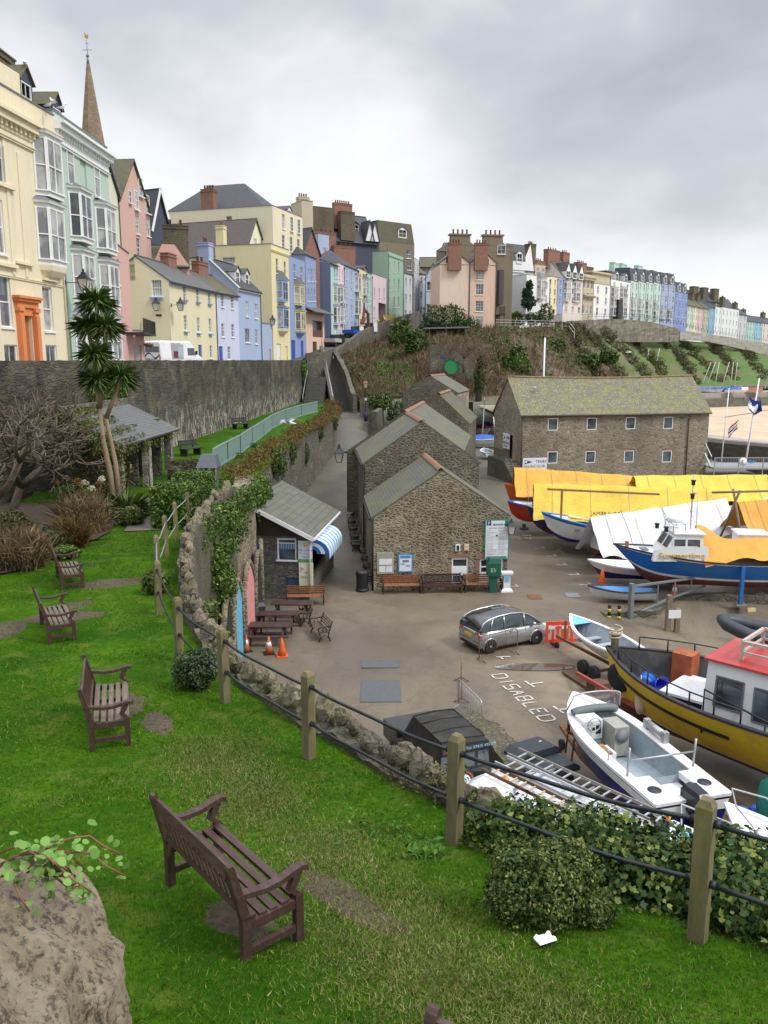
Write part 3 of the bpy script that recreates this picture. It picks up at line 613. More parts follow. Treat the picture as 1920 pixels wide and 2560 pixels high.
# ---- houses up the slope behind
h=simple('off-white gabled house squeezed behind the mint house',(262,78),(318,85),14,27.8,OFFW,1,5,1.0,1.9,12,'gable_y',3.2,SLATE_D,nx=2,ny=4)
h=House('terraced_house','dusty pink gabled house with a mossy roof behind the salmon house',(318.4,85.1),(392,93),14,27.6,PINK2,12)
for p in (Z2(1163,60),Z2(1128,170),Z2(1225,205),Z2(1140,370),Z2(1235,395),Z2(1150,560)):h.win(*p,1.0,1.9,2,4)
h.win(*Z2(1075,140),.6,1.2,1,2);h.walls('gable_y',4.6,SLATE_M);chimney(h,h.W-.5,3,h.H+.6,1,1,1.6,PINK2,1)
h=House('terraced_house','dark slate-hung gabled house with white bargeboards',(393,97),(440,100),14,26.4,SLATEW,10);h.walls('gable_y',4.8,SLATE_D)
b=MB();m=h.W/2
b.beam((-.1,-.32,h.H-.1),(m,-.32,h.H+4.86),.06,.3);b.beam((h.W+.1,-.32,h.H-.1),(m,-.32,h.H+4.86),.06,.3);b.build('bargeboard',WHITE,h.root);chimney(h,h.W-.6,5,h.H+1.2,1.4,1.4,2.6,SLATEW,0)
h=House('terraced_house','low pink gabled house with a stone chimney behind the yellow cottage',(393,92),(483,93),14,22.1,PINKR,6);h.walls('gable_x',2.4,SLATE_M);chimney(h,2.6,.8,h.H+1.4,2.6,1.0,2.8,STONE_B,2)
b=MB();b.poly([(0,-.02,h.H),(h.W,-.02,h.H),(h.W*.62,-.02,h.H+2.2),(h.W*.28,-.02,h.H+2.2)]);b.build('gable_wall',PINKR,h.root)
h=House('flat_roof_extension','long blue-fasciaed flat roof behind the cottage chimneys',(383,90),(540,103),14,20.6,render_wall('stone_buff',(.3,.25,.19)),5,cat='extension');h.walls('flat',parapet=.1);b=MB();b.box(-.2,-.3,h.H-.7,h.W+.2,-.003,h.H+.15);b.build('fascia',DBLUE,h.root)
h=House('terraced_house','tall flat-fronted cream house with brick chimneys above the yellow terrace',(690,122),(762,132),15,33.0,paint('tall_cream_render',240,224,172),24)
for zx,ya,yb in ((1190,345,520),(1255,365,535),(1315,385,550)):
    h.win(*Z3(zx,ya),1.05,2.1,2,4);h.win(*Z3(zx,yb),1.05,2.1,2,4)
h.win(*Z3(738,342),1.0,1.4,1,2,side=True);h.walls('flat',parapet=.5)
b=MB();W_,D_=h.W,h.depth;z=h.H+.3
A=[(1,1.5,z),(W_-1.5,1.5,z),(W_-1.5,D_-5,z),(1,D_-5,z)];T=[(W_/2,7,z+4.6),(W_/2,D_-11,z+4.6)]
for f in ([A[0],A[1],T[0]],[A[1],A[2],T[1],T[0]],[A[2],A[3],T[1]],[A[3],A[0],T[0],T[1]]):b.poly(f)
b.build('upper_roof',SLATE_D,h.root);chimney(h,.8,10.5,z,1.3,2.0,3.0,BRICK,4,'y');chimney(h,.6,19.5,z,1.3,2.0,2.6,BRICK,4,'y');dormer(h,W_-1.2,h.H+.3,1.5,1.2,2,1.6)
h=House('terraced_house','yellow gabled house with a brown slate roof below the tall cream house',(620,118),(675,124),14,26.6,paint('lemon_render',240,236,170),16)
for x in (955,1008):h.win(*Z3(x,530),.8,1.6,1,2)
h.walls('gable_y',5.0,slate('brown_slate',(.10,.075,.07),(.13,.10,.09)));
b=MB()
for i in range(30):x=lerp(-3,h.W+1,i/29);b.box(x-.02,-1.2,h.H-1.2,x+.02,-1.16,h.H-.2)
b.box(-3,-1.22,h.H-.2,h.W+1,-1.14,h.H-.13);b.build('balcony_railing',BLACK,h.root)
h=House('terraced_house','red brick gabled house beside the tall cream house',(762,140),(803,143),15,29.5,BRICK,9);h.walls('gable_y',4.0,SLATE_D)
h=House('terraced_house','plain blue house peeping between brick gable and chimneys',(800,160),(826,162),15,35.0,BLUE,6);h.win(*Z4(40,437),.9,1.8,1,2);h.walls('flat',parapet=.2)
h=House('terraced_house','narrow cream rooftop block with four chimney pots behind the tall cream house',(761,150),(788,151),15,39.0,TANR,5);h.walls('flat',parapet=.3);chimney(h,h.W/2,2,h.H+.3,h.W*.95,1.2,.8,TANR,4)
h=House('terraced_house','old brown stone house with a mossy flat top above the hill street',(778,175),(838,178),15,42.4,STONE_B,8);h.walls('flat',parapet=.4);chimney(h,2,-2.5,h.H-8,5,1.2,3,BRICK,4);chimney(h,6,-3.5,h.H-11,5,1.2,3.4,BRICK,4)
h=House('terraced_house','dark slate roofed house with a long row of red chimney pots',(838,180),(945,186),15,37.0,SLATEW,10);h.walls('gable_x',6.0,SLATE_D,over=.4);dormer(h,6.5,h.H+2,1.8,1.8,3,2,cheek=SLATEW)
chimney(h,3.2,.2,h.H+1.5,3.4,1.3,4.2,STONE_B,0);chimney(h,3.2,1.9,h.H+4,4.4,1.0,3.6,BRICK,8)
for u in (8.6,9.9):b=MB();b.poly([(u-1.1,-.5,h.H+.2),(u+1.1,-.5,h.H+.2),(u,-.5,h.H+4.4)]);b.build('gable',[WHITER],h.root);b=MB();b.slab([(u,-.7,h.H+4.5),(u,3,h.H+4.5),(u-1.3,3,h.H),(u-1.3,-.7,h.H)],.1);b.slab([(u,3,h.H+4.5),(u,-.7,h.H+4.5),(u+1.3,-.7,h.H),(u+1.3,3,h.H)],.1);b.build('gable_roof',SLATE_D,h.root)
h=House('terraced_house','big brown stone house with a mossy mansard roof behind the green house',(948,205),(1034,212),19,40.0,BROWNR,12)
for p in (Z4(735,450),Z4(743,548)):h.win(*p,1.5,2.0,2,2)
h.walls('mansard',5.0,SLATE_M);dormer(h,7.5,h.H+1.4,2.6,2.0,2,.2)
h=simple('narrow dirty white house with blue door and blue bay just past the green house',(1009,200),(1030,206),21,32.2,GREYW,2,3,1,1.6,roof='hip',rise=2.4,rmat=SLATE_D);h.door(*Z4(742,910),1.2,3,DBL);
h=simple('grey rendered house with an arched top right of the mossy mansard',(1031,213),(1046,222),22,37,GREYW,2,4,1,2)
h=simple('bright white house at the bend of the hill street',(1046.5,222),(1068,226),23,34.4,WHITER,2,3,1,1.7,roof='gable_x',rise=2.5,rmat=SLATE_M)
h=simple('light blue-white gabled house at the top of the hill street',(1064,214),(1097,214),22,33.0,paint('ice_blue_render',196,212,236),2,2,1.4,2.2,roof='gable_y',rise=3,rmat=SLATE_M,depth=9)
h=simple('low brown stone row closing the far end of the hill street',(1048,250),(1100,250),22,39.0,BROWNR,2,1,1,1.6,roof='gable_x',rise=3,rmat=SLATE_M)
# church spire
t=thing('church_spire','pointed stone church spire with a weathervane above the mint house','spire',(Xat(236,165),165,20))
SP_=stone('spire_stone',[(.30,.22,.14),(.25,.18,.12),(.34,.26,.18)],(.24,.19,.14),1.2,1.5,.03,samt=.2)
zt=Zat(160,165);b=MB();zb_=zt-28*1.0
xs=Xat(220,165,zt)-Xat(236,165)
b.lathe([(4.9,-3),(4.2,zb_-20),(.32,zt-20)],8,(xs,0,0),smooth=False);b.build('spire',SP_,t)
b=MB();b.box(xs-3.8,-3.8,-5,xs+3.8,3.8,zb_-22);b.build('tower',SP_,t)
b=MB();b.lathe([(.3,zt-20),(.1,zt-18.7)],8,(xs,0,0));b.sph((xs,0,zt-18.6),.32,8);b.tube([(xs,0,zt-18.6),(xs,0,zt-15.4)],.05,6);b.beam((xs-.95,0,zt-17.6),(xs+.95,0,zt-17.6),.08);b.beam((xs-.3,0,zt-16.5),(xs+.3,0,zt-16.5),.06)
o=b.build('weathervane',LEAD,t);b=MB();b.slab([(xs-.35,0,zt-15.5),(xs+.3,0,zt-15.7),(xs+.35,0,zt-14.9),(xs,0,zt-15.1),(xs-.35,0,zt-14.5)],.06);b.build('weathercock',M('gold_leaf',(.5,.3,.08),.4,.6),o)
# ---------------- setting: ground, walls, hill, beach ----------------
POSTS=[(6.3,1.6),(4.5,3.85),(2.59,6.02),(.76,8.1),(-1.04,10.6),(-2.63,12.8),(-3.96,15.1),(-5.2,18.2),(-6.0,21.1),(-6.5,23.9),(-6.75,26.1),(-6.88,28.2),(-6.98,30.8),(-7.05,33.3)]
def offs(pts,d):
    o=[]
    for i,p in enumerate(pts):
        a=Vector(pts[max(0,i-1)]);b=Vector(pts[min(len(pts)-1,i+1)]);t=(b-a).normalized();o.append((p[0]+t.y*d,p[1]-t.x*d))
    return o
WH=lambda y:pw([(5,.3),(8,.16),(15,.12),(18,.3),(22,.65),(28,.75),(34,.6)],y)
WALL_IN=offs(POSTS,.48);WALL_OUT=offs(POSTS,.92)
LANEW=[(-6.15,33.3),(-6.3,37),(-6.55,40),(-6.5,47),(-6.5,56),(-6.35,67),(-5.0,84),(-5.6,98),(-6.6,113)]
RW=lambda y:-14.5+.0448*(y-53)          # the road's retaining wall
inner=sorted(WALL_IN+LANEW[1:],key=lambda p:p[1]);IX=[(p[1],p[0]) for p in inner]
lawn_xr=lambda y:pw(IX,y)
def qz(x,y):
    z=.08*max(0,y-50)*(1-sm(-3,1.5,x)) if y > 50 else 0
    if 20 < y < 39.9:z -= 1.2*sm(9,18,x)*sm(26,31,y)
    return z+.015*nz(x,y,0,.4)
def grassmat():
    m,t,b=nodes('lawn_grass');v=coord(t,'World')
    n1=nse(t,v,.55,5,.65);n2=nse(t,v,14,5,.75);n3=nse(t,v,1.6,4,.7)
    col=mixc(t,ramp(t,n1,[(.36,0.),(.62,1.)]),(.020,.075,.001),(.06,.15,.003))
    col=mixc(t,ramp(t,n2,[(.4,0.),(.62,.75)]),col,(.016,.05,.002))
    col=mixc(t,ramp(t,n3,[(.52,0.),(.72,.6)]),col,(.14,.16,.03))
    t.links.new(col,b.inputs['Base Color']);b.inputs['Roughness'].default_value=.95;b.inputs['Specular IOR Level'].default_value=.08;bump(t,b,n2,.04,.8);return m
GRASS=grassmat()
b=MB();ys=np.concatenate([np.arange(0.5,22,.45),np.arange(22,60,1.2),np.arange(60,124,3.5)])
nu=40;vs=[];
for y in ys:
    xl,xr=RW(y)+.05,min(lawn_xr(y)+.1,7.5) if y < 113 else -8.6
    for i in range(nu+1):x=lerp(xl,xr,i/nu);vs.append((x,y,lawn_z(x,y)))
b.add(vs,[(j*(nu+1)+i,j*(nu+1)+i+1,(j+1)*(nu+1)+i+1,(j+1)*(nu+1)+i) for j in range(len(ys)-1) for i in range(nu)],smooth=True)
tag(b.build('lawn',GRASS),kind='structure')
# worn earth patches (soil sheets just proud of the turf)
EARTH=M('bare_earth',(.085,.062,.038),.95,var=.45,scale=13,bmp=.02,kind='World',dirt=(.05,.09,.015),dirtamt=.9)
def patch(cx,cy,rx,ry,rot=0.0,n=72,seed=0):
    b=MB();rings=[]
    for k in (1.0,.6,.2):
        r=[]
        for i in range(n):
            a=2*PI*i/n;q=k*(1+.28*nz(math.cos(a)*1.6+seed,math.sin(a)*1.6,3)+.16*nz(math.cos(a)*5+seed,math.sin(a)*5,9)+.16*nz(math.cos(a)*14+seed,math.sin(a)*14,5));x=rx*q*math.cos(a);y=ry*q*math.sin(a)
            X,Y=cx+x*math.cos(rot)-y*math.sin(rot),cy+x*math.sin(rot)+y*math.cos(rot);r.append((X,Y,lawn_z(X,Y)+.012-(.02 if k == 1 else 0)))
        rings.append(r)
    b.loft(rings,cap0=False);return b
PATCHES=[(-.35,6.75,.26,.9,.62),(-1.25,6.35,.5,.28,-.9),(-4.3,12.7,.4,.75,.3),(-7.3,18.0,1.1,.5,.3),(-8.3,17.0,.5,1.0,.1),(-7.2,21.0,1.1,.6,.5),(-3.5,11.9,.25,.6,.5),(-7.6,18.9,.8,.35,.6)]
for i,(x,y,rx,ry,ro) in enumerate(PATCHES):tag(patch(x,y,rx,ry,ro,seed=i*3.7).build('bare_earth',EARTH),kind='structure')
# paved path on the lawn by the shelter, flower-bed soil
b=MB();PTH=M('wet_path',(.14,.125,.11),.45,var=.25,scale=3,kind='World',bmp=.01)
L1=[(-8.9,27.5),(-9.4,30),(-10.0,34),(-10.4,38),(-10.8,42.5)];L2=[(-7.75,27.8),(-7.9,30),(-8.15,34),(-8.3,38),(-8.7,42.5)]
for k in range(4):b.add([(*L1[k],lawn_z(*L1[k])+.03),(*L2[k],lawn_z(*L2[k])+.03),(*L2[k+1],lawn_z(*L2[k+1])+.03),(*L1[k+1],lawn_z(*L1[k+1])+.03)],[(0,1,2,3)])
tag(b.build('path',PTH),kind='structure')
b=MB();pts=[(-16.3,15),(-12.2,19.8),(-10.8,21.3),(-9.9,22.5),(-9.6,25),(-9.3,27.2),(-9.9,30),(-11,33),(-15.6,33)];zz=lambda p:lawn_z(*p)+.06
b.add([(p[0],p[1],zz(p)) for p in pts],[tuple(range(len(pts)))]);tag(b.build('flower_bed_soil',M('bed_soil',(.05,.035,.022),.95,var=.4,scale=5,kind='World')),kind='structure')
# quay ground
def quaymat():
    m,t,b=nodes('quay_tarmac');v=coord(t,'World');n1=nse(t,v,.17,7,.62,.5);n2=nse(t,v,9,6,.75);n3=nse(t,v,.5,6,.7,1.0)
    col=mixc(t,ramp(t,n1,[(.4,0.),(.62,1.)]),(.120,.094,.066),(.205,.16,.105))
    col=mixc(t,ramp(t,n3,[(.5,0.),(.68,.75)]),col,(.075,.058,.042));col=mixc(t,ramp(t,n2,[(.3,0.),(.75,.6)]),col,(.055,.047,.038))
    g=t.nodes.new('ShaderNodeNewGeometry');sp=_n(t,'ShaderNodeSeparateXYZ');t.links.new(g.outputs['Position'],sp.inputs[0])
    rx=ramp(t,_mr(t,sp.outputs[0],2.5,8),[(0,0.),(1,1.)]);ry=ramp(t,_mr(t,sp.outputs[1],27,37),[(0.,1.),(.7,1.),(1,0.)])
    mu=_n(t,'ShaderNodeMath',operation='MULTIPLY');t.links.new(rx,mu.inputs[0]);t.links.new(ry,mu.inputs[1])
    mu2=_n(t,'ShaderNodeMath',operation='MULTIPLY');t.links.new(mu.outputs[0],mu2.inputs[0]);t.links.new(ramp(t,nse(t,v,.3,5,.6,.8),[(.4,0.),(.6,.85)]),mu2.inputs[1])
    col=mixc(t,mu2.outputs[0],col,(.30,.235,.145))
    fy=ramp(t,_mr(t,sp.outputs[1],44,62),[(0,0.),(1,.8)]);col=mixc(t,fy,col,(.075,.078,.058))
    sp4=nse(t,v,55,3,.8);col=mixc(t,ramp(t,sp4,[(.45,.0),(.7,.55)]),col,(.30,.25,.18));col=mixc(t,ramp(t,nse(t,v,38,2,.6),[(.52,0.),(.7,.6)]),col,(.035,.03,.025))
    vc=_n(t,'ShaderNodeTexVoronoi',feature='DISTANCE_TO_EDGE');vc.inputs['Scale'].default_value=.28;dv=_n(t,'ShaderNodeVectorMath',operation='ADD');nn_=_n(t,'ShaderNodeTexNoise');nn_.inputs['Scale'].default_value=1.2;nn_.inputs['Detail'].default_value=5;t.links.new(v,nn_.inputs['Vector']);t.links.new(v,dv.inputs[0]);t.links.new(nn_.outputs['Color'],dv.inputs[1]);t.links.new(dv.outputs[0],vc.inputs['Vector']);col=mixc(t,ramp(t,vc.outputs['Distance'],[(.0,.35),(.009,0.)]),col,(.04,.034,.028))
    t.links.new(col,b.inputs['Base Color']);rr=ramp(t,n1,[(.35,.32),(.6,.75)]);t.links.new(rr,b.inputs['Roughness']);bump(t,b,n2,.01,.7);return m
def _mr(t,s,a,b_):
    n=_n(t,'ShaderNodeMapRange');n.inputs['From Min'].default_value=a;n.inputs['From Max'].default_value=b_;t.links.new(s,n.inputs[0]);return n.outputs[0]
QUAY=quaymat()
b=MB();xs_=np.arange(-9,40.1,1.0);ys_=np.concatenate([np.arange(-6,39,1.5),[39.9,40.0],np.arange(41.5,142,2.5)]);vs=[(x,y,qz(x,y)) for y in ys_ for x in xs_];k=len(xs_)
b.add(vs,[(j*k+i,j*k+i+1,(j+1)*k+i+1,(j+1)*k+i) for j in range(len(ys_)-1) for i in range(k-1)],smooth=False);tag(b.build('quay_ground',QUAY),kind='structure')
b=MB();b.add([(-3000,-500,-3),(3000,-500,-3),(3000,4000,-3),(-3000,4000,-3)],[(0,1,2,3)]);tag(b.build('ground',M('far_ground',(.10,.11,.06),.95,kind='World',scale=.05)),kind='structure')
# beach
b=MB();SAND=M('wet_sand',(.52,.40,.28),.8,var=.12,scale=.25,dirt=(.25,.19,.13),dirtamt=.5,kind='World');b.grid(lambda u,v:(lerp(30,240,u),lerp(88,262,v),-2.1-.0*u+1.5*(1-sm(88,104,lerp(88,262,v)))+.12*nz(u*210,v*170,0,.08)),50,50)
tag(b.build('beach',SAND),kind='structure')
# materials for stone
ST_GREY=stone('grey_rubble',[(.20,.18,.14),(.13,.12,.10),(.26,.23,.18),(.16,.14,.11)],(.11,.10,.08),2.2,1.6,.07,samt=.65,moss=(.07,.09,.03),mamt=.45)
ST_BLACK=stone('blackened_rubble',[(.105,.09,.07),(.05,.047,.045),(.14,.12,.09),(.07,.062,.052)],(.075,.066,.05),2.6,2.6,.06,stain=(.02,.02,.022),samt=.9,moss=(.10,.10,.04),mamt=.6,light=(.27,.215,.135),lamt=.55,ys=.42)
ST_WARM=stone('warm_rubble',[(.26,.22,.15),(.16,.14,.10),(.34,.29,.21),(.20,.17,.12)],(.34,.29,.20),2.6,1.5,.10,samt=.5,moss=(.09,.11,.03),mamt=.4)
ST_NEAR=stone('near_rubble',[(.17,.145,.10),(.11,.10,.075),(.23,.19,.13),(.14,.12,.085)],(.09,.08,.055),5.5,2.6,.05,samt=.75,moss=(.10,.11,.03),mamt=.65,bd=.04)
ST_GABLE=stone('mortared_rubble',[(.18,.155,.11),(.11,.10,.075),(.27,.23,.16),(.14,.12,.085),(.20,.13,.085)],(.33,.29,.20),4.6,1.6,.15,stain=(.06,.05,.035),samt=.5,light=(.46,.40,.27),lamt=.75,bd=.06)
ST_GAB2=stone('dark_mortared_rubble',[(.145,.13,.10),(.09,.08,.06),(.20,.17,.125),(.12,.10,.075)],(.25,.22,.155),4.2,1.6,.12,stain=(.05,.05,.03),samt=.6,bd=.06)
ST_CLUB=stone('club_rubble',[(.34,.29,.21),(.25,.22,.16),(.40,.35,.26),(.20,.17,.13)],(.38,.33,.24),2.1,1.9,.07,stain=(.12,.10,.07),samt=.5,bd=.05)
# road retaining wall (top at eye level)
def wallrun(pts,zb,zt,th,name,mat,label,cat='wall',jag=0.0,cop=None,side=1,step=.5,noise_amt=.05,nv=8):
    """pts outer face line; thickness goes to the left of travel for side=1"""
    P=[];acc=0
    for a,c in zip(pts,pts[1:]):
        A,C=Vector(a),Vector(c);n=max(1,int((C-A).length/step))
        for i in range(n):P.append(A.lerp(C,i/n))
    P.append(Vector(pts[-1]));b=MB();rows=[]
    for i,p in enumerate(P):
        a=P[max(0,i-1)];c=P[min(len(P)-1,i+1)];t=(c-a).normalized();nrm=Vector((-t.y,t.x))*side
        z0=zb(p.x,p.y) if callable(zb) else zb;z1=zt(p.x,p.y) if callable(zt) else zt
        z1 += jag*(abs(noise.noise(Vector((p.x*1.9,p.y*1.9,4))))*2-.3) if jag else 0
        r=[]
        for j in range(nv+1):z=lerp(z0,z1,j/nv);q=noise_amt*noise.noise(Vector((p.x*1.1,p.y*1.1,z*1.1)));r.append((p.x-nrm.x*q,p.y-nrm.y*q,z))
        for j in range(nv,-1,-2 if nv == 8 else -1):z=lerp(z0,z1,j/nv);q=noise_amt*noise.noise(Vector((p.x*1.3+9,p.y*1.3,z*1.6)))*(1.3 if nv > 8 else 0);r.append((p.x+nrm.x*(th+q),p.y+nrm.y*(th+q),z-(.05 if j == nv else 0)))
        rows.append(r)
    b.loft(rows,closed=True,cap0=True,cap1=True,smooth=False)
    o=b.build(name,mat);tag(o,label,cat);return o
wallrun([(RW(-2),-2),(RW(33),33),(RW(80),80),(RW(121),121)],4.9,11.98,.55,'retaining_wall',ST_BLACK,'tall blackened stone retaining wall holding up the street behind the lawn','retaining wall',jag=.05,side=1,step=.6,noise_amt=.16,nv=14)
# white lime wash streaks low on the wall and ivy come in the planting part
# upper road
b=MB();vs=[];yy=list(np.arange(-4,126,5))+[128,132,138,146,155,165,175,185,195,210,225,245]
def rr_(y):return RW(y)-.3 if y < 122 else pw([(122,-11.6),(126,-9.5),(130,-7.9),(150,-4.2),(172,.2),(195,4.7),(220,9),(250,14)],y)
def rl_(y):return pw([(-4,-24),(60,-22),(82,-26),(113,-24),(128,-17),(150,-12),(185,0),(215,0),(250,5)],y)
for y in yy:
    for i in range(7):vs.append((lerp(rl_(y),rr_(y),i/6),y,stz(y)))
b.add(vs,[(j*7+i,j*7+i+1,(j+1)*7+i+1,(j+1)*7+i) for j in range(len(yy)-1) for i in range(6)]);tag(b.build('road',M('road_asphalt',(.085,.083,.08),.7,var=.2,kind='World')),kind='structure')
# garden wall with the jagged coping, and the lane-side wall
wallrun([p for p in WALL_OUT],-0.3,lambda x,y:lawn_z(x,y)+WH(y),.42,'garden_wall',ST_NEAR,'curving rubble garden wall with jagged stones on top, just beyond the post and rail fence','garden wall',jag=.14,side=1,step=.18,noise_amt=.09,nv=34)
wallrun([(WALL_OUT[-1][0],WALL_OUT[-1][1]+.01),(-5.95,37),(-6.4,40)],-.3,lambda x,y:lawn_z(x,y)+.25,.9,'vault_wall',ST_WARM,'tall mossy rubble wall with arched vault doors below the hedge, left of the kiosk','wall',jag=.1,side=1,step=.3,noise_amt=.12)
wallrun(LANEW[2:],-1,lambda x,y:lawn_z(x,y)-.1,.7,'lane_wall',ST_GREY,'mossy stone wall holding up the terrace lawn along the left of the lane','wall',jag=.06,side=1,step=.8,noise_amt=.15)
# coping stones set on edge on the garden wall: jagged row
COPS=stone('coping_stone',[(.27,.23,.155),(.20,.17,.12),(.33,.28,.2)],(.16,.14,.1),7,1,.015,stain=(.06,.055,.04),samt=.7,moss=(.15,.15,.04),mamt=.7,bd=.03)
def rock(r,seed,sub=2):
    b=MB();n=14;rings=[]
    for i in range(n//2+2):
        a=PI*i/(n//2+1);q=max(.05,math.sin(a));ring=[]
        for k in range(n):
            d=Vector((q*math.cos(2*PI*k/n),q*math.sin(2*PI*k/n),-math.cos(a)));s=1+.33*noise.noise(d*1.7+Vector((seed*7.1,0,0)))+.16*noise.noise(d*4+Vector((seed*3,5,0)))+.08*noise.noise(d*9)
            ring.append((d.x*r[0]*s,d.y*r[1]*s,d.z*r[2]*s))
        rings.append(ring)
    b.loft(rings,smooth=False);return b
cmesh=[rock((.15,.10,.17),i).mesh('coping_stone',COPS) for i in range(7)]
gw=bpy.data.objects['garden_wall'];acc=0
MIDW=offs(POSTS,.72);n_c=0
for a,c in zip(MIDW[3:],MIDW[4:]):
    A,C=Vector(a),Vector(c);ln=(C-A).length;n=int(ln/.27)
    for i in range(n):
        if n_c >= 98:break
        p=A.lerp(C,(i+random.random()*.5)/n);ang=math.atan2((C-A).y,(C-A).x)
        o=link('coping_stone',cmesh[random.randrange(7)],gw,(p.x+random.uniform(-.1,.1),p.y+random.uniform(-.1,.1),lawn_z(*p)+WH(p.y)+.07+random.uniform(-.06,.1)),(random.uniform(-.3,.3),random.uniform(-.3,.3),ang+PI/2*0+random.uniform(-.5,.5)))
        s=random.choice([.7,.8,.95,1.1,1.4]);o.scale=(s,s,s*random.uniform(.8,1.3));n_c += 1
# ---------------- hillside ----------------
HC=[((905,1015,112),(870,960,120),(838,893,130)),((960,1012,110),(925,930,128),(905,869,150)),((1010,1003,108),(985,925,135),(967,846,172)),((1060,1003,112),(1040,930,131),(1024,852,150)),
      ((1110,1003,115),(1115,900,127),(1105,823,158)),((1170,1005,118),(1180,900,133),(1180,822,158)),((1240,1003,120),(1240,900,138),(1240,820,160)),((1330,990,125),(1330,900,145),(1340,818,172)),
      ((1430,985,132),(1430,900,165),(1400,812,188)),((1530,985,165),(1510,890,200),(1450,811,228)),((1640,984,215),(1620,900,245),(1560,834,268)),((1740,976,252),(1710,900,285),(1690,851,320)),
      ((1830,970,262),(1800,892,322),(1790,857,360)),((1930,964,275),(1910,905,345),(1925,882,410)),((2200,955,300),(2200,905,400),(2300,880,520))]
HC=[tuple(D(*p) for p in c) for c in HC]
def hill(u,v):
    k=min(int(u*(len(HC)-1)),len(HC)-2);f=u*(len(HC)-1)-k;f=f*f*(3-2*f)*.5+f*.5
    a,b_=HC[k],HC[k+1];P=[a[i].lerp(b_[i],f) for i in range(3)]
    q=(P[0]*(1-v)**2+P[1]*2*v*(1-v)*1.0+P[2]*v*v);q=q+ (P[1]-(P[0]+P[2])*.5)*2*v*(1-v)*.5
    w=4*v*(1-v);n=1.6*nz(q.x,q.y,q.z,.12)+.7*nz(q.x,q.y,q.z,.4);return Vector((q.x+n*w*.5,q.y-n*w,q.z+n*w*.6))
def hillmat():
    m,t,b=nodes('hillside_scrub_ground');v=coord(t,'World');n1=nse(t,v,.07,6,.65,.8);n2=nse(t,v,1.1,6,.75);n3=nse(t,v,.16,4,.6)
    g=t.nodes.new('ShaderNodeNewGeometry');sp=_n(t,'ShaderNodeSeparateXYZ');t.links.new(g.outputs['Position'],sp.inputs[0])
    br=mixc(t,ramp(t,n2,[(.3,0.),(.7,1.)]),(.10,.07,.042),(.20,.14,.085));rock_=mixc(t,ramp(t,n2,[(.3,0.),(.7,1.)]),(.10,.09,.065),(.22,.19,.14))
    gr=mixc(t,ramp(t,n2,[(.3,0.),(.7,1.)]),(.035,.10,.010),(.09,.20,.02))
    col=mixc(t,ramp(t,n1,[(.46,0.),(.56,1.)]),br,rock_);col=mixc(t,ramp(t,n3,[(.56,0.),(.62,.85)]),col,gr)
    far=ramp(t,_mr(t,sp.outputs[0],45,75),[(0,0.),(1,.85)]);col=mixc(t,far,col,mixc(t,ramp(t,n3,[(.42,0.),(.5,1.)]),(.13,.12,.055),gr))
    t.links.new(col,b.inputs['Base Color']);b.inputs['Roughness'].default_value=.95;bump(t,b,n2,.5,.8);return m
b=MB();b.grid(lambda u,v:hill(u,v),150,34);tag(b.build('hillside',hillmat()),kind='structure')
# plateau sheets behind the crest
b=MB();T=[c[2] for c in HC];vs=[tuple(p) for p in T[3:]]+[(p.x*1.0+(12 if p.x > 5 else 8),p.y+75,p.z+.6) for p in T[3:]];k=len(T[3:])
b.add(vs,[(i,i+1,k+i+1,k+i) for i in range(k-1)]);tag(b.build('terrace_road',M('terrace_asphalt',(.12,.12,.115),.8,kind='World')),kind='structure')
# street parapet wall at the crest (left part), climbing beside the stairs and street
PZ=lambda x,y:pw([(113,7.6),(121,10.6),(130,13.4),(150,17.2),(172,19.9),(195,22.3),(212,24)],y)
wallrun([(-3.6,111),(-5.0,120),(-7.3,130),(-3.7,150),(.7,172),(5.2,195),(9,212)],lambda x,y:PZ(x,y)-9,PZ,.6,'street_parapet',ST_GREY,'mossy stone parapet wall climbing beside the steps and the hill street','wall',jag=.1,side=1,step=1.2,noise_amt=.2)
# steps from the lane up to the street
t=thing('stone_steps','long flight of dark stone steps climbing from the lane to the street','steps',(-5.5,113,5.0));STEP=M('wet_step_stone',(.09,.088,.075),.6,var=.3,scale=3,kind='World');b=MB();n=38
for i in range(n):
    y=i*.44;z=i*.19;xl=lerp(-1.2,-3.9,i/n);xr=lerp(1.25,-1.55,i/n);b.box(xl,y,z-1.2,xr,y+.52,z+.19)
    b.box(xl,y-.03,z+.191,xr,y+.06,z+.205)
b.build('steps',STEP,t)
b=MB();b.box(-4.9,0,-3,-1.35,.5,1.2);b.add([(-1.25,0,.5),(-1.25,0,1.5),(-4.0,16.7,9.2),(-4.0,16.7,7.4),(-1.75,0,.5),(-1.75,0,1.5),(-4.5,16.7,9.2),(-4.5,16.7,7.4)],[(0,3,2,1),(4,5,6,7),(1,2,6,5),(0,1,5,4),(3,7,6,2)]);b.build('side_wall',ST_GREY,t)
b=MB();A=Vector((-1.5,.1,1.5));C=Vector((-4.2,16.7,9.3))
for i in range(9):p=A.lerp(C,i/8);b.tube([p,p+Vector((0,0,.95))],.035,6)
for q in (.5,.95):b.tube([A+Vector((0,0,q)),C+Vector((0,0,q))],.03,6)
b.build('handrail',STEEL,t)
t=thing('garden_steps','short dark steps rising from the terrace lawn beside the long flight','steps',(-9.6,112,6.2));b=MB()
for i in range(18):b.box(-1.3,i*.4,i*.19-1,1.3,i*.4+.45,i*.19+.19)
b.build('steps',STEP,t);b=MB();b.tube([(-1.4,0,1),(-1.4,7.2,4.4)],.04,6);b.tube([(-1.4,0,0),(-1.4,0,1)],.04,6);b.tube([(-1.4,7.2,3.2),(-1.4,7.2,4.4)],.04,6);b.build('handrail',STEEL,t)
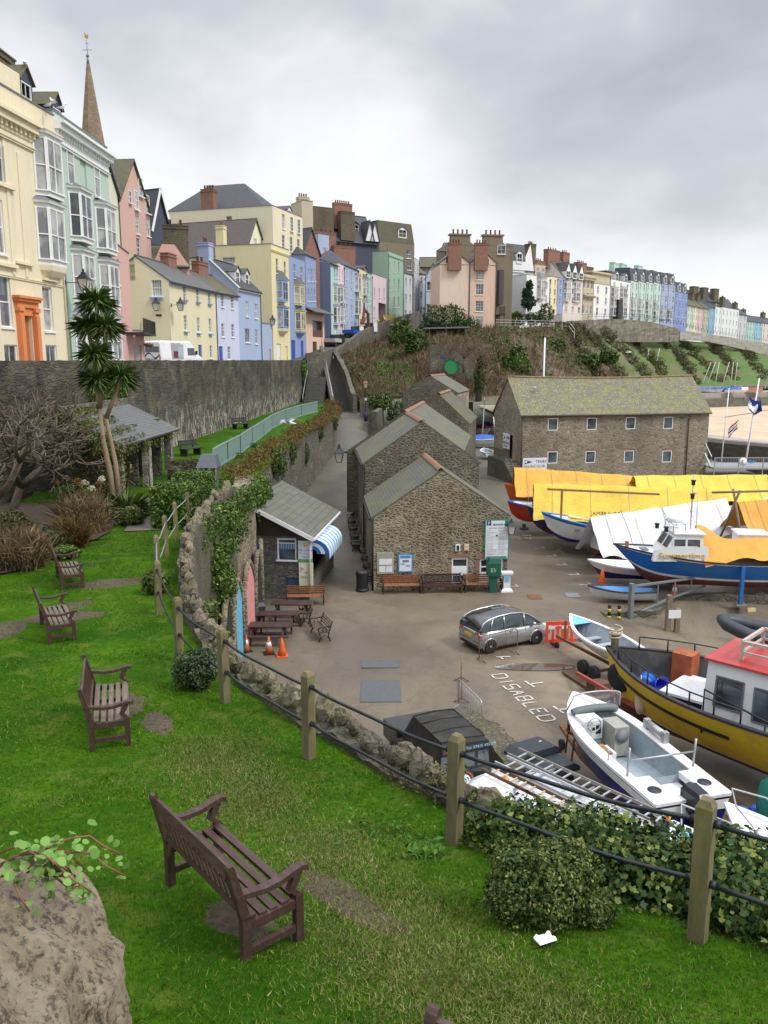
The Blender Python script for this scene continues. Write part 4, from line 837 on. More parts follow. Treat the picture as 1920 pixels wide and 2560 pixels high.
wallrun([(-11.2,121),(-8.6,122.5),(-8.2,127),(-8.0,131)],6,lambda x,y:13.0+.1*(y-121),.5,'stair_head_wall',ST_GREY,'short stone wall at the head of the garden steps, ivy at its corner','wall',jag=.1,side=1,step=.7)
wallrun([(-3.2,108.5),(-.9,108.3)],3,7.2,.6,'low_stone_wall',ST_GREY,'short square stone wall at the foot of the steps, right of the lamp post','wall',side=1)
wallrun([(-.6,107.5),(-1.4,98)],3,6.0,.6,'sloping_stone_wall',ST_GREY,'low pale stone wall sloping down behind the slate roofs at the lane corner','wall',side=1)
# promenade and sea wall
CONC=M('promenade_concrete',(.34,.32,.28),.85,var=.15,scale=.8,dirt=(.12,.11,.09),dirtamt=.7,kind='World')
wallrun([(62,236),(93,247),(125,262),(180,290)],-3,.6,1.2,'sea_wall',M('dark_sea_wall',(.13,.125,.10),.9,var=.3,scale=.5,kind='World'),'dark lower sea wall along the top of the beach','sea wall',side=1,step=6,noise_amt=.1)
b=MB();b.slab([(62,237.5,2.1),(93,248.5,2.1),(180,291.5,2.1),(182,305,2.1),(93,260,2.1),(60,250,2.1)],3.5);tag(b.build('promenade',CONC),kind='structure')
t=thing('promenade_railing','pale green iron railing along the seafront promenade above the beach','railing',(62,237.7,3.0));b=MB()
PR=[Vector((0,0,0)),Vector((31,11,0)),Vector((118,54,0))]
for a,c in zip(PR,PR[1:]):
    n=int((c-a).length/2.2)
    for i in range(n):p=a.lerp(c,i/n);b.beam(p,p+Vector((0,0,1.15)),.12)
    for q in (.35,.75,1.15):b.beam(a+Vector((0,0,q)),c+Vector((0,0,q)),.07)
b.build('railing',M('pale_green_rail',(.40,.46,.36),.6),t)
# harbour arm
wallrun([(41,118),(45,106),(56,92),(70,84)],-2.5,1.7,3.2,'harbour_wall',stone('dark_harbour_wall',[(.06,.055,.045),(.09,.08,.065),(.045,.04,.035)],(.05,.045,.035),1.3,1.6,.06),'low dark harbour wall with a pale walkway on top, right of the sailing club','harbour wall',side=-1,step=1)
b=MB();b.slab([(41.05,118,1.78),(45.05,106,1.78),(56.05,92,1.78),(70,84.1,1.78),(71.5,86.6,1.78),(58.2,94.4,1.78),(48,107.2,1.78),(44,119,1.78)][::-1],.06);tag(b.build('harbour_walkway',CONC),kind='structure')
# low wall beside the slipway
wallrun([(14.9,40.3),(17,39.9),(24,39.2),(40,38)],-1.6,lambda x,y:-.0+.35*sm(14,17,x),.6,'slipway_wall',ST_GREY,'low weathered stone wall running right from the swing gate along the slipway','wall',jag=.15,side=1,step=.4)
# ---------------- houses on the right-hand hill ----------------
PEACH2=paint('peach_blank_render',244,205,168,amt=.55)
h=House('terraced_house','peach house with twin gables and two brick chimneys on the cliff edge',(1097,160),(1237,161.5),18.0,Zat(662,160),PEACH,9);PH=h
for y in (617,741,880,1010):h.win(*Z4(1326-(y-617)*.015,y),1.55,2.0,3,4)
for x,y in ((1062,498),(1380,515)):u,z=h.at(*Z4(x,y))
b=h.b;W,H0=h.W,h.H;xm=h.at(*Z4(1240,700))[0];ra,rb=(0,xm),(xm,W)
h.walls('flat',parapet=.05)
r=MB();g=MB();gb=MB()
for (a,c),bb in (((0,xm-.03),gb),((xm+.03,W),g)):
    m=(a+c)/2;bb.poly([(a,-.003,0),(c,-.003,0),(c,-.003,H0+.4),(m,-.003,H0+2.6),(a,-.003,H0+.4)]) if bb is gb else bb.add([(a,0,H0),(c,0,H0),(c,0,H0+.4),(m,0,H0+2.6),(a,0,H0+.4)],[(0,1,2,3,4)])
    r.slab([(m,-.15,H0+2.75),(m,9,H0+2.75),(a-.1,9,H0+.4),(a-.1,-.15,H0+.4)],.12);r.slab([(m+.003,9,H0+2.75),(m+.003,-.15,H0+2.75),(c+.1,-.15,H0+.4),(c+.1,9,H0+.4)],.12)
r.build('gable_roof',SLATE_D,h.root);g.build('gable_wall',PEACH,h.root);gb.build('gable_wall',PEACH2,h.root)
b=MB();b.tube([(xm,-.1,0),(xm,-.1,H0+.6)],.09,6);b.tube([(W-.1,-.1,0),(W-.1,-.1,H0+.2)],.08,6);b.build('drainpipe',BLACK,h.root)
for x in ((1112),(1331)):
    u=h.at(*Z4(x,450))[0];o=chimney(h,u,-.35,H0+.6,2.5,1.0,3.3,BRICK,4)
for x,y in ((1062,498),(1380,515)):u,z=h.at(*Z4(x,y));m_,g_=winmesh(1.1,1.3,1,1,WHITE,False,False);o=link('window',m_,h.root,(u,-.09,z));link('pane',g_,o)
h=House('terraced_house','huge bare brown rendered house with two shouldered chimneys behind the peach house',(1112,174),(1276,176),18.5,Zat(613,174),BROWNR,10)
h.walls('flat',parapet=.1)
for px in (1151,1233):
    u=h.at(px,600)[0];b=MB();z=h.H
    z -= 1.2;b.loft([[(u-4.6,-.02,z),(u+4.6,-.02,z),(u+4.6,1.2,z),(u-4.6,1.2,z)],[(u-3.2,-.02,z+1.2),(u+3.2,-.02,z+1.2),(u+3.2,1.2,z+1.2),(u-3.2,1.2,z+1.2)],[(u-2.1,-.02,z+1.9),(u+2.1,-.02,z+1.9),(u+2.1,1.2,z+1.9),(u-2.1,1.2,z+1.9)],[(u-2.0,-.02,z+3.2),(u+2.0,-.02,z+3.2),(u+2.0,1.2,z+3.2),(u-2.0,1.2,z+3.2)]],smooth=False)
    b.box(u-2.3,-.2,z+3.202,u+2.3,1.4,z+3.5);o=b.build('chimney',BROWNR,h.root)
    for i in range(4):q=link('chimney_pot',potmesh(),o,(u-1.4+.95*i,.5,z+3.5));q.scale=(1.3,1.3,1.5)
m_,g_=winmesh(1.7,1.8,2,2,WHITE,True,False);o=link('window',m_,h.root,(h.at(*Z4(1505,412))[0],-.05,h.at(*Z4(1505,412))[1]));link('pane',g_,o)
b=MB();z=h.at(1243,720)[1];b.box(h.at(1240,700)[0],-2.5,z-3.4,h.at(1251,700)[0],-.01,z+3.4);b.build('stair_tower',M('dark_metal_cladding',(.06,.06,.065),.6),h.root)
b=MB();z=h.at(1243,788)[1];u0,u1=h.at(1236,700)[0],h.at(1252,700)[0]
b.box(u0,-4,z-.2,u1,-.01,z);[b.box(x-.04,-4,z,x+.04,-3.92,z+1.4) for x in np.linspace(u0+.1,u1-.1,8)];b.box(u0,-4,z+1.4,u1,-3.9,z+1.5);[b.beam((x,-3.8,z-.2),(x,-3.8,z-6),.14) for x in (u0+.2,u1-.2)];b.build('fire_escape',BLACK,h.root)
h=House('terraced_house','ornate blue corner house with a turret top, mostly behind the brown house',(1106,190),(1124,190),20,Zat(612,190),M('dusty_blue_render',(.15,.33,.45),.8),6);h.walls('flat',parapet=.4);h.band(h.H-1.5,.6,.6,h.mat);h.band(h.H-5,.5,.5,h.mat)
# terrace running off to the right: (label, pxL, pxR, Y_L, Y_R, base py at L/R, top py, material, cols, rows, roof...)
def terr(label,x0,x1,Y0,Y1,base,top,mat,cols,rows,**k):
    z0=Zat(base,(Y0+Y1)/2);return simple(label,(x0,Y0),(x1,Y1),z0,Zat(top,(Y0+Y1)/2),mat,cols,rows,**k)
zx=lambda v:1220+v/2.37
zy=lambda v:550+v/2.37
h=terr('white gabled house with a skylight, right of the big brown house',zx(127),zx(258),190,194,zy(500),zy(300),WHITER,1,1,ww=1.0,hh=1.2,roof='gable_x',rise=1,rmat=SLATE_D,depth=9)
b=MB();u=h.at(zx(212),zy(300))[0];b.add([(u,-.02,0),(h.W,-.02,0),(h.W,-.02,h.H-1),(lerp(u,h.W,.55),-.02,h.H+5.8),(u,-.02,h.H+2.3)],[(0,1,2,3,4)]);b.build('gable_wall',WHITER,h.root)
b=MB();b.slab([(0,-.5,h.H+2.1),(u,-.5,h.H+2.1),(lerp(u,h.W,.55),2,h.H+5.9),(0,2,h.H+5.9)],.2);b.build('upper_roof',SLATE_D,h.root);b=MB();b.box(0,-.3,h.H-.5,u-.02,4,h.H+2.0);b.build('upper_wall',WHITER,h.root);dormer(h,1.8,h.H+1.4,1.8,2.2,3,-.5,cheek=WHITER)
h=terr('low white house with a bay window behind the lone fir tree',zx(215),zx(352),186,192,zy(508),zy(345),WHITER,3,2,ww=1,hh=1.6,par=.5);h.bay(zx(312),zy(410),3.0,3.6,.8,roof=LEAD,rh=1.4)
h=terr('narrow tan house with a balcony above the low white house',zx(262),zx(325),200,203,zy(420),zy(275),TANR,2,2,ww=1,hh=1.8,par=.3);chimney(h,.5,2,h.H,2,2,5,STONE_B,3)
h=terr('yellow house with white sashes left of the beige dormered terrace',zx(340),zx(395),200,204,zy(510),zy(345),YEL2,2,3,ww=1,hh=1.8)
h=terr('bright blue sliver of a house between the yellow and the beige houses',zx(396),zx(430),210,213,zy(510),zy(350),BLUE2,1,3,ww=1,hh=1.8);chimney(h,1.0,6,h.H+1,5,1.6,3.6,BRICK,4)
BEIGE=paint('beige_render',232,214,196)
h=terr('beige terrace house with three gabled dormers and stacked bays',zx(431),zx(545),222,230,zy(560),zy(345),BEIGE,3,4,ww=1.3,hh=2.1,roof='gable_x',rise=5,rmat=SLATE_M,depth=10)
for i in range(3):dormer(h,h.W*(i+.5)/3,h.H-.2,2.4,1.8,3.4,-.3,pitch=2.2)
h.bay(zx(460),zy(450),3.2,2.3,.7);h.bay(zx(520),zy(455),3.2,2.3,.7);h.bay(zx(460),zy(400),3.2,2.3,.7);h.bay(zx(522),zy(402),3.2,2.3,.7);chimney(h,2,5,h.H+4,6,1.5,3.2,BRICK,4);chimney(h,h.W-2,5,h.H+4,3.4,1.5,3.2,BRICK,3)
h=terr('ornate tan stone house with heavy cornices and a flower balcony',zx(540),zx(607),231,236,zy(570),zy(345),TANR,3,3,ww=1.2,hh=2.3,par=1.0);h.band(h.H-.6,.6,.7);h.band(h.H-5,.4,.4);h.band(5.0,.3,.8)
h=terr('plain white three-storey house below a tan parapet',zx(608),zx(706),237,245,zy(578),zy(385),WHITER,2,3,ww=1.3,hh=2.6,par=.1);b=MB();b.box(-.2,.5,h.H,h.W+.2,6,h.H+3.0);b.box(-1.5,-.1,h.H+3.002,h.W+.1,6.2,h.H+3.5);b.build('parapet',TANR,h.root);chimney(h,h.W*.1,5,h.H+3,5,1.5,3.0,BRICK,4);chimney(h,h.W*.55,5,h.H+3,4,1.5,2.2,STONE_B,0)
h=terr('white bay-fronted hotel with a dark doorway',zx(707),zx(823),246,258,zy(592),zy(368),WHITER,3,4,ww=1.3,hh=2.2,par=.3)
for zz in (430,487,540):
    for x in (724,796):h.bay(zx(x),zy(zz-(x-724)*-.05),4.2,2.5,.9)
for i in range(2):dormer(h,h.W*(.35+.45*i),h.H+.3,2.2,2,2.5,.4)
b=MB();u=h.at(zx(753),zy(570))[0];b.box(u-1.6,-1.6,0,u+1.6,-.01,5.6);b.build('porch',BLACK,h.root);b=MB();r_=MB();r_.box(1,2,h.H,h.W,8,h.H+3.0);r_.build('attic',SLATE_D,h.root)
MINT3=paint('seafoam_render',176,226,208);mans=M('mansard_slate',(.06,.065,.085),.6,var=.2,kind='World')
for i,(a,c) in enumerate(((824,868),(868,913),(913,958),(958,1001))):
    Y0,Y1=lerp(259,290,i/4),lerp(259,290,(i+1)/4);h=terr(('first','second','third','fourth')[i]+' from the left of the four seafoam green mansard-roofed terrace houses',zx(a),zx(c),Y0,Y1,zy(598+i*4),zy(366+i*3),MINT3,2,4,ww=1.5,hh=2.3,roof='mansard',rise=4.0,rmat=mans)
    h.bay(zx((a+c)/2+6),zy(500+i*5),3.4,2.6,.8);h.bay(zx((a+c)/2+6),zy(550+i*5),3.4,2.6,.8);dormer(h,h.W*.5,h.H+.3,2.6,2.2,2.4,-.1,pitch=1);h.root['group']='seafoam terrace houses'
    if i in (0,1,3):chimney(h,h.W*.2,6,h.H+3.4,5.5,1.5,2.2,MINT3,0)
for i,(a,c,n) in enumerate(((1002,1043,'left'),(1043,1085,'right'))):
    h=terr(n+' one of the two periwinkle blue mansard-roofed terrace houses',zx(a),zx(c),290+i*5,295+i*5,zy(612+i*5),zy(382+i*4),BLUE2 if 0 else paint('periwinkle_render',140,170,232),2,4,ww=1.5,hh=2.3,roof='mansard',rise=4.0,rmat=mans);dormer(h,h.W*.5,h.H+.3,2.6,2.2,2.4,-.1,pitch=1);h.bay(zx((a+c)/2),zy(560),3.4,2.6,.8)
COBALT=paint('cobalt_render',92,135,232)
h=terr('deep cobalt blue end-of-terrace house with a slate mansard',zx(1086),zx(1160),300,312,zy(635),zy(432),COBALT,4,4,ww=1.4,hh=2.2,roof='mansard',rise=3.6,rmat=mans)
for i in range(2):dormer(h,h.W*(.28+.42*i),h.H+.3,2.6,2.2,2.4,-.1,pitch=1)
for k_ in range(3):pass
low=[('pale green house at the start of the low pastel row',1160,1195,645,505,paint('pale_green_render',190,222,196),2),('cream house second in the low pastel row',1196,1225,648,512,paint('pale_cream_render',240,224,180),2),('pink house in the middle of the low pastel row',1226,1256,655,518,paint('candy_pink_render',240,176,190),2),
       ('olive green house in the low pastel row',1257,1290,660,522,paint('olive_render',180,196,150),2),('turquoise blue house in the low pastel row',1291,1324,668,515,paint('turquoise_render',80,180,230),2),('white house with a canopy balcony after the turquoise house',1325,1365,672,522,WHITER,2),('long white hotel with evenly spaced sashes',1366,1466,685,530,WHITER,5),
       ('white house with a grey top beside the long white hotel',1467,1516,694,560,GREYW,2),('aqua house near the right end of the seafront',1517,1566,698,598,TEAL,3),('sky blue house near the right end of the seafront',1567,1608,702,604,paint('seaside_blue_render',110,195,235),2),('cream house at the far right of the seafront',1609,1700,708,612,BEIGE,4)]
for i,(lb,a,c,bz,tz,mt_,cl) in enumerate(low):
    Y0=lerp(315,430,(a-1160)/500);Y1=lerp(315,430,(c-1160)/500);h=terr(lb,zx(a),zx(c),Y0,Y1,zy(bz),zy(tz),mt_,cl,3,ww=1.3,hh=2.1,roof='gable_x' if i not in (5,6) else 'flat',rise=3,rmat=SLATE_M if i < 4 else SLATE_D)
    if i in (0,2,3,6,7,8,10):chimney(h,h.W*.5,4,h.H+2,4,1.6,3.4,STONE_B,3)
h=terr('big tan stone block with three square chimneys behind the low pastel row',zx(1190),zx(1350),345,360,zy(520),zy(478),STONE_B,4,1,ww=1.3,hh=1.8,roof='gable_x',rise=4,rmat=SLATE_D)
for u in (.1,.45,.85):chimney(h,h.W*u,1,h.H+1,4,2,4.2,STONE_B,0)
h=terr('dark roofed house behind the long white hotel',zx(1365),zx(1440),400,405,zy(540),zy(518),STONE_B,2,1,ww=1,hh=1.2,roof='gable_x',rise=4,rmat=SLATE_D)
# cliff-top walls and railings
wallrun([tuple(D(1430,800,214).xy),tuple(D(1500,800,234).xy),tuple(D(1600,800,252).xy),tuple(D(1700,800,290).xy)],lambda x,y:Zat(855,y),lambda x,y:pw([(214,Zat(802,214)),(240,Zat(797,240)),(262,Zat(805,262)),(290,Zat(822,290))],y),1.5,'cliff_wall',stone('cliff_wall_stone',[(.24,.21,.17),(.17,.15,.12),(.3,.27,.22)],(.2,.18,.15),.7,1.4,.06,stain=(.06,.055,.05),samt=.8),'high curved stone retaining wall holding up the seafront terrace','retaining wall',side=1,step=4,noise_amt=.3)
wallrun([tuple(D(1701,830,290).xy),tuple(D(1760,830,318).xy),tuple(D(1920,860,395).xy),tuple(D(2100,860,450).xy)],lambda x,y:Zat(pw([(290,850),(318,852),(395,890),(450,900)],y),y),lambda x,y:Zat(pw([(290,826),(318,834),(395,859),(450,875)],y),y),1.5,'seafront_wall',CONC,'lower pale grey seafront wall continuing to the right below the pastel row','wall',side=1,step=6,noise_amt=.2)
def rails(name,label,P,hgt=1.2,sp=2.5,mat=STEEL,r=.05,lines=(.5,1.0),cat='railing'):
    o=Vector(P[0]);b=MB();P=[Vector(p)-o for p in P]
    for a,c in zip(P,P[1:]):
        n=max(1,int((c-a).length/sp))
        for i in range(n+1):p=a.lerp(c,i/n);b.beam(p,p+Vector((0,0,hgt)),r*1.6)
        for q in lines:b.beam(a+Vector((0,0,q*hgt)),c+Vector((0,0,q*hgt)),r*1.2)
    t=thing(name,label,cat,o);b.build('railing',mat,t);return t
rails('cliff_top_railing','dark railing along the top of the seafront terrace wall',[D(1470,797,230),D(1600,797,251.5),D(1700,815,289),D(1760,832,318),D(1920,856,395)],1.3,4,BLACK,.06)
rails('white_railing','white three-bar railing on the cliff just right of the peach house',[D(1236,820,166),D(1385,822,178)],1.6,5,M('white_rail',(.5,.5,.48),.7),.055,(.35,.7,1.0))
rails('white_railing','short white railing pen where the cliff path turns down to the right',[D(1405,826,182),D(1422,826,182),D(1436,845,178)],1.8,3,M('white_rail',(.5,.5,.48),.7),.055,(.5,1.0))
# slanting concrete shelter roof and green round-topped door in the cliff wall
t=thing('cliff_shelter','flat-roofed open shelter under the ivy mound on the cliff','shelter',D(1113,850,152));b=MB();b.slab([(-4,-2.5,2.1),(4.2,-2.5,2.3),(4.2,3,2.3),(-4,3,2.1)],.25);b.build('roof',LEAD,t);b=MB();[b.beam((x,-2.2,-1),(x,-2.2,2),.15) for x in (-3,0,3.5)];b.box(-3,1,-1.5,3.5,1.3,2);b.build('post',TIMBER,t)
wallrun([tuple(D(1075,900,125).xy),tuple(D(1185,900,126).xy)],1,lambda x,y:Zat(862,125)+.6*nz(x,y,0,.5),1.0,'arch_wall',ST_GREY,'rough stone cliff wall with the round green doorway','wall',jag=.3,side=1,step=1,noise_amt=.3)
t=thing('green_door','bright green round-topped door set in the cliff wall','door',D(1128,935,123.6));b=MB();n=28;b.add([(1.03*math.cos(2*PI*i/n),-.05,1.03+1.03*math.sin(2*PI*i/n)) for i in range(n)]+[(1.03*math.cos(2*PI*i/n),.3,1.03+1.03*math.sin(2*PI*i/n)) for i in range(n)],[tuple(range(n))]+[(i,(i+1) % n,n+(i+1) % n,n+i) for i in range(n)]);t.scale=(1.0,1,1.05);b.build('door',M('green_door_paint',(.03,.30,.10),.5),t)
b=MB();b.tube([(1.1*math.cos(a),-.08,1.03+1.1*math.sin(a)) for a in np.linspace(0,2*PI,29)],.08,5);b.build('door_frame',M('dark_green_frame',(.02,.12,.05),.6),t)
tag(MB().box(-.35,-.03,-.3,.35,.03,.3).build('notice',M('blue_sign',(.02,.07,.35),.5),None,D(1106,893,123.6)),'small blue sign left of the round green door','sign')
# ---------------- quay buildings ----------------
SLQ=slate('quay_slate',(.105,.108,.095),(.145,.145,.12),(.14,.14,.06),.85,.32,.19,.6,None,.7)
def stonehouse(name,label,x,y,rz,W,Dp,z0,eave,ridge,wm,rm=SLQ,holes=(),ridgetile=True,cat='building',over=.15,tilepart=1.0,side=()):
    t=thing(name,label,cat,(x,y,z0),rz);b=MB();H=eave-z0;Rg=ridge-z0;m=W/2;
    b.panel((0,0,0),(1,0,0),W,H,list(holes),.16);b.panel((0,Dp,0),(0,-1,0),Dp,H,[],.1);b.panel((W,0,0),(0,1,0),Dp,H,list(side),.16);b.panel((W,Dp,0),(-1,0,0),W,H,[],.1)
    b.poly([(0,0,H),(W,0,H),(m,0,Rg)]);b.poly([(W,Dp,H),(0,Dp,H),(m,Dp,Rg)]);b.build('wall',wm,t)
    k=(Rg-H)/m;r=MB();
    r.slab([(m,.05,Rg+.1),(m,Dp,Rg+.1),(-over,Dp,H-over*k+.1),(-over,.05,H-over*k+.1)],.14);r.slab([(m+.003,Dp,Rg+.1),(m+.003,.05,Rg+.1),(W+over,.05,H-over*k+.1),(W+over,Dp,H-over*k+.1)],.14);ro=r.build('roof',rm,t)
    if ridgetile:q=MB();q.loft([[(m-.22,y_,Rg+.03),(m-.12,y_,Rg+.14),(m,y_,Rg+.2),(m+.12,y_,Rg+.14),(m+.22,y_,Rg+.03)] for y_ in np.linspace(.0,Dp*tilepart,8)],closed=False,cap0=False,cap1=False);q.build('ridge_tiles',TERRA,ro)
    g=MB();g.tube([(-over-.06,0,H-over*k),(-over-.06,Dp,H-over*k)],.06,6);g.tube([(-.07,.1,0),(-.07,.1,H-.1)],.05,6);g.build('gutter',BLACK,t)
    return t,H,Rg
BW=brick('old_red_brick',(.34,.13,.08),(.25,.10,.07))
wx=lambda px:(px-935)/334*7.1
b1,H1,R1=stonehouse('stone_store','nearest rubble stone building with notices, benches and two white windows in its gable',-.53,41.8,.08,7.1,7.0,0,3.95,6.35,ST_GABLE,holes=[(4.12,.45,5.0,1.72),(5.62,.35,6.88,1.65)][:2])
def flat(name,x0,z0,x1,z1,mat,parent,y=-.03,th=.03):b=MB();b.box(x0,y,z0,x1,y+th,z1);return b.build(name,mat,parent)
b=MB();b.box(4.12,.04,.45,4.2,.12,1.72);b.box(4.92,.04,.45,5.0,.12,1.72);b.box(4.2,.04,1.62,4.92,.12,1.72);b.box(4.2,.04,.75,4.92,.12,1.25);b.box(4.12,-.05,.36,5.0,.039,.449);o=b.build('window',WHITE,b1);flat('pane',4.2,.5,4.92,1.62,GLASS,o,.13,.01)
b=MB();b.box(5.62,.04,.35,6.88,.12,.45);b.box(5.62,.04,1.55,6.88,.12,1.65);[b.box(x,.04,.45,x+.09,.12,1.55) for x in (5.62,6.2,6.79)];b.box(5.71,.05,1.16,6.79,.11,1.22);b.box(5.71,.06,.45,6.79,.1,.9);o=b.build('window',WHITE,b1);flat('pane',5.7,.5,6.8,1.55,GLASS,o,.125,.01)
flat('brick_lintel',3.98,1.725,5.1,1.93,BW,b1,-.025,.05);flat('brick_lintel',5.4,1.66,7.0,1.9,BW,b1,-.025,.05);flat('brick_quoin',3.9,.5,4.1,1.3,BW,b1,-.02,.04);flat('brick_quoin',5.35,.9,5.6,1.5,BW,b1,-.02,.04)
b2,H2,R2=stonehouse('stone_store','middle rubble stone building rising behind the nearest one',-1.18,49.9,.08,7.1,9.2,.0,5.75,8.25,ST_GAB2)
b=MB();b.box(-.02,1.5,.0,.05,2.6,2.4);b.box(-.03,3.6,1.2,.05,4.6,2.2);b.build('brick_patch',BW,b2)
b3,H3,R3=stonehouse('stone_store','third stone building whose slate ridge turns right toward the cliff',-2.6,59.3,-.14,8.2,14,1,5.5,8.3,ST_GAB2)
b4,H4,R4=stonehouse('stone_store','narrow mossy stone building tucked between the third and the farthest store',2.2,76,-.18,5.6,10,0,6.3,8.9,ST_GAB2,SLATE_M)
sl=[(1.2+i*1.6,4.0,1.7+i*1.6,6.4) for i in range(4)]
b5,H5,R5=stonehouse('stone_store','farthest stone building with four slit windows in its pale side wall',2.1,93.5,-.24,6.2,9.5,1.5,8.4,10.2,ST_GREY,SLQ,side=sl)
b=MB();b.panel((6.203,0,0),(0,1,0),9.5,6.85,sl,.1);b.build('side_wall',stone('pinkish_rubble',[(.38,.30,.24),(.28,.22,.18),(.42,.34,.28)],(.4,.33,.27),1.4,1.4,.06,samt=.3),b5)
flat('pane',0,0,.01,.01,GLASS,b5);b=MB();b.box(5.95,1,3.9,6.0,7,6.5);b.build('slit_panes',GLASS,b5)
# sailing club
CL=(Xat(1298,82,0),82.0);CR=Vector((34.2-CL[0],86.6-82,0));cang=math.atan2(CR.y,CR.x);CW=CR.length
t=thing('sailing_club_building','long two-storey stone sailing club with a lichened slate roof and eight small white windows','building',(CL[0],CL[1],0),cang);SC=t
H=House.__new__(House);H.L=Vector((CL[0],CL[1],0));H.z0=0;H.ud=CR.normalized();H.nd=Vector((H.ud.y,-H.ud.x,0));H.W=CW;H.holes=[];H.sholes=[];H.root=t;H.depth=7.6;H.H=6.75
Z7=lambda x,y:(1220+x/2.37,850+y/2.37)
for x,y in ((385,500),(615,497),(845,493),(1068,491),(382,696),(607,693),(835,690),(1060,690)):
    H.win(*Z7(x,y),1.08,1.22,1,1,sill=False,rail=False,inset=.03,gm=GLASS)
b=MB();b.panel((0,0,-1),(1,0,0),CW,7.75,[(a,c+1,d,e+1) for a,c,d,e in H.holes],.12);b.panel((0,7.6,-1),(0,-1,0),7.6,7.75,[(4.3,1+1.9,5.5,1+4.4)],.25);b.panel((CW,0,-1),(0,1,0),7.6,7.75,[]);b.panel((CW,7.6,-1),(-1,0,0),CW,7.75,[])
for x in (0,CW):b.poly([(x,7.6,6.75),(x,0,6.75),(x,3.8,10.2)] if x == 0 else [(x,0,6.75),(x,7.6,6.75),(x,3.8,10.2)])
b.build('wall',ST_CLUB,t)
CLR=slate('lichened_slate',(.15,.145,.115),(.21,.20,.15),(.21,.195,.055),.85,.26,.17,.8,(.38,.37,.29),1.5);r=MB();k=3.45/3.8;Wd=CW
def ridge_z(x):return 10.3-.18*math.sin(PI*x/Wd)+.02*x/Wd
for (ya,yb,za,zb_2) in ((-.25,3.8,6.62,None),(8.0-.15,3.803,6.5,None)):
    n=12;vs=[]
    for i in range(n+1):x=lerp(-.12,Wd+.12,i/n);vs += [(x,ya,za),(x,yb,ridge_z(x)),(x,ya,za-.14),(x,yb,ridge_z(x)-.14)]
    fs=[];
    for i in range(n):
        o_=4*i;fs += [(o_,o_+4,o_+5,o_+1) if ya < 1 else (o_+1,o_+5,o_+4,o_),(o_+2,o_+3,o_+7,o_+6),(o_,o_+2,o_+6,o_+4)]
    fs += [(0,1,3,2),(4*n,4*n+2,4*n+3,4*n+1)];r.add(vs,fs)
ro=r.build('roof',CLR,t);q=MB();q.tube([(x,3.8,ridge_z(x)+.03) for x in np.linspace(-.15,Wd+.15,20)],.11,6);q.build('ridge_tiles',M('mossy_ridge',(.24,.17,.09),.9,var=.4,kind='World'),ro)
b=MB();b.lathe([(.1,0),(.1,1.0),(.15,1.02),(.15,1.12)],8,(2.2,2.0,8.2));b.build('flue',WHITE,t)
g=MB();g.tube([(-.1,-.3,6.5),(CW+.1,-.3,6.5)],.07,6);g.tube([(.12,-.1,0),(.12,-.1,6.5)],.06,6);g.tube([(CW*.885,-.1,0),(CW*.885,-.1,5.9),(CW*.9,-.3,6.4)],.06,6);g.build('gutter',M('brown_pipe',(.07,.05,.035),.6),t)
for a,c,d,e in H.holes:b=MB();b.box(a-.06,-.02,e+.04,d+.06,.02,e+.26);b.build('brick_lintel',BW,t)
flat('door',0,0,.01,.01,BLACK,t);b=MB();b.box(.22,2.1,1.9,.28,3.3,4.4);b.build('side_door',BLACK,t)
def text(s,size,mat,parent,loc,rot=(PI/2,0,0),ext=.006,name='lettering',align='LEFT',sx=1.0):
    c=bpy.data.curves.new(name,'FONT');c.body=s;c.size=size;c.extrude=ext;c.align_x=align;c.resolution_u=2;c.space_character=1.05
    o=bpy.data.objects.new(name+'_tmp',c);COL.objects.link(o);dg=bpy.context.evaluated_depsgraph_get();me=bpy.data.meshes.new_from_object(o.evaluated_get(dg));bpy.data.objects.remove(o);me.name=name
    me.materials.clear();me.materials.append(mat);q=link(name,me,parent,loc,rot);q.scale=(sx,1,1);return q
NAVY=M('navy_paint',(.015,.02,.12),.5);SIGNW=M('sign_white',(.72,.73,.76),.5,var=.03);REDP=M('red_paint',(.5,.03,.02),.5)
MAROON=M('maroon_trim',(.15,.02,.08),.5)
def clubsign(t):
    b=MB();b.box(0,-.05,0,2.6,0,1.5);b.build('board',SIGNW,t);b=MB();b.box(-.02,-.06,1.42,2.62,-.051,1.5);b.build('trim',MAROON,t)
    b=MB();b.add([(.2,-.06,1.2),(.2,-.06,.75),(1.05,-.06,.98)],[(0,1,2)]);b.build('pennant',NAVY,t);b=MB();b.lathe([(.0,0),(.13,0),(.13,.006),(0,.006)],12,(.34,-.068,.98),axis='y');b.build('badge',SIGNW,t)
    text('TENBY',.38,NAVY,t,(1.38,-.055,.88));text('SAILING CLUB',.36,NAVY,t,(.1,-.055,.42),sx=.95);text('ALL VISITORS WELCOME',.14,NAVY,t,(.3,-.055,.18))
u,z=H.at(*Z7(203,772));p=H.L+H.ud*u;t1=thing('club_sign','white sailing club sign with a navy pennant on the front wall above the orange tarp','sign',(p.x+.0,p.y-.05,z-.15),cang);clubsign(t1)
t2=thing('club_sign','tall narrow sailing club sign on the gable wall facing the alley','sign',(CL[0]-.52+.0,CL[1]+2.35,3.0),cang-PI/2);t2.location=(CL[0]-math.sin(cang)*4.6-.06,CL[1]+math.cos(cang)*4.6,2.9);clubsign(t2);t2.scale=(.72,1,1.15)
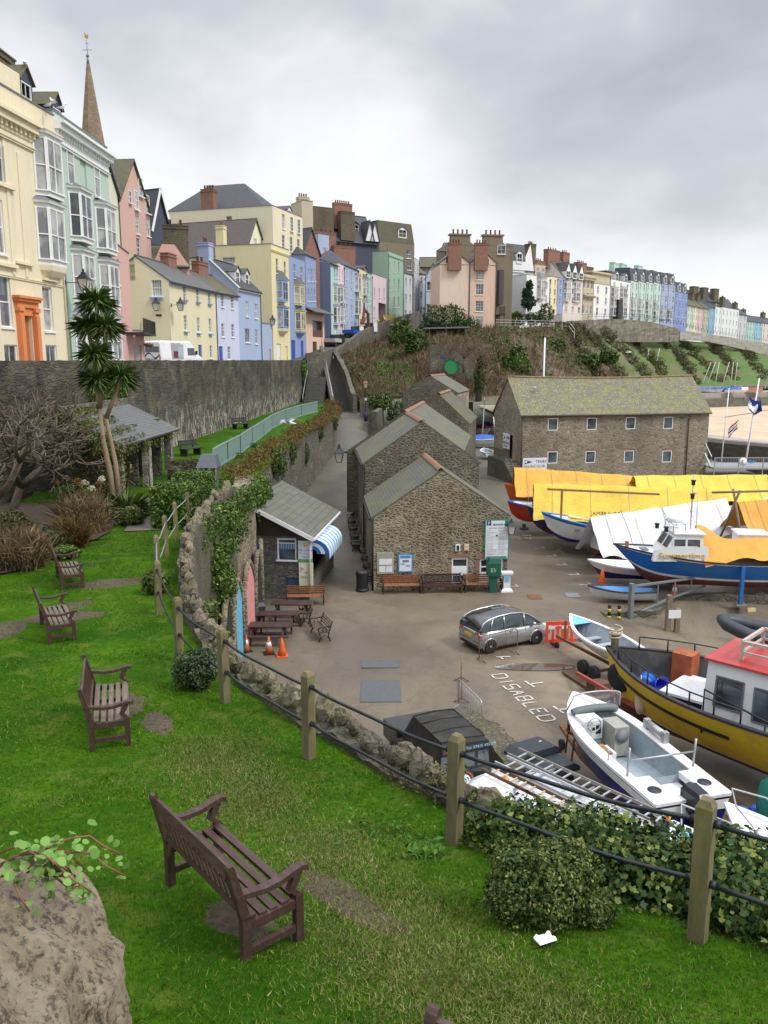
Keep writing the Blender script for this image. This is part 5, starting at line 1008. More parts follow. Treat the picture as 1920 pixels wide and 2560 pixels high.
# stone outside stair of the club
t=thing('stone_stair','old stone outside stair with an iron rail against the club gable','stair',(CL[0]-math.sin(cang)*.3,CL[1]+.3,0),cang);b=MB()
for i in range(9):b.box(-1.5,-3.0+i*.35,0,-.03,-2.65+i*.35,.2+i*.2)
b.box(-1.5,.15,0,-.03,5,2.0);b.build('steps',ST_GREY,t);b=MB();[b.beam((-1.45,y,2.0),(-1.45,y,3.0),.04) for y in np.arange(.2,5,.35)];b.beam((-1.45,.2,3),(-1.45,5,3),.05);b.beam((-1.45,-3,1.2),(-1.45,.2,3),.05);b.build('railing',BLACK,t)
# grey steel balcony and stairs right of the club
t=thing('steel_deck','grey galvanised deck with railings and stairs at the right end of the club','deck',(D(1785,1190,84).x,84,0));b=MB();b.box(0,0,.9,7.6/1,4.6,1.05)
for x in (0,2.5,5,7.5):b.beam((x,.1,-1),(x,.1,2.1),.09)
b.beam((0,.1,2.1),(7.6,.1,2.1),.08);b.beam((0,.1,1.15),(7.6,.1,1.15),.05);[b.beam((x,.1,1.1),(x,.1,2.1),.025) for x in np.arange(.15,7.5,.16)]
b.beam((7.55,.1,2.1),(7.55,4.6,2.1),.07);[b.beam((7.55,y,1.1),(7.55,y,2.1),.025) for y in np.arange(.3,4.5,.2)]
b.beam((0,1,2.1),(-.3,6,5.9),.09);b.beam((0,1,1.0),(-.3,6,4.9),.16);[b.beam((-.06*i*1,1+i*1.0,1.1+i*.77),(-.06*i,1+i*1.0,2.15+i*.77),.04) for i in range(6)]
b.build('frame',STEEL,t);b=MB();b.lathe([(0,0),(.42,0),(.42,.02),(0,.02)],16,(2.9,.02,1.7),axis='y');b.build('round_sign',SIGNW,t);text('E',.5,NAVY,t,(2.72,-.0,1.53))
b=MB();b.add([(3.4,.0,1.9),(4.4,.0,1.7),(3.6,.0,1.5)],[(0,1,2)]);b.build('wave_mark',M('blue_mark',(.05,.25,.55),.5),t)
# ---------------- kiosk ----------------
KS=stone('kiosk_stone',[(.17,.16,.13),(.12,.11,.09),(.22,.20,.16)],(.09,.085,.07),2.6,2.6,.05,samt=.3)
t=thing('kiosk','small stone ice cream kiosk with a lean-to slate roof and striped awning','kiosk',(-6.74,40.5,0),-.12);K=t;kw,kd=2.95,7.0;b=MB()
hl=[(1.35,2.08,2.35,3.2),(1.75,.05,2.55,1.15)];b.panel((0,0,0),(1,0,0),kw,3.35,hl,.12);b.panel((kw,0,0),(0,1,0),kd,3.35,[(.7,1.2,4.2,2.9)],.15);b.panel((0,kd,0),(0,-1,0),kd,4.9,[]);b.poly([(kw,kd,0),(0,kd,0),(0,kd,4.9),(kw,kd,3.35)]);b.build('wall',KS,t)
b=MB();b.add([(0,-.02,3.3),(kw,-.02,3.3),(kw,-.02,3.38),(0,-.02,4.85)],[(0,1,2,3)]);b.build('dark_gable_boards',M('dark_brown_boards',(.035,.025,.022),.7),t)
r=MB();kk=1.5/kw;r.slab([(-.1,-.3,5.0+.05),(kw+.35,-.3,5.0-(kw+.45)*kk*.98),(kw+.35,kd+.2,5.0-(kw+.45)*kk*.98),(-.1,kd+.2,5.05)],.1);r.build('roof',slate('kiosk_slate',(.10,.10,.085),(.145,.145,.115),(.13,.13,.06),.4,.42,.36),t)
b=MB();b.beam((-.12,-.32,4.92),(kw+.37,-.32,3.2+.0),.05,.2);b.beam((kw+.38,-.3,3.22),(kw+.38,kd+.2,3.22),.05,.12);b.tube([(kw+.3,-.2,3.2),(kw+.12,-.12,2.9),(kw+.06,-.1,0)],.045,6);b.build('bargeboard',WHITE,t)
b=MB();b.box(1.35,.05,2.08,1.43,.11,3.2);b.box(2.27,.05,2.08,2.35,.11,3.2);b.box(1.43,.05,3.1,2.27,.11,3.2);b.box(1.3,-.06,2.0,2.4,.11,2.079);b.box(1.43,.05,2.9,2.27,.1,2.95);o=b.build('window',WHITE,t);flat('pane',1.4,2.08,2.3,3.12,GLASS,o,.1,.01)
b=MB();b.grid(lambda u,v:(lerp(1.45,2.26,u),.09+.02*math.sin(u*40),lerp(2.9,2.62+.03*math.sin(u*40+1),v)),40,4);b.build('curtain',M('pale_blue_curtain',(.25,.42,.55),.9),t)
flat('hatch',1.78,.06,2.53,1.12,M('slate_blue_board',(.04,.07,.10),.6),t,.02,.04)
# signs on the kiosk
s1=flat('poster',2.45,1.02+.98,2.45+.72,3.1,M('poster_white',(.66,.72,.74),.4),t,-.06,.03);flat('poster_band',2.45,2.0,3.17,2.16,M('poster_green',(.12,.36,.10),.5),s1,-.066,.005)
for i,s in enumerate(('Teas · Coffees','Ice creams','Snacks')):text(s,.13,M('sign_grey_ink',(.15,.16,.18),.6),s1,(2.81,-.062,2.58-i*.17),align='CENTER',ext=.003,sx=.9)
b=MB();b.lathe([(0,0),(.09,0),(.09,.004),(0,.004)],14,(2.81,-.068,2.9),axis='y');b.build('sun_mark',M('sun_yellow',(.8,.5,.1),.5),s1)
s2=flat('banner',2.47,.55,3.2,1.98,M('banner_cream',(.68,.70,.42),.5),t,-.06,.03)
for i in range(9):flat('stripe',2.5+i*.08,.55,2.53+i*.08,1.98,M('banner_stripe',(.75,.55,.5),.5) if i in (5,6,7) else M('banner_white',(.78,.8,.7),.5),s2,-.063,.002)
b=MB();b.add([(2.47,-.068,.55),(2.5,-.068,.66),(2.62,-.068,.74),(2.8,-.068,.80),(3.0,-.068,.72),(3.15,-.068,.68),(3.2,-.068,.55)],[tuple(range(7))]);b.build('green_hill_mark',M('poster_green',(.12,.36,.10),.5),s2)
b=MB();b.loft([[(2.55,-.07,1.45),(2.56,-.09,1.45),(2.57,-.07,1.46)],[(2.6,-.07,1.6),(2.63,-.10,1.62),(2.66,-.07,1.65)]]);b.build('cone_mark',M('wafer',(.6,.35,.12),.6),s2);b=MB();b.sph((2.66,-.07,1.7),(.09,.02,.09),10);b.build('ice_cream_mark',M('ice_pink',(.75,.4,.45),.6),s2)
text('ICE',.12,REDP,s2,(2.85,-.068,1.42),align='CENTER',ext=.003)
text('MILKSHAKES',.09,M('sign_grey_ink',(.15,.16,.18),.6),s2,(2.85,-.068,1.2),align='CENTER',ext=.003)
for i,(mt,zz) in enumerate(((M('board_red',(.5,.08,.06),.5),1.4),(M('board_white',(.7,.72,.75),.5),1.1),(M('board_blue',(.06,.15,.45),.5),.85))):b=MB();b.box(kw+.01,.15,zz,kw+.05,.62,zz+.24);b.build('menu_board',mt,t)
b=MB();b.box(kw+.01,.1,1.75,kw+.05,.62,2.7);b.build('menu_board',M('menu_cream',(.55,.5,.3),.5),t)
# awning: scalloped quarter barrel
AWB=M('awning_blue',(.03,.10,.42),.6);AWW=M('awning_white',(.55,.70,.80),.6)
b=MB();n=8;rings=[]
for i in range(29):
    y=.35+i*.14;ring=[]
    for j in range(n+1):a=PI/2*j/n;ring.append((kw+.05+.95*math.sin(a),y,2.35+.75*math.cos(a)))
    ring.append((kw+1.0,y,2.12-.07*abs(math.sin(i*PI/2))))
    rings.append(ring)
b.loft(rings,closed=False,cap0=False,cap1=False,smooth=False)
f0=0
for i in range(28):
    for j in range(n+1):b.m[f0]=0 if (i % 4) else 1;f0 += 1
for y in (.35,.35+28*.14):
    for k2 in range(3):
        r0,r1=1-.22*k2,1-.22*(k2+1)
        for j in range(n):
            a,c=PI/2*j/n,PI/2*(j+1)/n;P=lambda q,r:(kw+.05+.95*r*math.sin(q),y,2.35+.75*r*math.cos(q));b.add([P(a,r0),P(c,r0),P(c,r1),P(a,r1)],[(0,1,2,3)],mi=1-k2 % 2,smooth=False)
b.build('awning',[AWW,AWB],t)
# ---------------- garden shelter against the retaining wall ----------------
t=thing('garden_shelter','open stone garden shelter with an ivy-covered lean-to slate roof','shelter',(-11.1,34.2,lawn_z(-11,38)),-.03);b=MB()
b.slab([(.45,-.6,2.35),(.45,7.7,2.35),(-2.3,7.7,3.7),(-2.3,-.6,3.7)],.12);b.build('roof',SLATE,t)
for y in (0,3.7,7.2):b=MB();b.box(-.2,y-.18,0,.15,y+.18,2.45);b.build('pillar',stone('pillar_whitewash',[(.45,.42,.34),(.36,.33,.27),(.2,.18,.15)],(.4,.38,.3),2.5,1.3,.05,samt=.6) if y == 0 else bpy.data.materials['pillar_whitewash'],t)
for y in (2.4,5.9):b=MB();b.box(-2.5,y+1.1,0,-.4,y+1.3,2.9);b.build('partition_wall',ST_GREY,t)
b=MB();b.box(-2.2,-.5,0,.1,-.2,2.4);b.box(-2.3,-.5,0,-2.1,7.6,3.9);b.build('end_wall',ST_GREY,t)
# ---------------- boats ----------------
BWH=M('boat_white',(.74,.75,.76),.35,var=.05,dirt=(.35,.32,.26),dirtamt=.4);BBLU=M('boat_blue',(.012,.13,.42),.35,var=.08,dirt=(.05,.12,.2),dirtamt=.3);BNAV=M('boat_navy',(.012,.02,.17),.35,var=.1)
BRED=M('antifoul_red',(.14,.04,.03),.8,var=.25);BYEL=M('boat_yellow',(.84,.58,.035),.5,var=.1,dirt=(.45,.28,.06),dirtamt=.45,scale=2);BORA=M('boat_orange',(.62,.13,.02),.45);BRD=M('boat_red',(.55,.05,.02),.4)
BSKY=M('boat_sky_blue',(.16,.48,.72),.4,var=.05);GREYD=M('grey_deck_paint',(.30,.36,.40),.6,var=.12,dirt=(.2,.2,.18),dirtamt=.4);DARKD=M('dark_deck',(.035,.035,.036),.7,var=.3,dirt=(.12,.1,.08),dirtamt=.5,scale=6)
WOOD=M('varnished_wood',(.30,.15,.06),.5,var=.25,scale=5);TIM2=M('brown_plank',(.12,.07,.04),.75,var=.35,scale=4,stretch=(.6,5,5))
class Hull:
    def __init__(s,L,B,H,rise=.5,tr=.82,fl=.42,full=2.2,keel=.0,kr=.55,rake=.5,mid=.42,trz=1.0,nx=26,ve=.95):s.__dict__.update(L=L,B=B,H=H,rise=rise,tr=tr,fl=fl,full=full,keel=keel,kr=kr,rake=rake,mid=mid,nx=nx,ve=ve)
    def w(s,t):return s.B/2*(lerp(s.tr,1,sm(0,s.mid,t)) if t < s.mid else max(.012,1-((t-s.mid)/(1-s.mid))**s.full))
    def zt(s,t):return s.H+s.rise*max(0,(t-.3)/.7)**2
    def zk(s,t):return s.keel+(s.zt(t)-s.keel)*s.kr*max(0,(t-.72)/.28)**2.2
    def pt(s,t,v,sgn,off=0.0):
        zk,zt=s.zk(t),s.zt(t);e=lerp(s.fl,s.ve,max(0,(t-.35)/.65)**1.3);w=max(.0,s.w(t)-off)
        return (t*s.L-s.rake*(1-v)*max(0,(t-.6)/.4)**2,sgn*w*v**e,zk+(zt-zk)*v)
    def outer(s,bands):
        b=MB();vs=[0];mats=[]
        for vm,mi in bands:
            k=max(1,int((vm-vs[-1])/.13+.5));v0=vs[-1]
            for i in range(k):vs.append(lerp(v0,vm,(i+1)/k));mats.append(mi)
        for sg in (1,-1):
            rings=[[s.pt(i/s.nx,v,sg) for v in vs] for i in range(s.nx+1)]
            if sg < 0:rings=[r[::-1] for r in rings]
            b.loft(rings,closed=False,cap0=False,cap1=False,mats=mats if sg > 0 else mats[::-1])
        T=[s.pt(0,v,1) for v in vs]+[s.pt(0,v,-1) for v in vs[::-1]]
        for j in range(len(vs)-1):b.add([s.pt(0,vs[j],1),s.pt(0,vs[j+1],1),s.pt(0,vs[j+1],-1),s.pt(0,vs[j],-1)],[(0,1,2,3)],mi=mats[j],smooth=False)
        return b
    def gunwale(s,r=.04,wd=.14,z=.0):
        b=MB()
        for sg in (1,-1):
            R_=[];
            for i in range(s.nx+1):
                t=i/s.nx;x,y,zz=s.pt(t,1,sg);w=s.w(t);yi=sg*max(0,w-wd);yo=sg*(w+.03);R_.append([(x,yo,zz+.03+z),(x,yo,zz-.05+z),(x,yi,zz-.02+z),(x,yi,zz+.03+z)])
            b.loft(R_,smooth=False)
        x,y,zz=s.pt(0,1,1);b.box(-.03,-y,zz-.05,wd*.8,y,zz+.029+z);return b
    def deck(s,dz,t0=0,t1=1.0,off=.05,n=20):
        b=MB();b.loft([[((t*s.L),sg*max(.01,s.w(t)-off),s.zt(t)-dz) for sg in (1,0,-1)] for t in [lerp(t0,t1,i/n) for i in range(n+1)]],closed=False,cap0=False,cap1=False,smooth=False);return b
    def inner(s,dep,off=.1,t0=.03,t1=.93,n=18):
        b=MB();ts=[lerp(t0,t1,i/n) for i in range(n+1)]
        def P(t,sg,k):
            zt,zk=s.zt(t),s.zk(t);z=zt-.03 if k == 0 else max(zk+.12,s.H-dep);v=min(1,(z-zk)/(zt-zk));e=lerp(s.fl,s.ve,max(0,(t-.35)/.65)**1.3)
            return (t*s.L-s.rake*(1-v)*max(0,(t-.6)/.4)**2-.0,sg*max(.01,s.w(t)*v**e-(off if k == 0 else .05)),z)
        b.loft([[P(t,1,0),P(t,1,1),(t*s.L,0,P(t,1,1)[2]),P(t,-1,1),P(t,-1,0)] for t in ts],closed=False,cap0=False,cap1=False,smooth=False)
        for t in (ts[0],ts[-1]):b.poly([P(t,1,0),P(t,1,1),P(t,-1,1),P(t,-1,0)])
        return b
def boat(name,label,x,y,z,ang,hu,bands,mats,group=None,gun=None,gr=.14,deck=None,inner=None,cat='boat'):
    t=thing(name,label,cat,(x,y,z),R(ang),group);hu.outer(bands).build('hull',mats,t)
    if gun:hu.gunwale(wd=gr).build('gunwale',gun,t)
    if deck:hu.deck(deck[1],*deck[2:]).build('deck',deck[0],t)
    if inner:hu.inner(inner[1]).build('cockpit',inner[0],t)
    return t
def legs(t,xs,h,y=0,mat=None,w=.18,name='shore_post'):
    for x in xs:b=MB();b.beam((x,y,-h),(x,y,.35),w);b.box(x-.3,y-.3,-h,x+.3,y+.3,-h+.1);b.build(name,mat or TIMBER,t)
def tarp(name,label,x,y,z,ang,xa,xb,zr,ze,w,mat,seed=0,wr=.06,endsag=(0,0),cat='tarpaulin',skew=0.0,parent=None,n=60,m=22,ridge=None,holes=None):
    """cloth over a ridge pole: zr ridge height, ze edge height, w half width (functions of 0..1)"""
    f=lambda q,t:q(t) if callable(q) else q
    b=MB()
    def P(u,v):
        s=v*2-1;a=abs(s);W=f(w,u);zt=f(zr,u);zz=f(ze,u);X=lerp(xa,xb,u);k=a**1.05
        fold=wr*(math.sin(X*3.1+seed+3*noise.noise(Vector((X*.8,s,seed))))*.5+noise.noise(Vector((X*1.3,s*2.2,seed)))*1.2+.5*noise.noise(Vector((X*4,s*5,seed+3))))
        zz += .16*noise.noise(Vector((X*1.2,seed,s)))
        zq=lerp(zt,zz,k)-.13*math.sin(PI*k)*min(1,W)-.05*abs(math.sin(X*1.1+seed))*(1-a)+(fold*.7 if a > .05 else 0);return (X+skew*s+.1*noise.noise(Vector((s*3,seed,u*2)))*(1 if u in (0,1) else 0),s*W*(1+.0*fold)+fold*(1 if s > 0 else -1)*a,zq)
    b.grid(P,n,m);o=b.build(name,mat,parent,(x,y,z),R(ang))
    if parent is None:
        tag(o,label,cat)
        for i in range(5):
            u=(i+.5)/5
            for v in (.0,1.0):a=Vector(P(u,v));r_=MB();sg=-1 if v == 0 else 1;r_.tube([Vector(P(u,abs(v-q)))+Vector((0,sg*.03*(q < .4),.035)) for q in (.5,.4,.3,.2,.1,0)]+[a+Vector((0,-sg*.15,-.5))],.013,4);r_.build('lashing',ROPE,o)
    return o
ROPE=M('pale_rope',(.38,.35,.28),.9)
def cloth(name,c,rough=.6,**k):return M(name,c,rough,var=.10,scale=1.5,dirt=tuple(q*.55 for q in c),dirtamt=.35,bmp=.035,**k)
TY=cloth('yellow_tarp',(.66,.47,.045));TO=cloth('orange_tarp',(.60,.29,.03));TW=cloth('white_tarp',(.68,.69,.76));TG=cloth('teal_cover',(.01,.20,.16));TB=cloth('blue_cover',(.02,.10,.42))
def cabin(t,P0,P1,h,mat,roofmat,wins=(),name='cabin',over=.08,roofname='cabin_roof',lean=0.0,camber=.08):
    """P0 (x0,y0,z0) P1 (x1,y1): box with raked front (at x1), returns object"""
    x0,y0,z0=P0;x1,y1=P1;b=MB();b.loft([[(x0,y0,z0),(x1,y0*.9,z0),(x1,y1*.9,z0),(x0,y1,z0)],[(x0,y0*.93,z0+h),(x1-lean,y0*.8,z0+h),(x1-lean,y1*.8,z0+h),(x0,y1*.93,z0+h)]],smooth=False)
    o=b.build(name,mat,t);r=MB();e=over
    r.loft([[(x0-e,y0*.93-e,z0+h+.003),(x1-lean+e,y0*.8-e,z0+h+.003),(x1-lean+e,y1*.8+e,z0+h+.003),(x0-e,y1*.93+e,z0+h+.003)],[(x0-e,y0*.93-e,z0+h+.07),(x1-lean+e,y0*.8-e,z0+h+.07),(x1-lean+e,y1*.8+e,z0+h+.07),(x0-e,y1*.93+e,z0+h+.07)],[(x0,y0*.6,z0+h+.07+camber),(x1-lean,y0*.5,z0+h+.07+camber),(x1-lean,y1*.5,z0+h+.07+camber),(x0,y1*.6,z0+h+.07+camber)]],smooth=False)
    r.build(roofname,roofmat,t)
    for (sd,a,c,za,zc) in wins:      # side window quads following the lean; sd 'r' (y0 side), 'l' (y1 side), 'f' front
        b=MB()
        def S(x,k,yy):q=lerp(1,.93 if x <= x0 else .8,k);fr=(x-x0)/(x1-x0);base=lerp(1,.9,fr);top=lerp(.93,.8,fr);return (x-lean*k*fr*0,yy*lerp(base,top,k),z0+h*k)
        if sd in 'rl':
            yy=(y0-.015) if sd == 'r' else (y1+.015);q=[S(a,za,yy),S(c,za,yy),S(c-lean*.35*(c > x1-.6),zc,yy),S(a,zc,yy)];q=q if sd == 'r' else q[::-1]
        else:xf=lambda k:x1-lean*k+.012;q=[(xf(za),a,z0+h*za),(xf(za),c,z0+h*za),(xf(zc),c*.93,z0+h*zc),(xf(zc),a*.93,z0+h*zc)]
        b.add(q,[(0,1,2,3)]);b.build('window',GLASS,o)
        f2=MB();
        for i in range(4):f2.beam(q[i],q[(i+1) % 4],.05,.03)
        f2.build('window_frame',LEAD if roofmat is not BWH else BWH,o)
    return o
def outboard(t,x,z,y=0,mat=None,tall=1.0):
    b=MB();s=tall;b.loft([[(x+dx*.36*s-.1,y+dy*.2*s,z+.42*s) for dx,dy in ((-1,-.8),(.7,-1),(1,0),(.7,1),(-1,.8))],[(x+dx*.42*s-.1,y+dy*.24*s,z+.62*s) for dx,dy in ((-1,-.8),(.7,-1),(1,0),(.7,1),(-1,.8))],[(x+dx*.40*s-.08,y+dy*.23*s,z+.92*s) for dx,dy in ((-1,-.8),(.7,-1),(1,0),(.7,1),(-1,.8))],[(x+dx*.3*s-.06,y+dy*.16*s,z+1.02*s) for dx,dy in ((-1,-.8),(.7,-1),(1,0),(.7,1),(-1,.8))]],smooth=False)
    b.beam((x-.1,y,z+.45*s),(x-.12,y,z-.5*s),.22,.14);b.box(x-.35,y-.1,z-.25*s,x+.05,y+.1,z-.21*s);b.lathe([(.02,-.18),(.07,-.05),(.07,.12),(.03,.2)],8,(x-.14,y,z-.55*s),axis='x');return b.build('outboard_motor',mat or BLACK,t)
def wheel(t,x,y,z,r=.3,w=.2,name='wheel'):
    b=MB();b.lathe([(r*.6,-w/2),(r*.93,-w/2),(r,-w/3),(r,w/3),(r*.93,w/2),(r*.6,w/2)],20,(x,y,z),axis='y');o=b.build(name,RUBBER,t);b=MB();b.lathe([(.02,-w/2+.02),(r*.6,-w/2+.01),(r*.6,w/2-.01),(.02,w/2-.02)],14,(x,y,z),axis='y');b.build('rim',RUST if name == 'wheel' else STEEL,o);return o
# yellow fishing boat
hu=Hull(11.5,4.5,2.3,rise=.42,tr=.85,fl=.30,full=2.6,keel=.35,kr=.18,rake=.5,mid=.55,nx=34)
t=boat('fishing_boat','big yellow fishing boat with a red-roofed wheelhouse and black rubbing strake',7.35+.72*11.5,25.75-.69*11.5,0,136.2,hu,[(.24,1),(.27,2),(1,0)],[BYEL,BRED,BWH],gun=None);YB=t
hu.inner(.78,.12,.02,.975,30).build('deck',DARKD,t)
b=hu.gunwale(wd=.12,z=.0);b.build('gunwale',M('purple_black_rail',(.03,.025,.035),.6),t)
b=MB()
for sg in (1,-1):
    pts=[hu.pt(u,.70,sg) for u in np.linspace(.58,.975,24)];b.loft([[(p[0],p[1]+sg*q[0],p[2]+q[1]) for q in ((-.02,-.06),(.05,-.045),(.05,.045),(-.02,.06))] for p in pts],smooth=False)
b.build('rubbing_strake',BLACK,t)
lx=11.5-3.7
o=cabin(t,(lx-6.0,-1.35,1.35),(lx,1.35),2.2,BWH,M('wheelhouse_red',(.42,.05,.045),.3,dirt=(.2,.05,.04),dirtamt=.5),wins=[('l',lx-1.15,lx-.35,.42,.82),('l',lx-2.3,lx-1.45,.36,.80),('l',lx-4.0,lx-2.7,.36,.80),('r',lx-2.3,lx-1.45,.36,.80),('f',-.95,-.35,.5,.85),('f',.35,.95,.5,.85),('f',-.3,.3,.5,.85)],name='wheelhouse',roofname='wheelhouse_roof',lean=.1,over=.10)
b=MB()
for (x,y) in ((lx-.9,.8),(lx-.9,-.8),(lx-3.6,.8),(lx-3.6,-.8)):b.beam((x,y,3.6),(x,y,4.2),.09)
for y in (.8,-.8):b.beam((lx-.9,y,4.2),(lx-3.8,y,4.2),.09);b.beam((lx-.9,y,3.9),(lx-3.8,y,3.9),.06)
b.beam((lx-.9,.8,4.2),(lx-.9,-.8,4.2),.09);b.beam((lx-.9,.8,3.9),(lx-.9,-.8,3.9),.06);b.build('roof_rack',M('rusty_white_rail',(.45,.40,.36),.7,dirt=(.2,.1,.05),dirtamt=.7,scale=9),t)
b=MB();b.box(lx+.05,-1.0,1.3,lx+1.35,.75,2.02);o=b.build('hatch_box',BLACK,t);b=MB();b.box(lx-.02,-1.08,2.021,lx+1.43,.82,2.1);b.build('hatch_lid',BWH,o)
b=MB();b.box(9.0,-1.5,1.5,9.65,-.9,2.75);tag(b.build('steel_locker',M('rust_orange_box',(.36,.09,.03),.7,var=.3,dirt=(.2,.06,.03),dirtamt=.6),t))
b=MB()
for u0,u1,zz in ((.55,.93,.42),):
    for sg in (1,-1):
        P_=[Vector(hu.pt(u,1,sg))+Vector((0,-sg*.1,.0)) for u in np.linspace(u0,u1,7)]
        for p in P_:b.tube([p,p+Vector((0,0,zz))],.025,6)
        b.tube([p+Vector((0,0,zz)) for p in P_],.022,6)
b.tube([Vector((lx-.3,1.75,1.6)),Vector((lx-.3,1.75,2.9)),Vector((lx-2,1.8,2.5)),Vector((lx-4,1.85,2.5))],.03,6);b.tube([Vector((lx-2,1.8,1.6)),Vector((lx-2,1.8,2.5))],.025,6);b.build('guard_rail',BLACK,t)
b=MB();b.lathe([(.13,0),(.13,.5),(.16,.52),(.1,.6)],10,(11.2,0,2.7));b.tube([(11.2+.2*math.cos(a),.2*math.sin(a),3.1+.02*a) for a in np.linspace(0,18,60)],.03,5);b.build('bow_bollard',M('rope_tan',(.42,.37,.26),.9),t)
def onboat(o):return o
P_=hu.pt(.86,.62,1);tag(MB().lathe([(.22,-.13),(.42,-.13),(.47,-.06),(.47,.06),(.42,.13),(.22,.13)],22,(0,0,0),axis='y').build('tyre_fender',RUBBER,None,(7.60,25.0,1.95),R(136.2-14)),'black car tyre hung as a fender on the yellow boat bow','tyre')
b=MB();b.sph((0,0,0),(.17,.17,.42),12);b.tube([(0,0,.4),(.02,.1,.85)],.015,5);tag(b.build('fender',M('cream_fender',(.62,.58,.45),.5),None,(8.0,24.1,1.5)),'cream sausage fender hanging on the side of the yellow boat','fender')
def drum():b=MB();b.lathe([(.05,-.3),(.24,-.3),(.27,-.24),(.27,-.03),(.25,0),(.27,.03),(.27,.24),(.24,.3),(.05,.3)],16,(0,0,0),axis='x');b.lathe([(.05,.3),(.05,.36),(.01,.37)],8,(0,0,.1),axis='x');return b
DR=M('blue_plastic',(.01,.11,.45),.35)
loc=lambda lx_,ly_,lz_:Matrix.Translation((7.35+.72*11.5,25.75-.69*11.5,0)) @ Matrix.Rotation(R(136.2),4,'Z') @ Vector((lx_,ly_,lz_))
tag(drum().build('plastic_drum',DR,None,loc(10.1,-.1,1.85),R(60)),'blue plastic drum lying on the yellow boat foredeck','drum')
b=MB();b.lathe([(.2,0),(.27,.38),(.29,.38),(.29,.41),(.26,.41),(.24,.36),(.18,.03),(.0,.03)],16);tag(b.build('bucket',M('royal_blue_plastic',(.01,.03,.5),.35),None,loc(9.7,.1,1.85),(R(65),0,R(20))),'royal blue bucket on its side beside the rust-coloured locker','bucket')
# white motorboat with outboard on its trailer
hu=Hull(5.9,2.15,1.75,rise=.28,tr=.96,fl=.26,full=3.0,keel=.5,kr=.5,rake=.35,mid=.45,nx=26,ve=.5)
ang=math.degrees(math.atan2(23.0-17.75,5.9-7.35));MBX,MBY=7.35,17.9
t=boat('motorboat','white open motorboat with navy hull and a black outboard engine',MBX,MBY,0,ang,hu,[(.66,0),(.70,2),(.9,1),(.94,2),(1,1)],[BNAV,BWH,BLACK],gun=BWH,gr=.27)
hu.inner(.72,.27,.2,.80,20).build('cockpit',GREYD,t);hu.deck(.0,.795,.995,.04,8).build('foredeck',BWH,t)
b=MB();b.box(.03,-.98,1.62,1.2,-.42,1.79);b.box(.03,.42,1.62,1.2,.98,1.79);b.box(.35,-.42,1.0,1.2,.42,1.5);b.build('stern_locker',BWH,t)
for y in (.7,-.7):MB().lathe([(0,0),(.17,0),(.17,.012),(0,.012)],18,(.55,y,1.792)).build('hatch',M('dark_hatch',(.03,.03,.045),.5),t)
o=outboard(t,.0,1.05,0,M('outboard_black',(.02,.022,.03),.3));text('SUZUKI',.12,SIGNW,o,(-.47,.20,1.72),(PI/2,0,-PI/2));text('90',.16,SIGNW,o,(-.47,-.02,1.62),(PI/2,0,-PI/2));b=MB();b.box(-.474,.0,1.60,-.47,.18,1.62);b.build('stripe',REDP,o)
b=MB()
for y in (.95,-.95):b.tube([(1.35,y,1.7),(1.3,y,2.55)],.03,8)
b.tube([(1.32,.95,2.2),(1.32,-.95,2.2)],.025,8);b.tube([(2.2,.98,1.75),(2.2,.98,2.1)],.02,6);b.build('rod_rail',STEEL,t)
b=MB();b.box(4.0,.1,1.45,4.5,.7,2.0);b.build('console',BWH,t);b=MB();b.tube([(3.85,.45+.2*math.cos(a),1.95+.2*math.sin(a)) for a in np.linspace(0,2*PI,20)],.02,6);b.tube([(3.85,.25,1.95),(3.85,.65,1.95)],.014,5);b.tube([(3.85,.45,1.95),(4.02,.45,1.95)],.02,5);b.build('steering_wheel',STEEL,t)
b=MB();b.box(3.985,.15,1.6,3.999,.3,1.85);b.box(3.985,.34,1.7,3.999,.42,1.8);b.build('instrument_panel',BLACK,t)
b=MB();b.box(3.5,-.45,1.1,4.2,.0,1.95);b.build('engine_box',M('grey_worn_metal',(.32,.31,.28),.7,dirt=(.15,.13,.1),dirtamt=.6,scale=9),t);MB().lathe([(0,0),(.2,0),(.2,.04),(.15,.05),(.1,.02),(0,.02)],16,(3.46,-.22,1.7),axis='x').build('pot_hauler',LEAD,t)
b=MB();b.box(2.9,.3,1.2,3.4,.72,1.55);o=b.build('seat_box',BWH,t);MB().box(2.88,.42,1.551,3.42,.88,1.59).build('seat',WOOD,o)
b=MB();n=14;rng0=[(4.72+.33*math.cos(a),.88*math.sin(a),2.0) for a in np.linspace(-PI/2,PI/2,n)];rng1=[(4.55+.25*math.cos(a),.75*math.sin(a),2.5) for a in np.linspace(-PI/2,PI/2,n)];b.loft([rng0,rng1],closed=False,cap0=False,cap1=False)
gm,gt,gb_=nodes('clear_screen');gb_.inputs['Base Color'].default_value=(.8,.85,.88,1);gb_.inputs['Alpha'].default_value=.25;gb_.inputs['Roughness'].default_value=.1;b.build('windscreen',gm,t);b=MB();b.tube(rng1,.025,6);b.tube([rng0[0],rng1[0]],.02,6);b.tube([rng0[-1],rng1[-1]],.02,6);b.build('windscreen_frame',STEEL,t)
b=MB();b.tube([(4.65,.7*math.sin(a),1.95+.1*math.cos(a)) for a in np.linspace(-1.4,1.4,14)],.13,8);b.build('inflatable_roll',M('grey_pvc',(.12,.14,.15),.6),t)
b=MB();b.lathe([(.11,-.35),(.11,.35)],12,(3.1,-1.02,1.98),axis='x');b.box(2.6,-1.1,1.8,2.75,-.94,2.1);b.box(3.45,-1.1,1.8,3.6,-.94,2.1);b.build('net_roller',STEEL,t)
tr=thing('boat_trailer','galvanised trailer with jockey wheel carrying the white motorboat','trailer',(MBX,MBY,0),R(ang));b=MB()
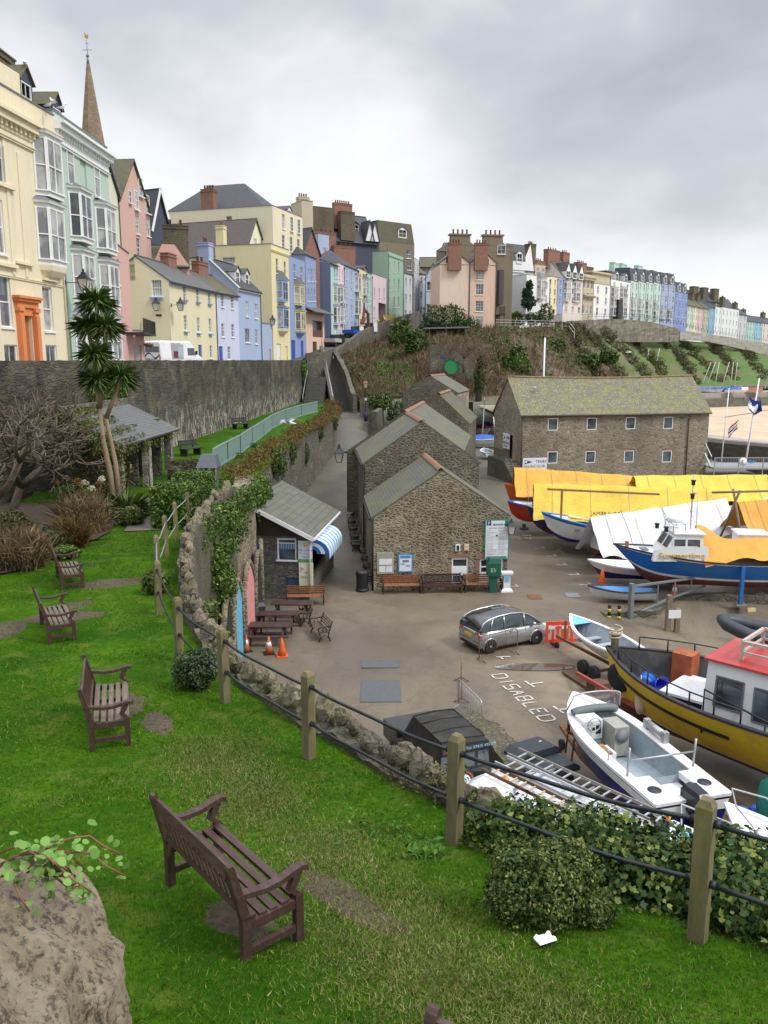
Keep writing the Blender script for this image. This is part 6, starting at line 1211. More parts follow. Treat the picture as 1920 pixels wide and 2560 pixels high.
for y in (.55,-.55):b.beam((-.1,y,.6),(4.6,y*.7,.6),.1)
b.beam((4.6,.38,.6),(6.6,0,.62),.1);b.beam((4.6,-.38,.6),(6.6,0,.62),.1);b.beam((1.0,-.95,.45),(1.0,.95,.45),.1);b.tube([(6.1,0,.7),(6.1,0,1.5)],.05,8);b.build('frame',RUST,tr);wheel(tr,1.0,1.0,.3);wheel(tr,1.0,-1.0,.3);wheel(tr,6.3,.1,.16,.16,.1)
# white clinker boat on trailer
hu=Hull(4.3,1.75,1.38,rise=.3,tr=.75,fl=.36,full=2.3,keel=.75,kr=.55,rake=.25,mid=.42)
t=boat('rowing_boat','white clinker dinghy with a pale blue foredeck, on a trailer beside the red barrier',9.3,28.55,0,math.degrees(math.atan2(32.4-28.55,7.75-9.3)),hu,[(1,0)],[BWH],gun=BWH,gr=.11,inner=(M('dinghy_inside',(.22,.25,.29),.6,var=.2),.55));TBX=t
hu.deck(.0,.80,.99,.06,8).build('foredeck',BSKY,t);b=MB();[b.box(x,-.62,1.08,x+.25,.62,1.12) for x in (.9,1.9,2.7)];b.build('thwarts',GREYD,t)
b=MB();b.lathe([(.14,0),(.15,.12),(.12,.16),(.0,.16)],8,(4.2,0,1.62),axis='z');tr=thing('boat_trailer','rusty trailer under the white clinker dinghy','trailer',t.location,t.rotation_euler.z);b=MB();b.beam((0,0,.5),(5.2,0,.45),.1);b.beam((1.4,-.8,.35),(1.4,.8,.35),.09);b.beam((4.6,0,.45),(4.6,0,1.3),.07);b.build('frame',RUST,tr);wheel(tr,1.4,.85,.28);wheel(tr,1.4,-.85,.28);wheel(tr,2.1,.85,.28);wheel(tr,5.0,.1,.12,.13,.08)
# blue and white cabin boat
hu=Hull(10.5,3.5,2.05,rise=.65,tr=.9,fl=.26,full=2.1,keel=.55,kr=.45,rake=1.1,mid=.5,nx=30)
t=boat('cabin_cruiser','blue-hulled cruiser with a white cabin lettered Summertime and an orange canvas cover aft',22.3,40.9-.0,0,178.2,hu,[(.34,1),(.42,2),(.93,0),(1,2)],[BBLU,BRED,BWH],gun=M('dark_rail',(.03,.02,.02),.5),gr=.05);SM=t
hu.deck(.05,.02,.985,.05,24).build('deck',BWH,t)
o=cabin(t,(6.3,-1.15,2.05),(8.35,1.15),1.35,BWH,BWH,wins=[('r',6.45,7.1,.42,.84),('r',7.15,7.75,.42,.84),('l',6.45,7.1,.42,.84),('l',7.15,7.75,.42,.84),('f',-.9,-.05,.45,.88),('f',.05,.9,.45,.88)],lean=.75,over=.1)
b=MB();b.loft([[(6.2,y,2.0),(8.3,y*.85,2.2),(9.6,y*.35,2.5)] for y in np.linspace(-1.3,1.3,5)],closed=False,cap0=False,cap1=False);b.build('coachroof',BWH,t)
b=MB();b.box(8.75,-.3,2.42,9.1,.3,2.47);b.build('deck_hatch',LEAD,t)
b=MB();b.lathe([(.1,0),(.1,.26),(.12,.27),(.0,.3)],10,(9.8,.0,2.55));b.build('bollard',WOOD,t)
b=MB();b.lathe([(.35,0),(.38,.05),(.38,.2),(.33,.25),(0,.26)],18,(7.4,-.1,3.85));b.build('radar',BWH,t)
b=MB()
for x,y in ((7.1,.7),(7.7,.7),(7.1,-.7),(7.7,-.7)):b.tube([(x,y,3.45),(x,y,3.85)],.025,6)
b.tube([(7.1,.7,3.85),(7.7,.7,3.85),(7.7,-.7,3.85),(7.1,-.7,3.85),(7.1,.7,3.85)],.025,6);b.tube([(6.7,.2,3.4),(6.7,.2,6.3)],.035,6);b.tube([(6.5,.5,3.4),(6.55,.5,5.4)],.02,5);b.tube([(6.7,.2,5.4),(6.45,.2,5.4)],.03,5)
b.build('mast',STEEL,t)
for q in ((6.7,.2,5.8),(6.7,.2,5.1),(8.0,.5,3.45),(8.2,-.4,3.45)):b=MB();b.lathe([(.1,0),(.1,.2),(.13,.2),(.13,.26),(.02,.27)],8,q);b.build('lamp',BLACK,t)
GOLD=M('gold_lettering',(.62,.42,.12),.5);text('Summertime',.50,GOLD,t,(6.25,1.24,2.13),(PI/2-.1,0,PI)) if 0 else None
q=text('Summertime',.42,GOLD,t,(8.55,1.36,2.28),(PI/2+.0,0,PI),ext=.02);q.data=q.data
b=MB();b.add([(8.85,1.33,2.1),(6.1,1.33,2.1),(6.1,1.33,2.85),(7.9,1.33,2.83),(8.75,1.33,2.6)],[(0,1,2,3,4)]);b.add([(8.85,1.1,2.1),(6.1,1.1,2.1),(6.1,1.1,2.85),(7.9,1.1,2.83),(8.75,1.1,2.6)],[(4,3,2,1,0),]);b.build('name_board',BWH,t)
tarp('canvas_cover','',0,0,0,0,-.3,6.35,lambda u:lerp(3.05,3.75,sm(.75,1,u)),lambda u:lerp(2.15,2.1,u)-.25*math.sin(u*7),lambda u:1.75,TO,3,.11,parent=t)
legs(t,[4.6],-.0,y=1.9,mat=TIMBER,name='shore_post') if 0 else None
b=MB();b.beam((4.55,1.83,0),(4.55,1.83,2.0),.17);b.build('shore_post',BBLU,t);MB().box(4.3,1.6,0,4.8,2.1,.08).build('post_foot',TIMBER,t);b=MB();b.beam((8.9,0,0),(8.9,0,.6),.4);b.beam((2.0,0,0),(2.0,0,.6),.4);b.build('keel_block',TIM2,t)
# small cream boat under the cruiser bow
hu=Hull(4.8,1.9,1.0,rise=.3,tr=.85,fl=.35,full=2.3,keel=.25,kr=.4,rake=.5);t=boat('small_cabin_boat','small cream boat with a navy bottom tucked behind the blue cruiser bow',15.9,43.2,0,176,hu,[(.5,0),(.56,1),(1,1)],[BNAV,BWH],gun=BWH,deck=(BWH,.0,.02,.99,.05))
# row of luggers under tarps
hu=Hull(8.5,2.6,1.95,rise=.75,tr=.55,fl=.42,full=2.4,keel=.8,kr=.4,rake=.5,mid=.5,nx=28);LG=dict()
t=boat('lugger','white open wooden lugger with sky blue rails, stern to the yard path',9.9+8.3,50.2-1.3,0,171,hu,[(.18,1),(.86,0),(1,2)],[BWH,BNAV,BBLU],gun=M('rail_blue',(.02,.2,.6),.4),gr=.12,inner=(BWH,.65))
b=MB();[b.box(x,-1.0,1.75,x+.3,1.0,1.8) for x in (2.2,4.2,6.2)];b.build('thwarts',WOOD,t);legs(t,[5.4],0,1.35,TIMBER,.14);b=MB();b.beam((7.3,.1,1.8),(7.3,.1,4.1),.13);b.beam((1.5,.1,4.0),(8.2,.1,4.15),.12);b.build('mast_crutch',WOOD,t)
hu2=Hull(8.8,2.8,2.1,rise=.7,tr=.6,fl=.42,full=2.4,keel=.8,kr=.4,rake=.5,mid=.5,nx=28)
t=boat('lugger','navy-hulled lugger under the long butter yellow tarpaulin',17.9,51.0,0,171,hu2,[(.2,1),(.92,0),(1,2)],[BNAV,BRED,BWH],gun=BWH,inner=(WOOD,.5));legs(t,[6.6],0,1.3,TIMBER,.16)
tarp('tarpaulin','long butter yellow tarpaulin lettered JAMES NOEL in the middle of the boat row',19.3,51.2,0,171+1,-2.2,9.7,lambda u:lerp(4.05,4.2,u),lambda u:2.15-.15*math.sin(u*3),lambda u:1.75,TY,1,.09)
text('JAMES NOEL',.34,M('faded_ink',(.30,.22,.05),.8),bpy.data.objects['tarpaulin'],(6.2,1.80,2.50),(PI/2-.75,0,PI),ext=.05,name='lettering')
t=boat('lugger','orange-hulled boat poking out from under the tall orange-gold tarpaulin',17.6,57.6,0,176,Hull(9.0,2.9,2.5,rise=.8,tr=.6,fl=.42,full=2.4,keel=.9,kr=.4,rake=.5,mid=.5),[(.15,1),(1,0)],[BORA,BRED],gun=BORA,inner=(WOOD,.5));legs(t,[7.5,2],0,.0,TIMBER,.25)
b=MB();b.box(0,0,0,.9,.04,.35);nb=b.build('name_board',SIGNW,t,(7.9,1.0,2.55),R(155));text('OSPREY',.2,NAVY,nb,(.88,.05,.08),(PI/2,0,PI))
tarp('tarpaulin','tall orange-gold tarpaulin at the left end, right below the club sign',17.9,57.9,0,177,-.2,8.6,lambda u:lerp(3.9,4.5,u),lambda u:lerp(2.9,2.6,u),lambda u:1.8,cloth('amber_tarp',(.62,.33,.03)),5,.09)
t=boat('lugger','red boat stern with bright blue trim between the orange and navy hulls',14.5,55.3,0,170,Hull(6.0,2.1,2.1,rise=.25,tr=.6,fl=.42,full=3.0,keel=.9,kr=.4,rake=.3,mid=.5),[(1,0)],[BRD],gun=M('rail_blue2',(.02,.2,.6),.4),gr=.1,inner=(BWH,.4));legs(t,[4.6],0,.6,TIMBER,.16)
t=boat('lugger','sky blue lugger with red bottom at the right end under the far yellow tarpaulin',17.2,55.4,0,-2,Hull(9.2,2.8,2.2,rise=.7,tr=.6,fl=.42,full=2.4,keel=.9,kr=.4,rake=.5,mid=.5),[(.35,1),(1,0)],[BSKY,BRD],gun=BWH,inner=(BRD,.5))
tarp('tarpaulin','bright yellow tarpaulin on the far right below the club windows',17.3,56.4,0,-1,.0,9.2,lambda u:4.15+.1*u,lambda u:lerp(2.9,2.5,u),lambda u:1.9,TY,8,.09)
t=boat('lugger','white-bowed boat hidden under the hanging white sheet',12.4,47.0,0,20,Hull(10.2,2.5,2.0,rise=.5,tr=.6,fl=.42,full=2.4,keel=.7,kr=.4,rake=.5,mid=.5),[(.3,1),(1,0)],[BWH,BRED],gun=M('rail_blue3',(.02,.2,.6),.4),inner=(BWH,.5))
tarp('tarpaulin','big white sheet hanging over a boat in front of the yellow tarpaulins',11.7,46.0,0,20,.1,9.8,lambda u:lerp(3.2,3.75,u),lambda u:lerp(1.1,1.8,u)-.35*sm(.05,.2,u)*(1-sm(.3,.6,u)),lambda u:1.45,TW,11,.13)
b=MB()
for u in (2.1,5.0):b.tube([(u,-1.72,.9),(u,-1.0,2.3),(u,-.05,3.45)],.015,5)
b.build('rope',BLACK,bpy.data.objects['tarpaulin.003'])
# right edge: orange cover on trestles, small white cabin boat behind
tarp('tarpaulin','orange tent-like tarpaulin on poles at the right edge',20.4,46.6,0,15,.0,4,4.0,2.2,1.4,TO,14,.07)
t=thing('pole_trestle','crossed wooden poles holding the right-edge orange tarpaulin','trestle',(20.1,46.4,0),R(15));b=MB();b.tube([(0,-1.2,1.2),(.1,.3,4.7)],.07,6);b.tube([(0,1.2,1.2),(.1,-.3,4.7)],.07,6);b.tube([(-1.5,0,4.6),(4,0,4.5)],.07,6);b.beam((0,-1.2,0),(0,-1.2,1.3),.12);b.beam((0,1.2,0),(0,1.2,1.3),.12);b.build('poles',TIMBER,t)
hu=Hull(5,1.9,1.6,rise=.3,tr=.85,fl=.35,full=2.4,keel=.6,kr=.4);t=boat('small_cabin_boat','small white cabin boat half hidden behind the orange canvas cover at the right',18.6,43.9,0,-10,hu,[(.5,1),(1,0)],[BWH,BNAV],gun=BWH,deck=(BWH,.02,.02,.98,.05));cabin(t,(.6,-.75,1.6),(2.4,.75),1.15,BWH,BWH,wins=[('r',.7,1.4,.35,.8),('r',1.5,2.2,.35,.8),('f',-.6,.6,.35,.8)],lean=.3)
# dinghy by the gate
hu=Hull(3.4,1.35,.62,rise=.18,tr=.7,fl=.38,full=2.4,keel=.06,kr=.5,rake=.2);t=boat('dinghy','little white dinghy with a blue inside lying behind the swing gate',13.7,39.9,0,176,hu,[(1,0)],[BWH],gun=M('dark_rail2',(.05,.05,.05),.6),gr=.06,inner=(M('dinghy_blue',(.06,.24,.5),.5),.45))
# grey inflatable
t=thing('inflatable_boat','grey rubber inflatable boat behind the yellow boat, at the right edge','inflatable',(14.9,30.3,1.05),R(-35));b=MB();GP=M('grey_rubber',(.035,.04,.05),.5,var=.2)
b.tube([(3,.7,.55),(1,.72,.5),(-.6,.7,.55),(-1.5,.35,.72),(-1.75,0,.8),(-1.5,-.35,.72),(-.6,-.7,.55),(1,-.72,.5),(3,-.7,.55)],[.24,.27,.27,.25,.24,.25,.27,.27,.24],10);b.build('tubes',GP,t);b=MB();b.loft([[(3,.6,.35),(3,0,.1),(3,-.6,.35)],[(-.5,.6,.35),(-.5,0,.12),(-.5,-.6,.35)],[(-1.6,.1,.7),(-1.6,0,.6),(-1.6,-.1,.7)]],closed=False,cap0=False,cap1=False);b.build('hull',GP,t)
b=MB();b.beam((0,0,-2.2),(0,0,.1),.2);b.beam((2.4,0,-2.2),(2.4,0,.1),.2);b.build('shore_post',TIMBER,t)
# bottom right boats
hu=Hull(5.6,2.0,1.45,rise=.3,tr=.88,fl=.30,full=2.4,keel=.5,kr=.4,rake=.4);a_=math.degrees(math.atan2(17.35-12.6,8.1-10.2))
t=boat('small_cabin_boat','white cuddy boat with a chrome bow rail at the bottom right edge',10.3,12.6,0,a_,hu,[(.5,0),(.56,2),(.9,1),(1,1)],[BNAV,BWH,BLACK],gun=BWH,deck=(BWH,.0,.02,.99,.05));cabin(t,(1.2,-.6,1.5),(3.9,.6),.42,BWH,BWH,wins=[('l',2.2,3.5,.25,.8),('r',2.2,3.5,.25,.8)],lean=.8)
b=MB();b.tube([(4.0,.72,1.55),(4.0,.7,2.0),(4.9,.45,2.15),(5.45,0,2.2),(4.9,-.45,2.15),(4.0,-.7,2.0),(4.0,-.72,1.55)],.022,6);b.tube([(2.3,.8,1.5),(2.3,.78,1.95),(3.3,.74,1.9),(3.3,.75,1.5)],.02,6);b.build('bow_rail',STEEL,t)
hu=Hull(6.2,2.3,1.35,rise=.25,tr=.9,fl=.30,full=2.6,keel=.4,kr=.4,rake=.4);a_=math.degrees(math.atan2(17.0-11.2,6.35-7.9))
t=boat('small_cabin_boat','white boat with a sky blue foredeck just beyond the ivy-covered wall',8.2,11.2,0,a_,hu,[(.4,0),(1,1)],[BNAV,BWH],gun=BWH,deck=(BSKY,.0,.62,.985,.09));hu.deck(-.001,.02,.62,.05).build('deck',BWH,t);cabin(t,(1.0,-.8,1.4),(3.8,.8),.45,BWH,BWH,lean=.9,wins=[('r',1.4,3.0,.3,.8)])
b=MB();b.tube([(3.9,.95,1.45),(3.9,.93,2.0),(5.0,.62,2.15),(5.9,0,2.2),(5.0,-.62,2.15),(3.9,-.93,2.0),(3.9,-.95,1.45)],.024,6);b.tube([(5.0,.62,1.5),(5.0,.62,2.15)],.02,6);b.tube([(5.0,-.62,1.5),(5.0,-.62,2.15)],.02,6);b.build('bow_rail',STEEL,t)
t=thing('covered_outboard_boat','boat wrapped in a teal green cover at the right edge below the yellow boat','boat',(10.6,16.9,0),R(115));b=MB();b.loft([[(x,y*w_,z_) for y,z_ in ((-1,.5),(-1.05,1.2),(-.6,h_),(0,h_+.15),(.6,h_),(1.05,1.2),(1,.5))] for x,w_,h_ in ((-2,.7,1.7),(-1,.85,2.0),(0,.9,2.4),(1.2,.8,2.2),(2.0,.5,1.8),(2.5,.1,1.4))]);b.build('cover',TG,t);b=MB();b.tube([(1.0,0,2.2),(1.3,0,3.0)],.03,6);b.build('pole',STEEL,t)
# alley boats
for i,(x,y,a,mt,lb) in enumerate(((12.3,113.5,100,TB,'white boat under a bright blue cover at the alley end'),(14.9,128,20,cloth('dusty_red_cover',(.28,.05,.06)),'boat under a dusty red and grey cover at the alley end'),(17.2,133,10,cloth('navy_cover',(.03,.04,.14)),'boat under a navy cover, farthest of the alley boats'))):
    hu=Hull(5.5,2.0,1.2,rise=.2,tr=.8,fl=.4,full=2.3,keel=.3,kr=.4);t=boat('dinghy',lb,x-1,y,.0 if i == 0 else .5,a-90,hu,[(1,0)],[BWH],gun=BWH);tarp('boat_cover','',0,0,0,0,.1,5.2,lambda u:1.9-.4*abs(u-.4),1.15,lambda u:1.1*(1-.7*u**3),mt,i*3,.08,parent=t,n=24,m=12)
hu=Hull(3.6,1.6,.9,rise=.2,tr=.85,fl=.4,full=2.3,keel=.3,kr=.4);t=boat('dinghy','small white dinghy parked against the club gable wall',12.9,99.6,0,95,hu,[(1,0)],[BWH],gun=BWH,inner=(GREYD,.4))
t=thing('dinghy','upturned bright green dinghy against the club gable wall','boat',(12.2,89.7,0),R(90));b=MB();hu=Hull(3.0,1.3,.6,rise=.1,keel=.0);b=hu.outer([(1,0)]);b.v=[(x,y,.75-z) for x,y,z in b.v];b.f=[f[::-1] for f in b.f];b.build('hull',M('bright_green_hull',(.03,.30,.12),.5),t)
for i,(px,Y,h_,ln) in enumerate(((1174,138,12,1.6),(1206,120,6,.4),(1246,96,5,-1.0),(1355,103,14.2,0))):
    p=D(px,1060,Y);t=thing('mast',('tall bare white mast leaning above the dusty red boat cover','short pale mast above the alley boats','thin white mast close to the club gable','tall white mast standing behind the club roof ridge')[i],'mast',(p.x,Y,.5));b=MB();b.tube([(0,0,0),(ln*.6,0,h_)],[.13 if i == 3 else .08,.10 if i == 3 else .05],8);b.build('mast',BWH,t)
    if i == 3:b=MB();b.tube([(-1.3,0,4),(0,0,h_-.3)],.02,4);b.tube([(1.3,0,4),(0,0,h_-.3)],.02,4);b.build('stay',LEAD,t)
for i,px in enumerate((1755,1768,1792,1808,1833,1843,1617,1636)):
    p=D(px,960,252);b=MB();b.tube([(0,0,0),(random.uniform(.4,3.2) if i not in (4,5) else .4,0,9.5)],.11,5);tag(b.build('mast',M('dull_mast',(.5,.5,.47),.6),None,(p.x,254,1.9 if i < 6 else 6)),'thin dinghy mast on the far promenade','mast','dinghy masts on the promenade')
for i,(px,mt,lb) in enumerate(((1755,TB,'blue dinghy cover, first from the left on the promenade'),(1775,TB,'blue dinghy cover, second from the left on the promenade'),(1795,TB,'blue dinghy cover, third from the left on the promenade'),(1840,TB,'blue covered dinghy alone past the gap on the promenade'),(1858,BWH,'pale dinghy right of the lone blue one'),(1885,M('pink_shed',(.4,.2,.16),.7),'long pinkish boat shed at the promenade end'))):
    p=D(px,965,251);hu=Hull(5 if i < 5 else 9,2.2,1.1,rise=.3,keel=.2);t=boat('covered_dinghy' if i < 5 else 'boat_shed',lb,p.x-2,254,2.0,random.uniform(-25,25) if i < 5 else 5,hu,[(1,0)],[BWH],cat='boat' if i < 5 else 'shed') if i < 5 else thing('boat_shed',lb,'shed',(p.x-3,258,2.05))
    if i < 5:tarp('boat_cover','',0,0,0,0,0,4.8,1.9,1.0,lambda u:1.15*(1-.7*u**3),mt,i,.06,parent=t,n=12,m=8)
    else:b=MB();b.box(0,0,0,9,3,2);b.build('wall',mt,t);b=MB();b.box(-.2,-.2,2.001,9.2,3.2,2.2);b.build('roof',LEAD,t)
# ---------------- fence, benches and quayside things ----------------
def GL(px,py):
    z=6.2
    for _ in range(12):p=G(px,py,z);z=.5*z+.5*lawn_z(p.x,p.y)
    return Vector((p.x,p.y,lawn_z(p.x,p.y)))
CPOST=M('mossy_concrete_post',(.16,.135,.07),.9,var=.3,scale=9,dirt=(.24,.24,.03),dirtamt=.85,kind='World',stretch=(1,1,.25),bmp=.01)
PIPE=M('black_pipe',(.014,.017,.023),.38,var=.35,scale=9,bmp=.003)
PIPEG=M('grey_pipe',(.20,.21,.20),.6,var=.35,scale=9)
t=thing('post_and_rail_fence','concrete post fence with two sagging black pipe rails curving round the lawn edge','fence',(0,0,0))
post=MB();s_=.068
post.loft([[(-s_,-s_,-.5),(s_,-s_,-.5),(s_,s_,-.5),(-s_,s_,-.5)],[(-s_,-s_,1.22),(s_,-s_,1.22),(s_,s_,1.22),(-s_,s_,1.22)],[(-s_*.6,-s_*.6,1.28),(s_*.6,-s_*.6,1.28),(s_*.6,s_*.6,1.28),(-s_*.6,s_*.6,1.28)]],smooth=False);pm=post.mesh('post',CPOST)
for i,p in enumerate(POSTS):
    a=math.atan2(POSTS[min(i+1,len(POSTS)-1)][1]-POSTS[max(i-1,0)][1],POSTS[min(i+1,len(POSTS)-1)][0]-POSTS[max(i-1,0)][0]);o=link('post',pm,t,(p[0],p[1],lawn_z(*p)),(random.uniform(-.02,.02),random.uniform(-.02,.02),a+.2))
    if i < 3:o.scale=(1.0,1.0,1)
for i in range(len(POSTS)-1):
    a,c=Vector((*POSTS[i],lawn_z(*POSTS[i]))),Vector((*POSTS[i+1],lawn_z(*POSTS[i+1])))
    for hgt in (1.07,.54):
        b=MB();pts=[]
        for k in range(9):u=k/8;p=a.lerp(c,u);p.z += hgt-.055*math.sin(PI*u)+.012*math.sin(u*9+i);pts.append(p)
        r=.021 if i < 6 else .019;b.tube(pts,r,9)
        for q in (pts[0],pts[-1]):d=(pts[1]-pts[0]).normalized()*(1 if q is pts[0] else -1);b.tube([q+d*.06,q+d*.13],r*1.6,9)
        b.build('rail',PIPE if i < 7 else PIPEG,t)
# wooden garden bench
BRN=M('dark_stained_teak',(.060,.030,.024),.5,var=.35,scale=7,stretch=(.7,5,5),dirt=(.13,.10,.085),dirtamt=.6,bmp=.004)
BRG=M('weathered_seat_slat',(.15,.115,.09),.6,var=.35,scale=7,stretch=(.7,5,5),bmp=.004)
def garden_bench(label,Lb=1.5,seatmat=None):
    t=thing('garden_bench',label,'bench');hs=.42;hb=.92;dp=.52;w=.065
    for x in (w/2,Lb-w/2):
        b=MB();b.beam((x,dp,0),(x,dp,.45),w,.075,up=(0,1,0));b.loft([[(x-w/2,dp-.04,.44),(x+w/2,dp-.04,.44),(x+w/2,dp+.04,.44),(x-w/2,dp+.04,.44)],[(x-w/2,dp+.09,hb),(x+w/2,dp+.09,hb),(x+w/2,dp+.15,hb),(x-w/2,dp+.15,hb)],[(x-w/2,dp+.11,hb+.025),(x+w/2,dp+.11,hb+.025),(x+w/2,dp+.14,hb+.02),(x-w/2,dp+.14,hb+.02)]],smooth=False);b.build('leg',BRN,t)
        b=MB();b.beam((x,.03,0),(x,.03,.44),w,.07,up=(0,1,0));b.loft([[(x-.03,0,.44),(x+.03,0,.44),(x+.03,.06,.44),(x-.03,.06,.44)],[(x-.03,.07,.5),(x+.03,.07,.5),(x+.03,.13,.5),(x-.03,.13,.5)],[(x-.03,.03,.56),(x+.03,.03,.56),(x+.03,.10,.56),(x-.03,.10,.56)],[(x-.03,.0,.63),(x+.03,.0,.63),(x+.03,.08,.63),(x-.03,.08,.63)]],smooth=False);b.build('leg',BRN,t)
        b=MB();pts=[(-.06,.645),(-.05,.68),(.0,.69),(.08,.675),(.2,.645),(.35,.64),(.5,.665),(dp+.08,.675)];b.loft([[(x-.038,y,z-.045 if i else z-.03),(x+.038,y,z-.045 if i else z-.03),(x+.038,y,z),(x-.038,y,z)] for i,(y,z) in enumerate(pts)],smooth=False);b.build('armrest',BRN,t)
        b=MB();b.beam((x,.06,.14),(x,dp-.03,.14),.045,.06);b.build('stretcher',BRN,t);b=MB();b.beam((x,.06,hs-.06),(x,dp-.03,hs-.06),.045,.08);b.build('seat_rail',BRN,t)
    b=MB();b.box(w,0.0,hs-.09,Lb-w,.035,hs-.01)
    for i in range(5):y=.02+i*.1;z=hs-.012*math.sin(PI*i/4)*2;b.box(.03 if i else w,y,z-.01,Lb-.03 if i else Lb-w,y+.068,z+.016)
    b.build('seat',seatmat or BRN,t)
    b=MB();ba=lambda z:dp+.0+(z-.44)*.26;
    b.beam((w,ba(hb-.06),hb-.06),(Lb-w,ba(hb-.06),hb-.06),.035,.09,up=(0,-.25,1));b.beam((w,ba(.5),.5),(Lb-w,ba(.5),.5),.035,.06,up=(0,-.25,1))
    n=int(Lb/.098)
    for i in range(1,n):x=lerp(w,Lb-w,i/n);b.beam((x,ba(.52),.52),(x,ba(hb-.1),hb-.1),.034,.014,up=(0,1,0))
    b.build('backrest',BRN,t);return t
def place_bench(t,near_rear,near_front,Lb,at_near=True):
    A,B_=GL(*near_rear),GL(*near_front);d=(B_-A);d.z=0;d.normalize();yv=-d;xv=Vector((yv.y,-yv.x,0));rz=math.atan2(xv.y,xv.x)
    # near rear leg is at local (Lb, dp) or (0, dp)
    lx=0 if at_near else Lb;o=A-xv*lx-yv*.52;t.location=(o.x,o.y,lawn_z(o.x,o.y));t.rotation_euler=(0,0,rz);return xv
g1=garden_bench('nearest dark brown slatted garden bench seen from behind, facing the harbour',1.42);g1['group']='brown benches on the lawn'
place_bench(g1,(621,2405),(738,2362),1.42)
g2=garden_bench('second nearest brown bench on the lawn, seat slats worn grey',1.5,BRG);g2['group']='brown benches on the lawn';place_bench(g2,(232,1879),(315,1867),1.5)
g3=dup(g2,(0,0,0),0,'third brown bench from the camera, on a stone slab with a wide plank back');place_bench(g3,(125,1612),(186,1602),1.5)
g4=dup(g2,(0,0,0),0,'farthest brown bench on the lawn, just in front of the dry shrubs');place_bench(g4,(158,1476),(210,1470),1.5)
for g in (g3,g4):g.scale=(1,1,.95)
g5=dup(g1,(.62,3.1,0),R(150),'brown bench below the camera, only the tip of its back post in view');pt_=Vector((.33,4.0));g5.location=(pt_.x+.5,pt_.y-.25,lawn_z(.3,4)-.02);g5.rotation_euler=(0,0,R(-32))
_p=Matrix.Rotation(R(-32),3,'Z') @ Vector((0.03,.65,0));_q=G(1085,2546,lawn_z(.3,4)+.93);g5.location=(_q.x-_p.x,_q.y-_p.y,lawn_z(_q.x,_q.y)-.01)
# chunky dark benches on the far lawn
def plank_bench(label):
    t=thing('plank_bench',label,'bench');D_=M('dark_recycled_plank',(.035,.038,.036),.7,var=.2);[MB().box(x,-.05,0,x+.1,.5,.42).build('leg',D_,t) for x in (.15,1.35)];b=MB();b.box(0,-.1,.42,1.6,.16,.48);b.box(0,.19,.42,1.6,.45,.48);b.build('seat',D_,t);b=MB();b.box(.2,.5,.3,.28,.56,.95);b.box(1.32,.5,.3,1.4,.56,.95);b.box(0,.44,.6,1.6,.5,.75);b.box(0,.44,.8,1.6,.5,.95);b.build('backrest',D_,t);return t
pb=plank_bench('dark chunky plank bench nearer the garden shelter on the far lawn');p=G(487,1142,6.2);pb.location=(p.x-.6,p.y,6.2);pb.rotation_euler=(0,0,R(62));pb['group']='dark plank benches'
p=G(608,1074,6.2);dup(pb,(p.x-.7,p.y,6.2),R(50),'dark chunky plank bench close to the mesh fence on the far lawn')
# mesh fence on the terrace
def vtrans():
    m,t,b=nodes('green_mesh_bars');b.inputs['Base Color'].default_value=(.26,.36,.33,1);b.inputs['Roughness'].default_value=.6;return m
FP=[(-9.0,43),(-9.0,47),(-8.95,51),(-9.15,57),(-9.3,63.4),(-9.55,70),(-9.3,78),(-8.6,86),(-7.5,93)]
t=thing('bow_top_fence','pale green upright-bar fence curving along the terrace lawn','fence',(0,0,0));GM=vtrans()
for a,c in zip(FP,FP[1:]):
    A,C=Vector((*a,6.2)),Vector((*c,6.2));n=max(2,int((C-A).length/.2));b=MB()
    for i in range(n+1):p=A.lerp(C,i/n);b.beam(p,p+Vector((0,0,1.25)),.05,.05)
    for q in (.12,1.2):b.beam(A+Vector((0,0,q)),C+Vector((0,0,q)),.06)
    b.build('panel',GM,t)
tag(MB().box(0,0,0,1.9,.04,.7).build('banner',LEAD,None,(-9.6,71.5,6.8),R(100)),'grey banner tied to the green upright-bar fence','banner')
# lattice bin on the wall end
t=thing('litter_bin','grey slatted steel litter bin behind the rails at the end of the hedge','litter bin',(-7.45,34.6,6.3));b=MB();b.loft([[(-.3,-.3,0),(.3,-.3,0),(.3,.3,0),(-.3,.3,0)],[(-.4,-.4,1.25),(.4,-.4,1.25),(.4,.4,1.25),(-.4,.4,1.25)]],smooth=False);b.build('body',M('slate_bin',(.07,.09,.10),.5),t);b=MB();[b.beam((x*.75,-.32,0),(x,-.43,1.25),.05) for x in (-.38,-.13,.13,.38)];b.build('slats',STEEL,t);b=MB();b.loft([[(-.45,-.45,1.25),(.45,-.45,1.25),(.45,.45,1.25),(-.45,.45,1.25)],[(-.3,-.05,1.75),(.3,-.05,1.75),(.3,.45,1.75),(-.3,.45,1.75)]],smooth=False);b.build('hood',M('grey_hood',(.07,.085,.10),.4),t)
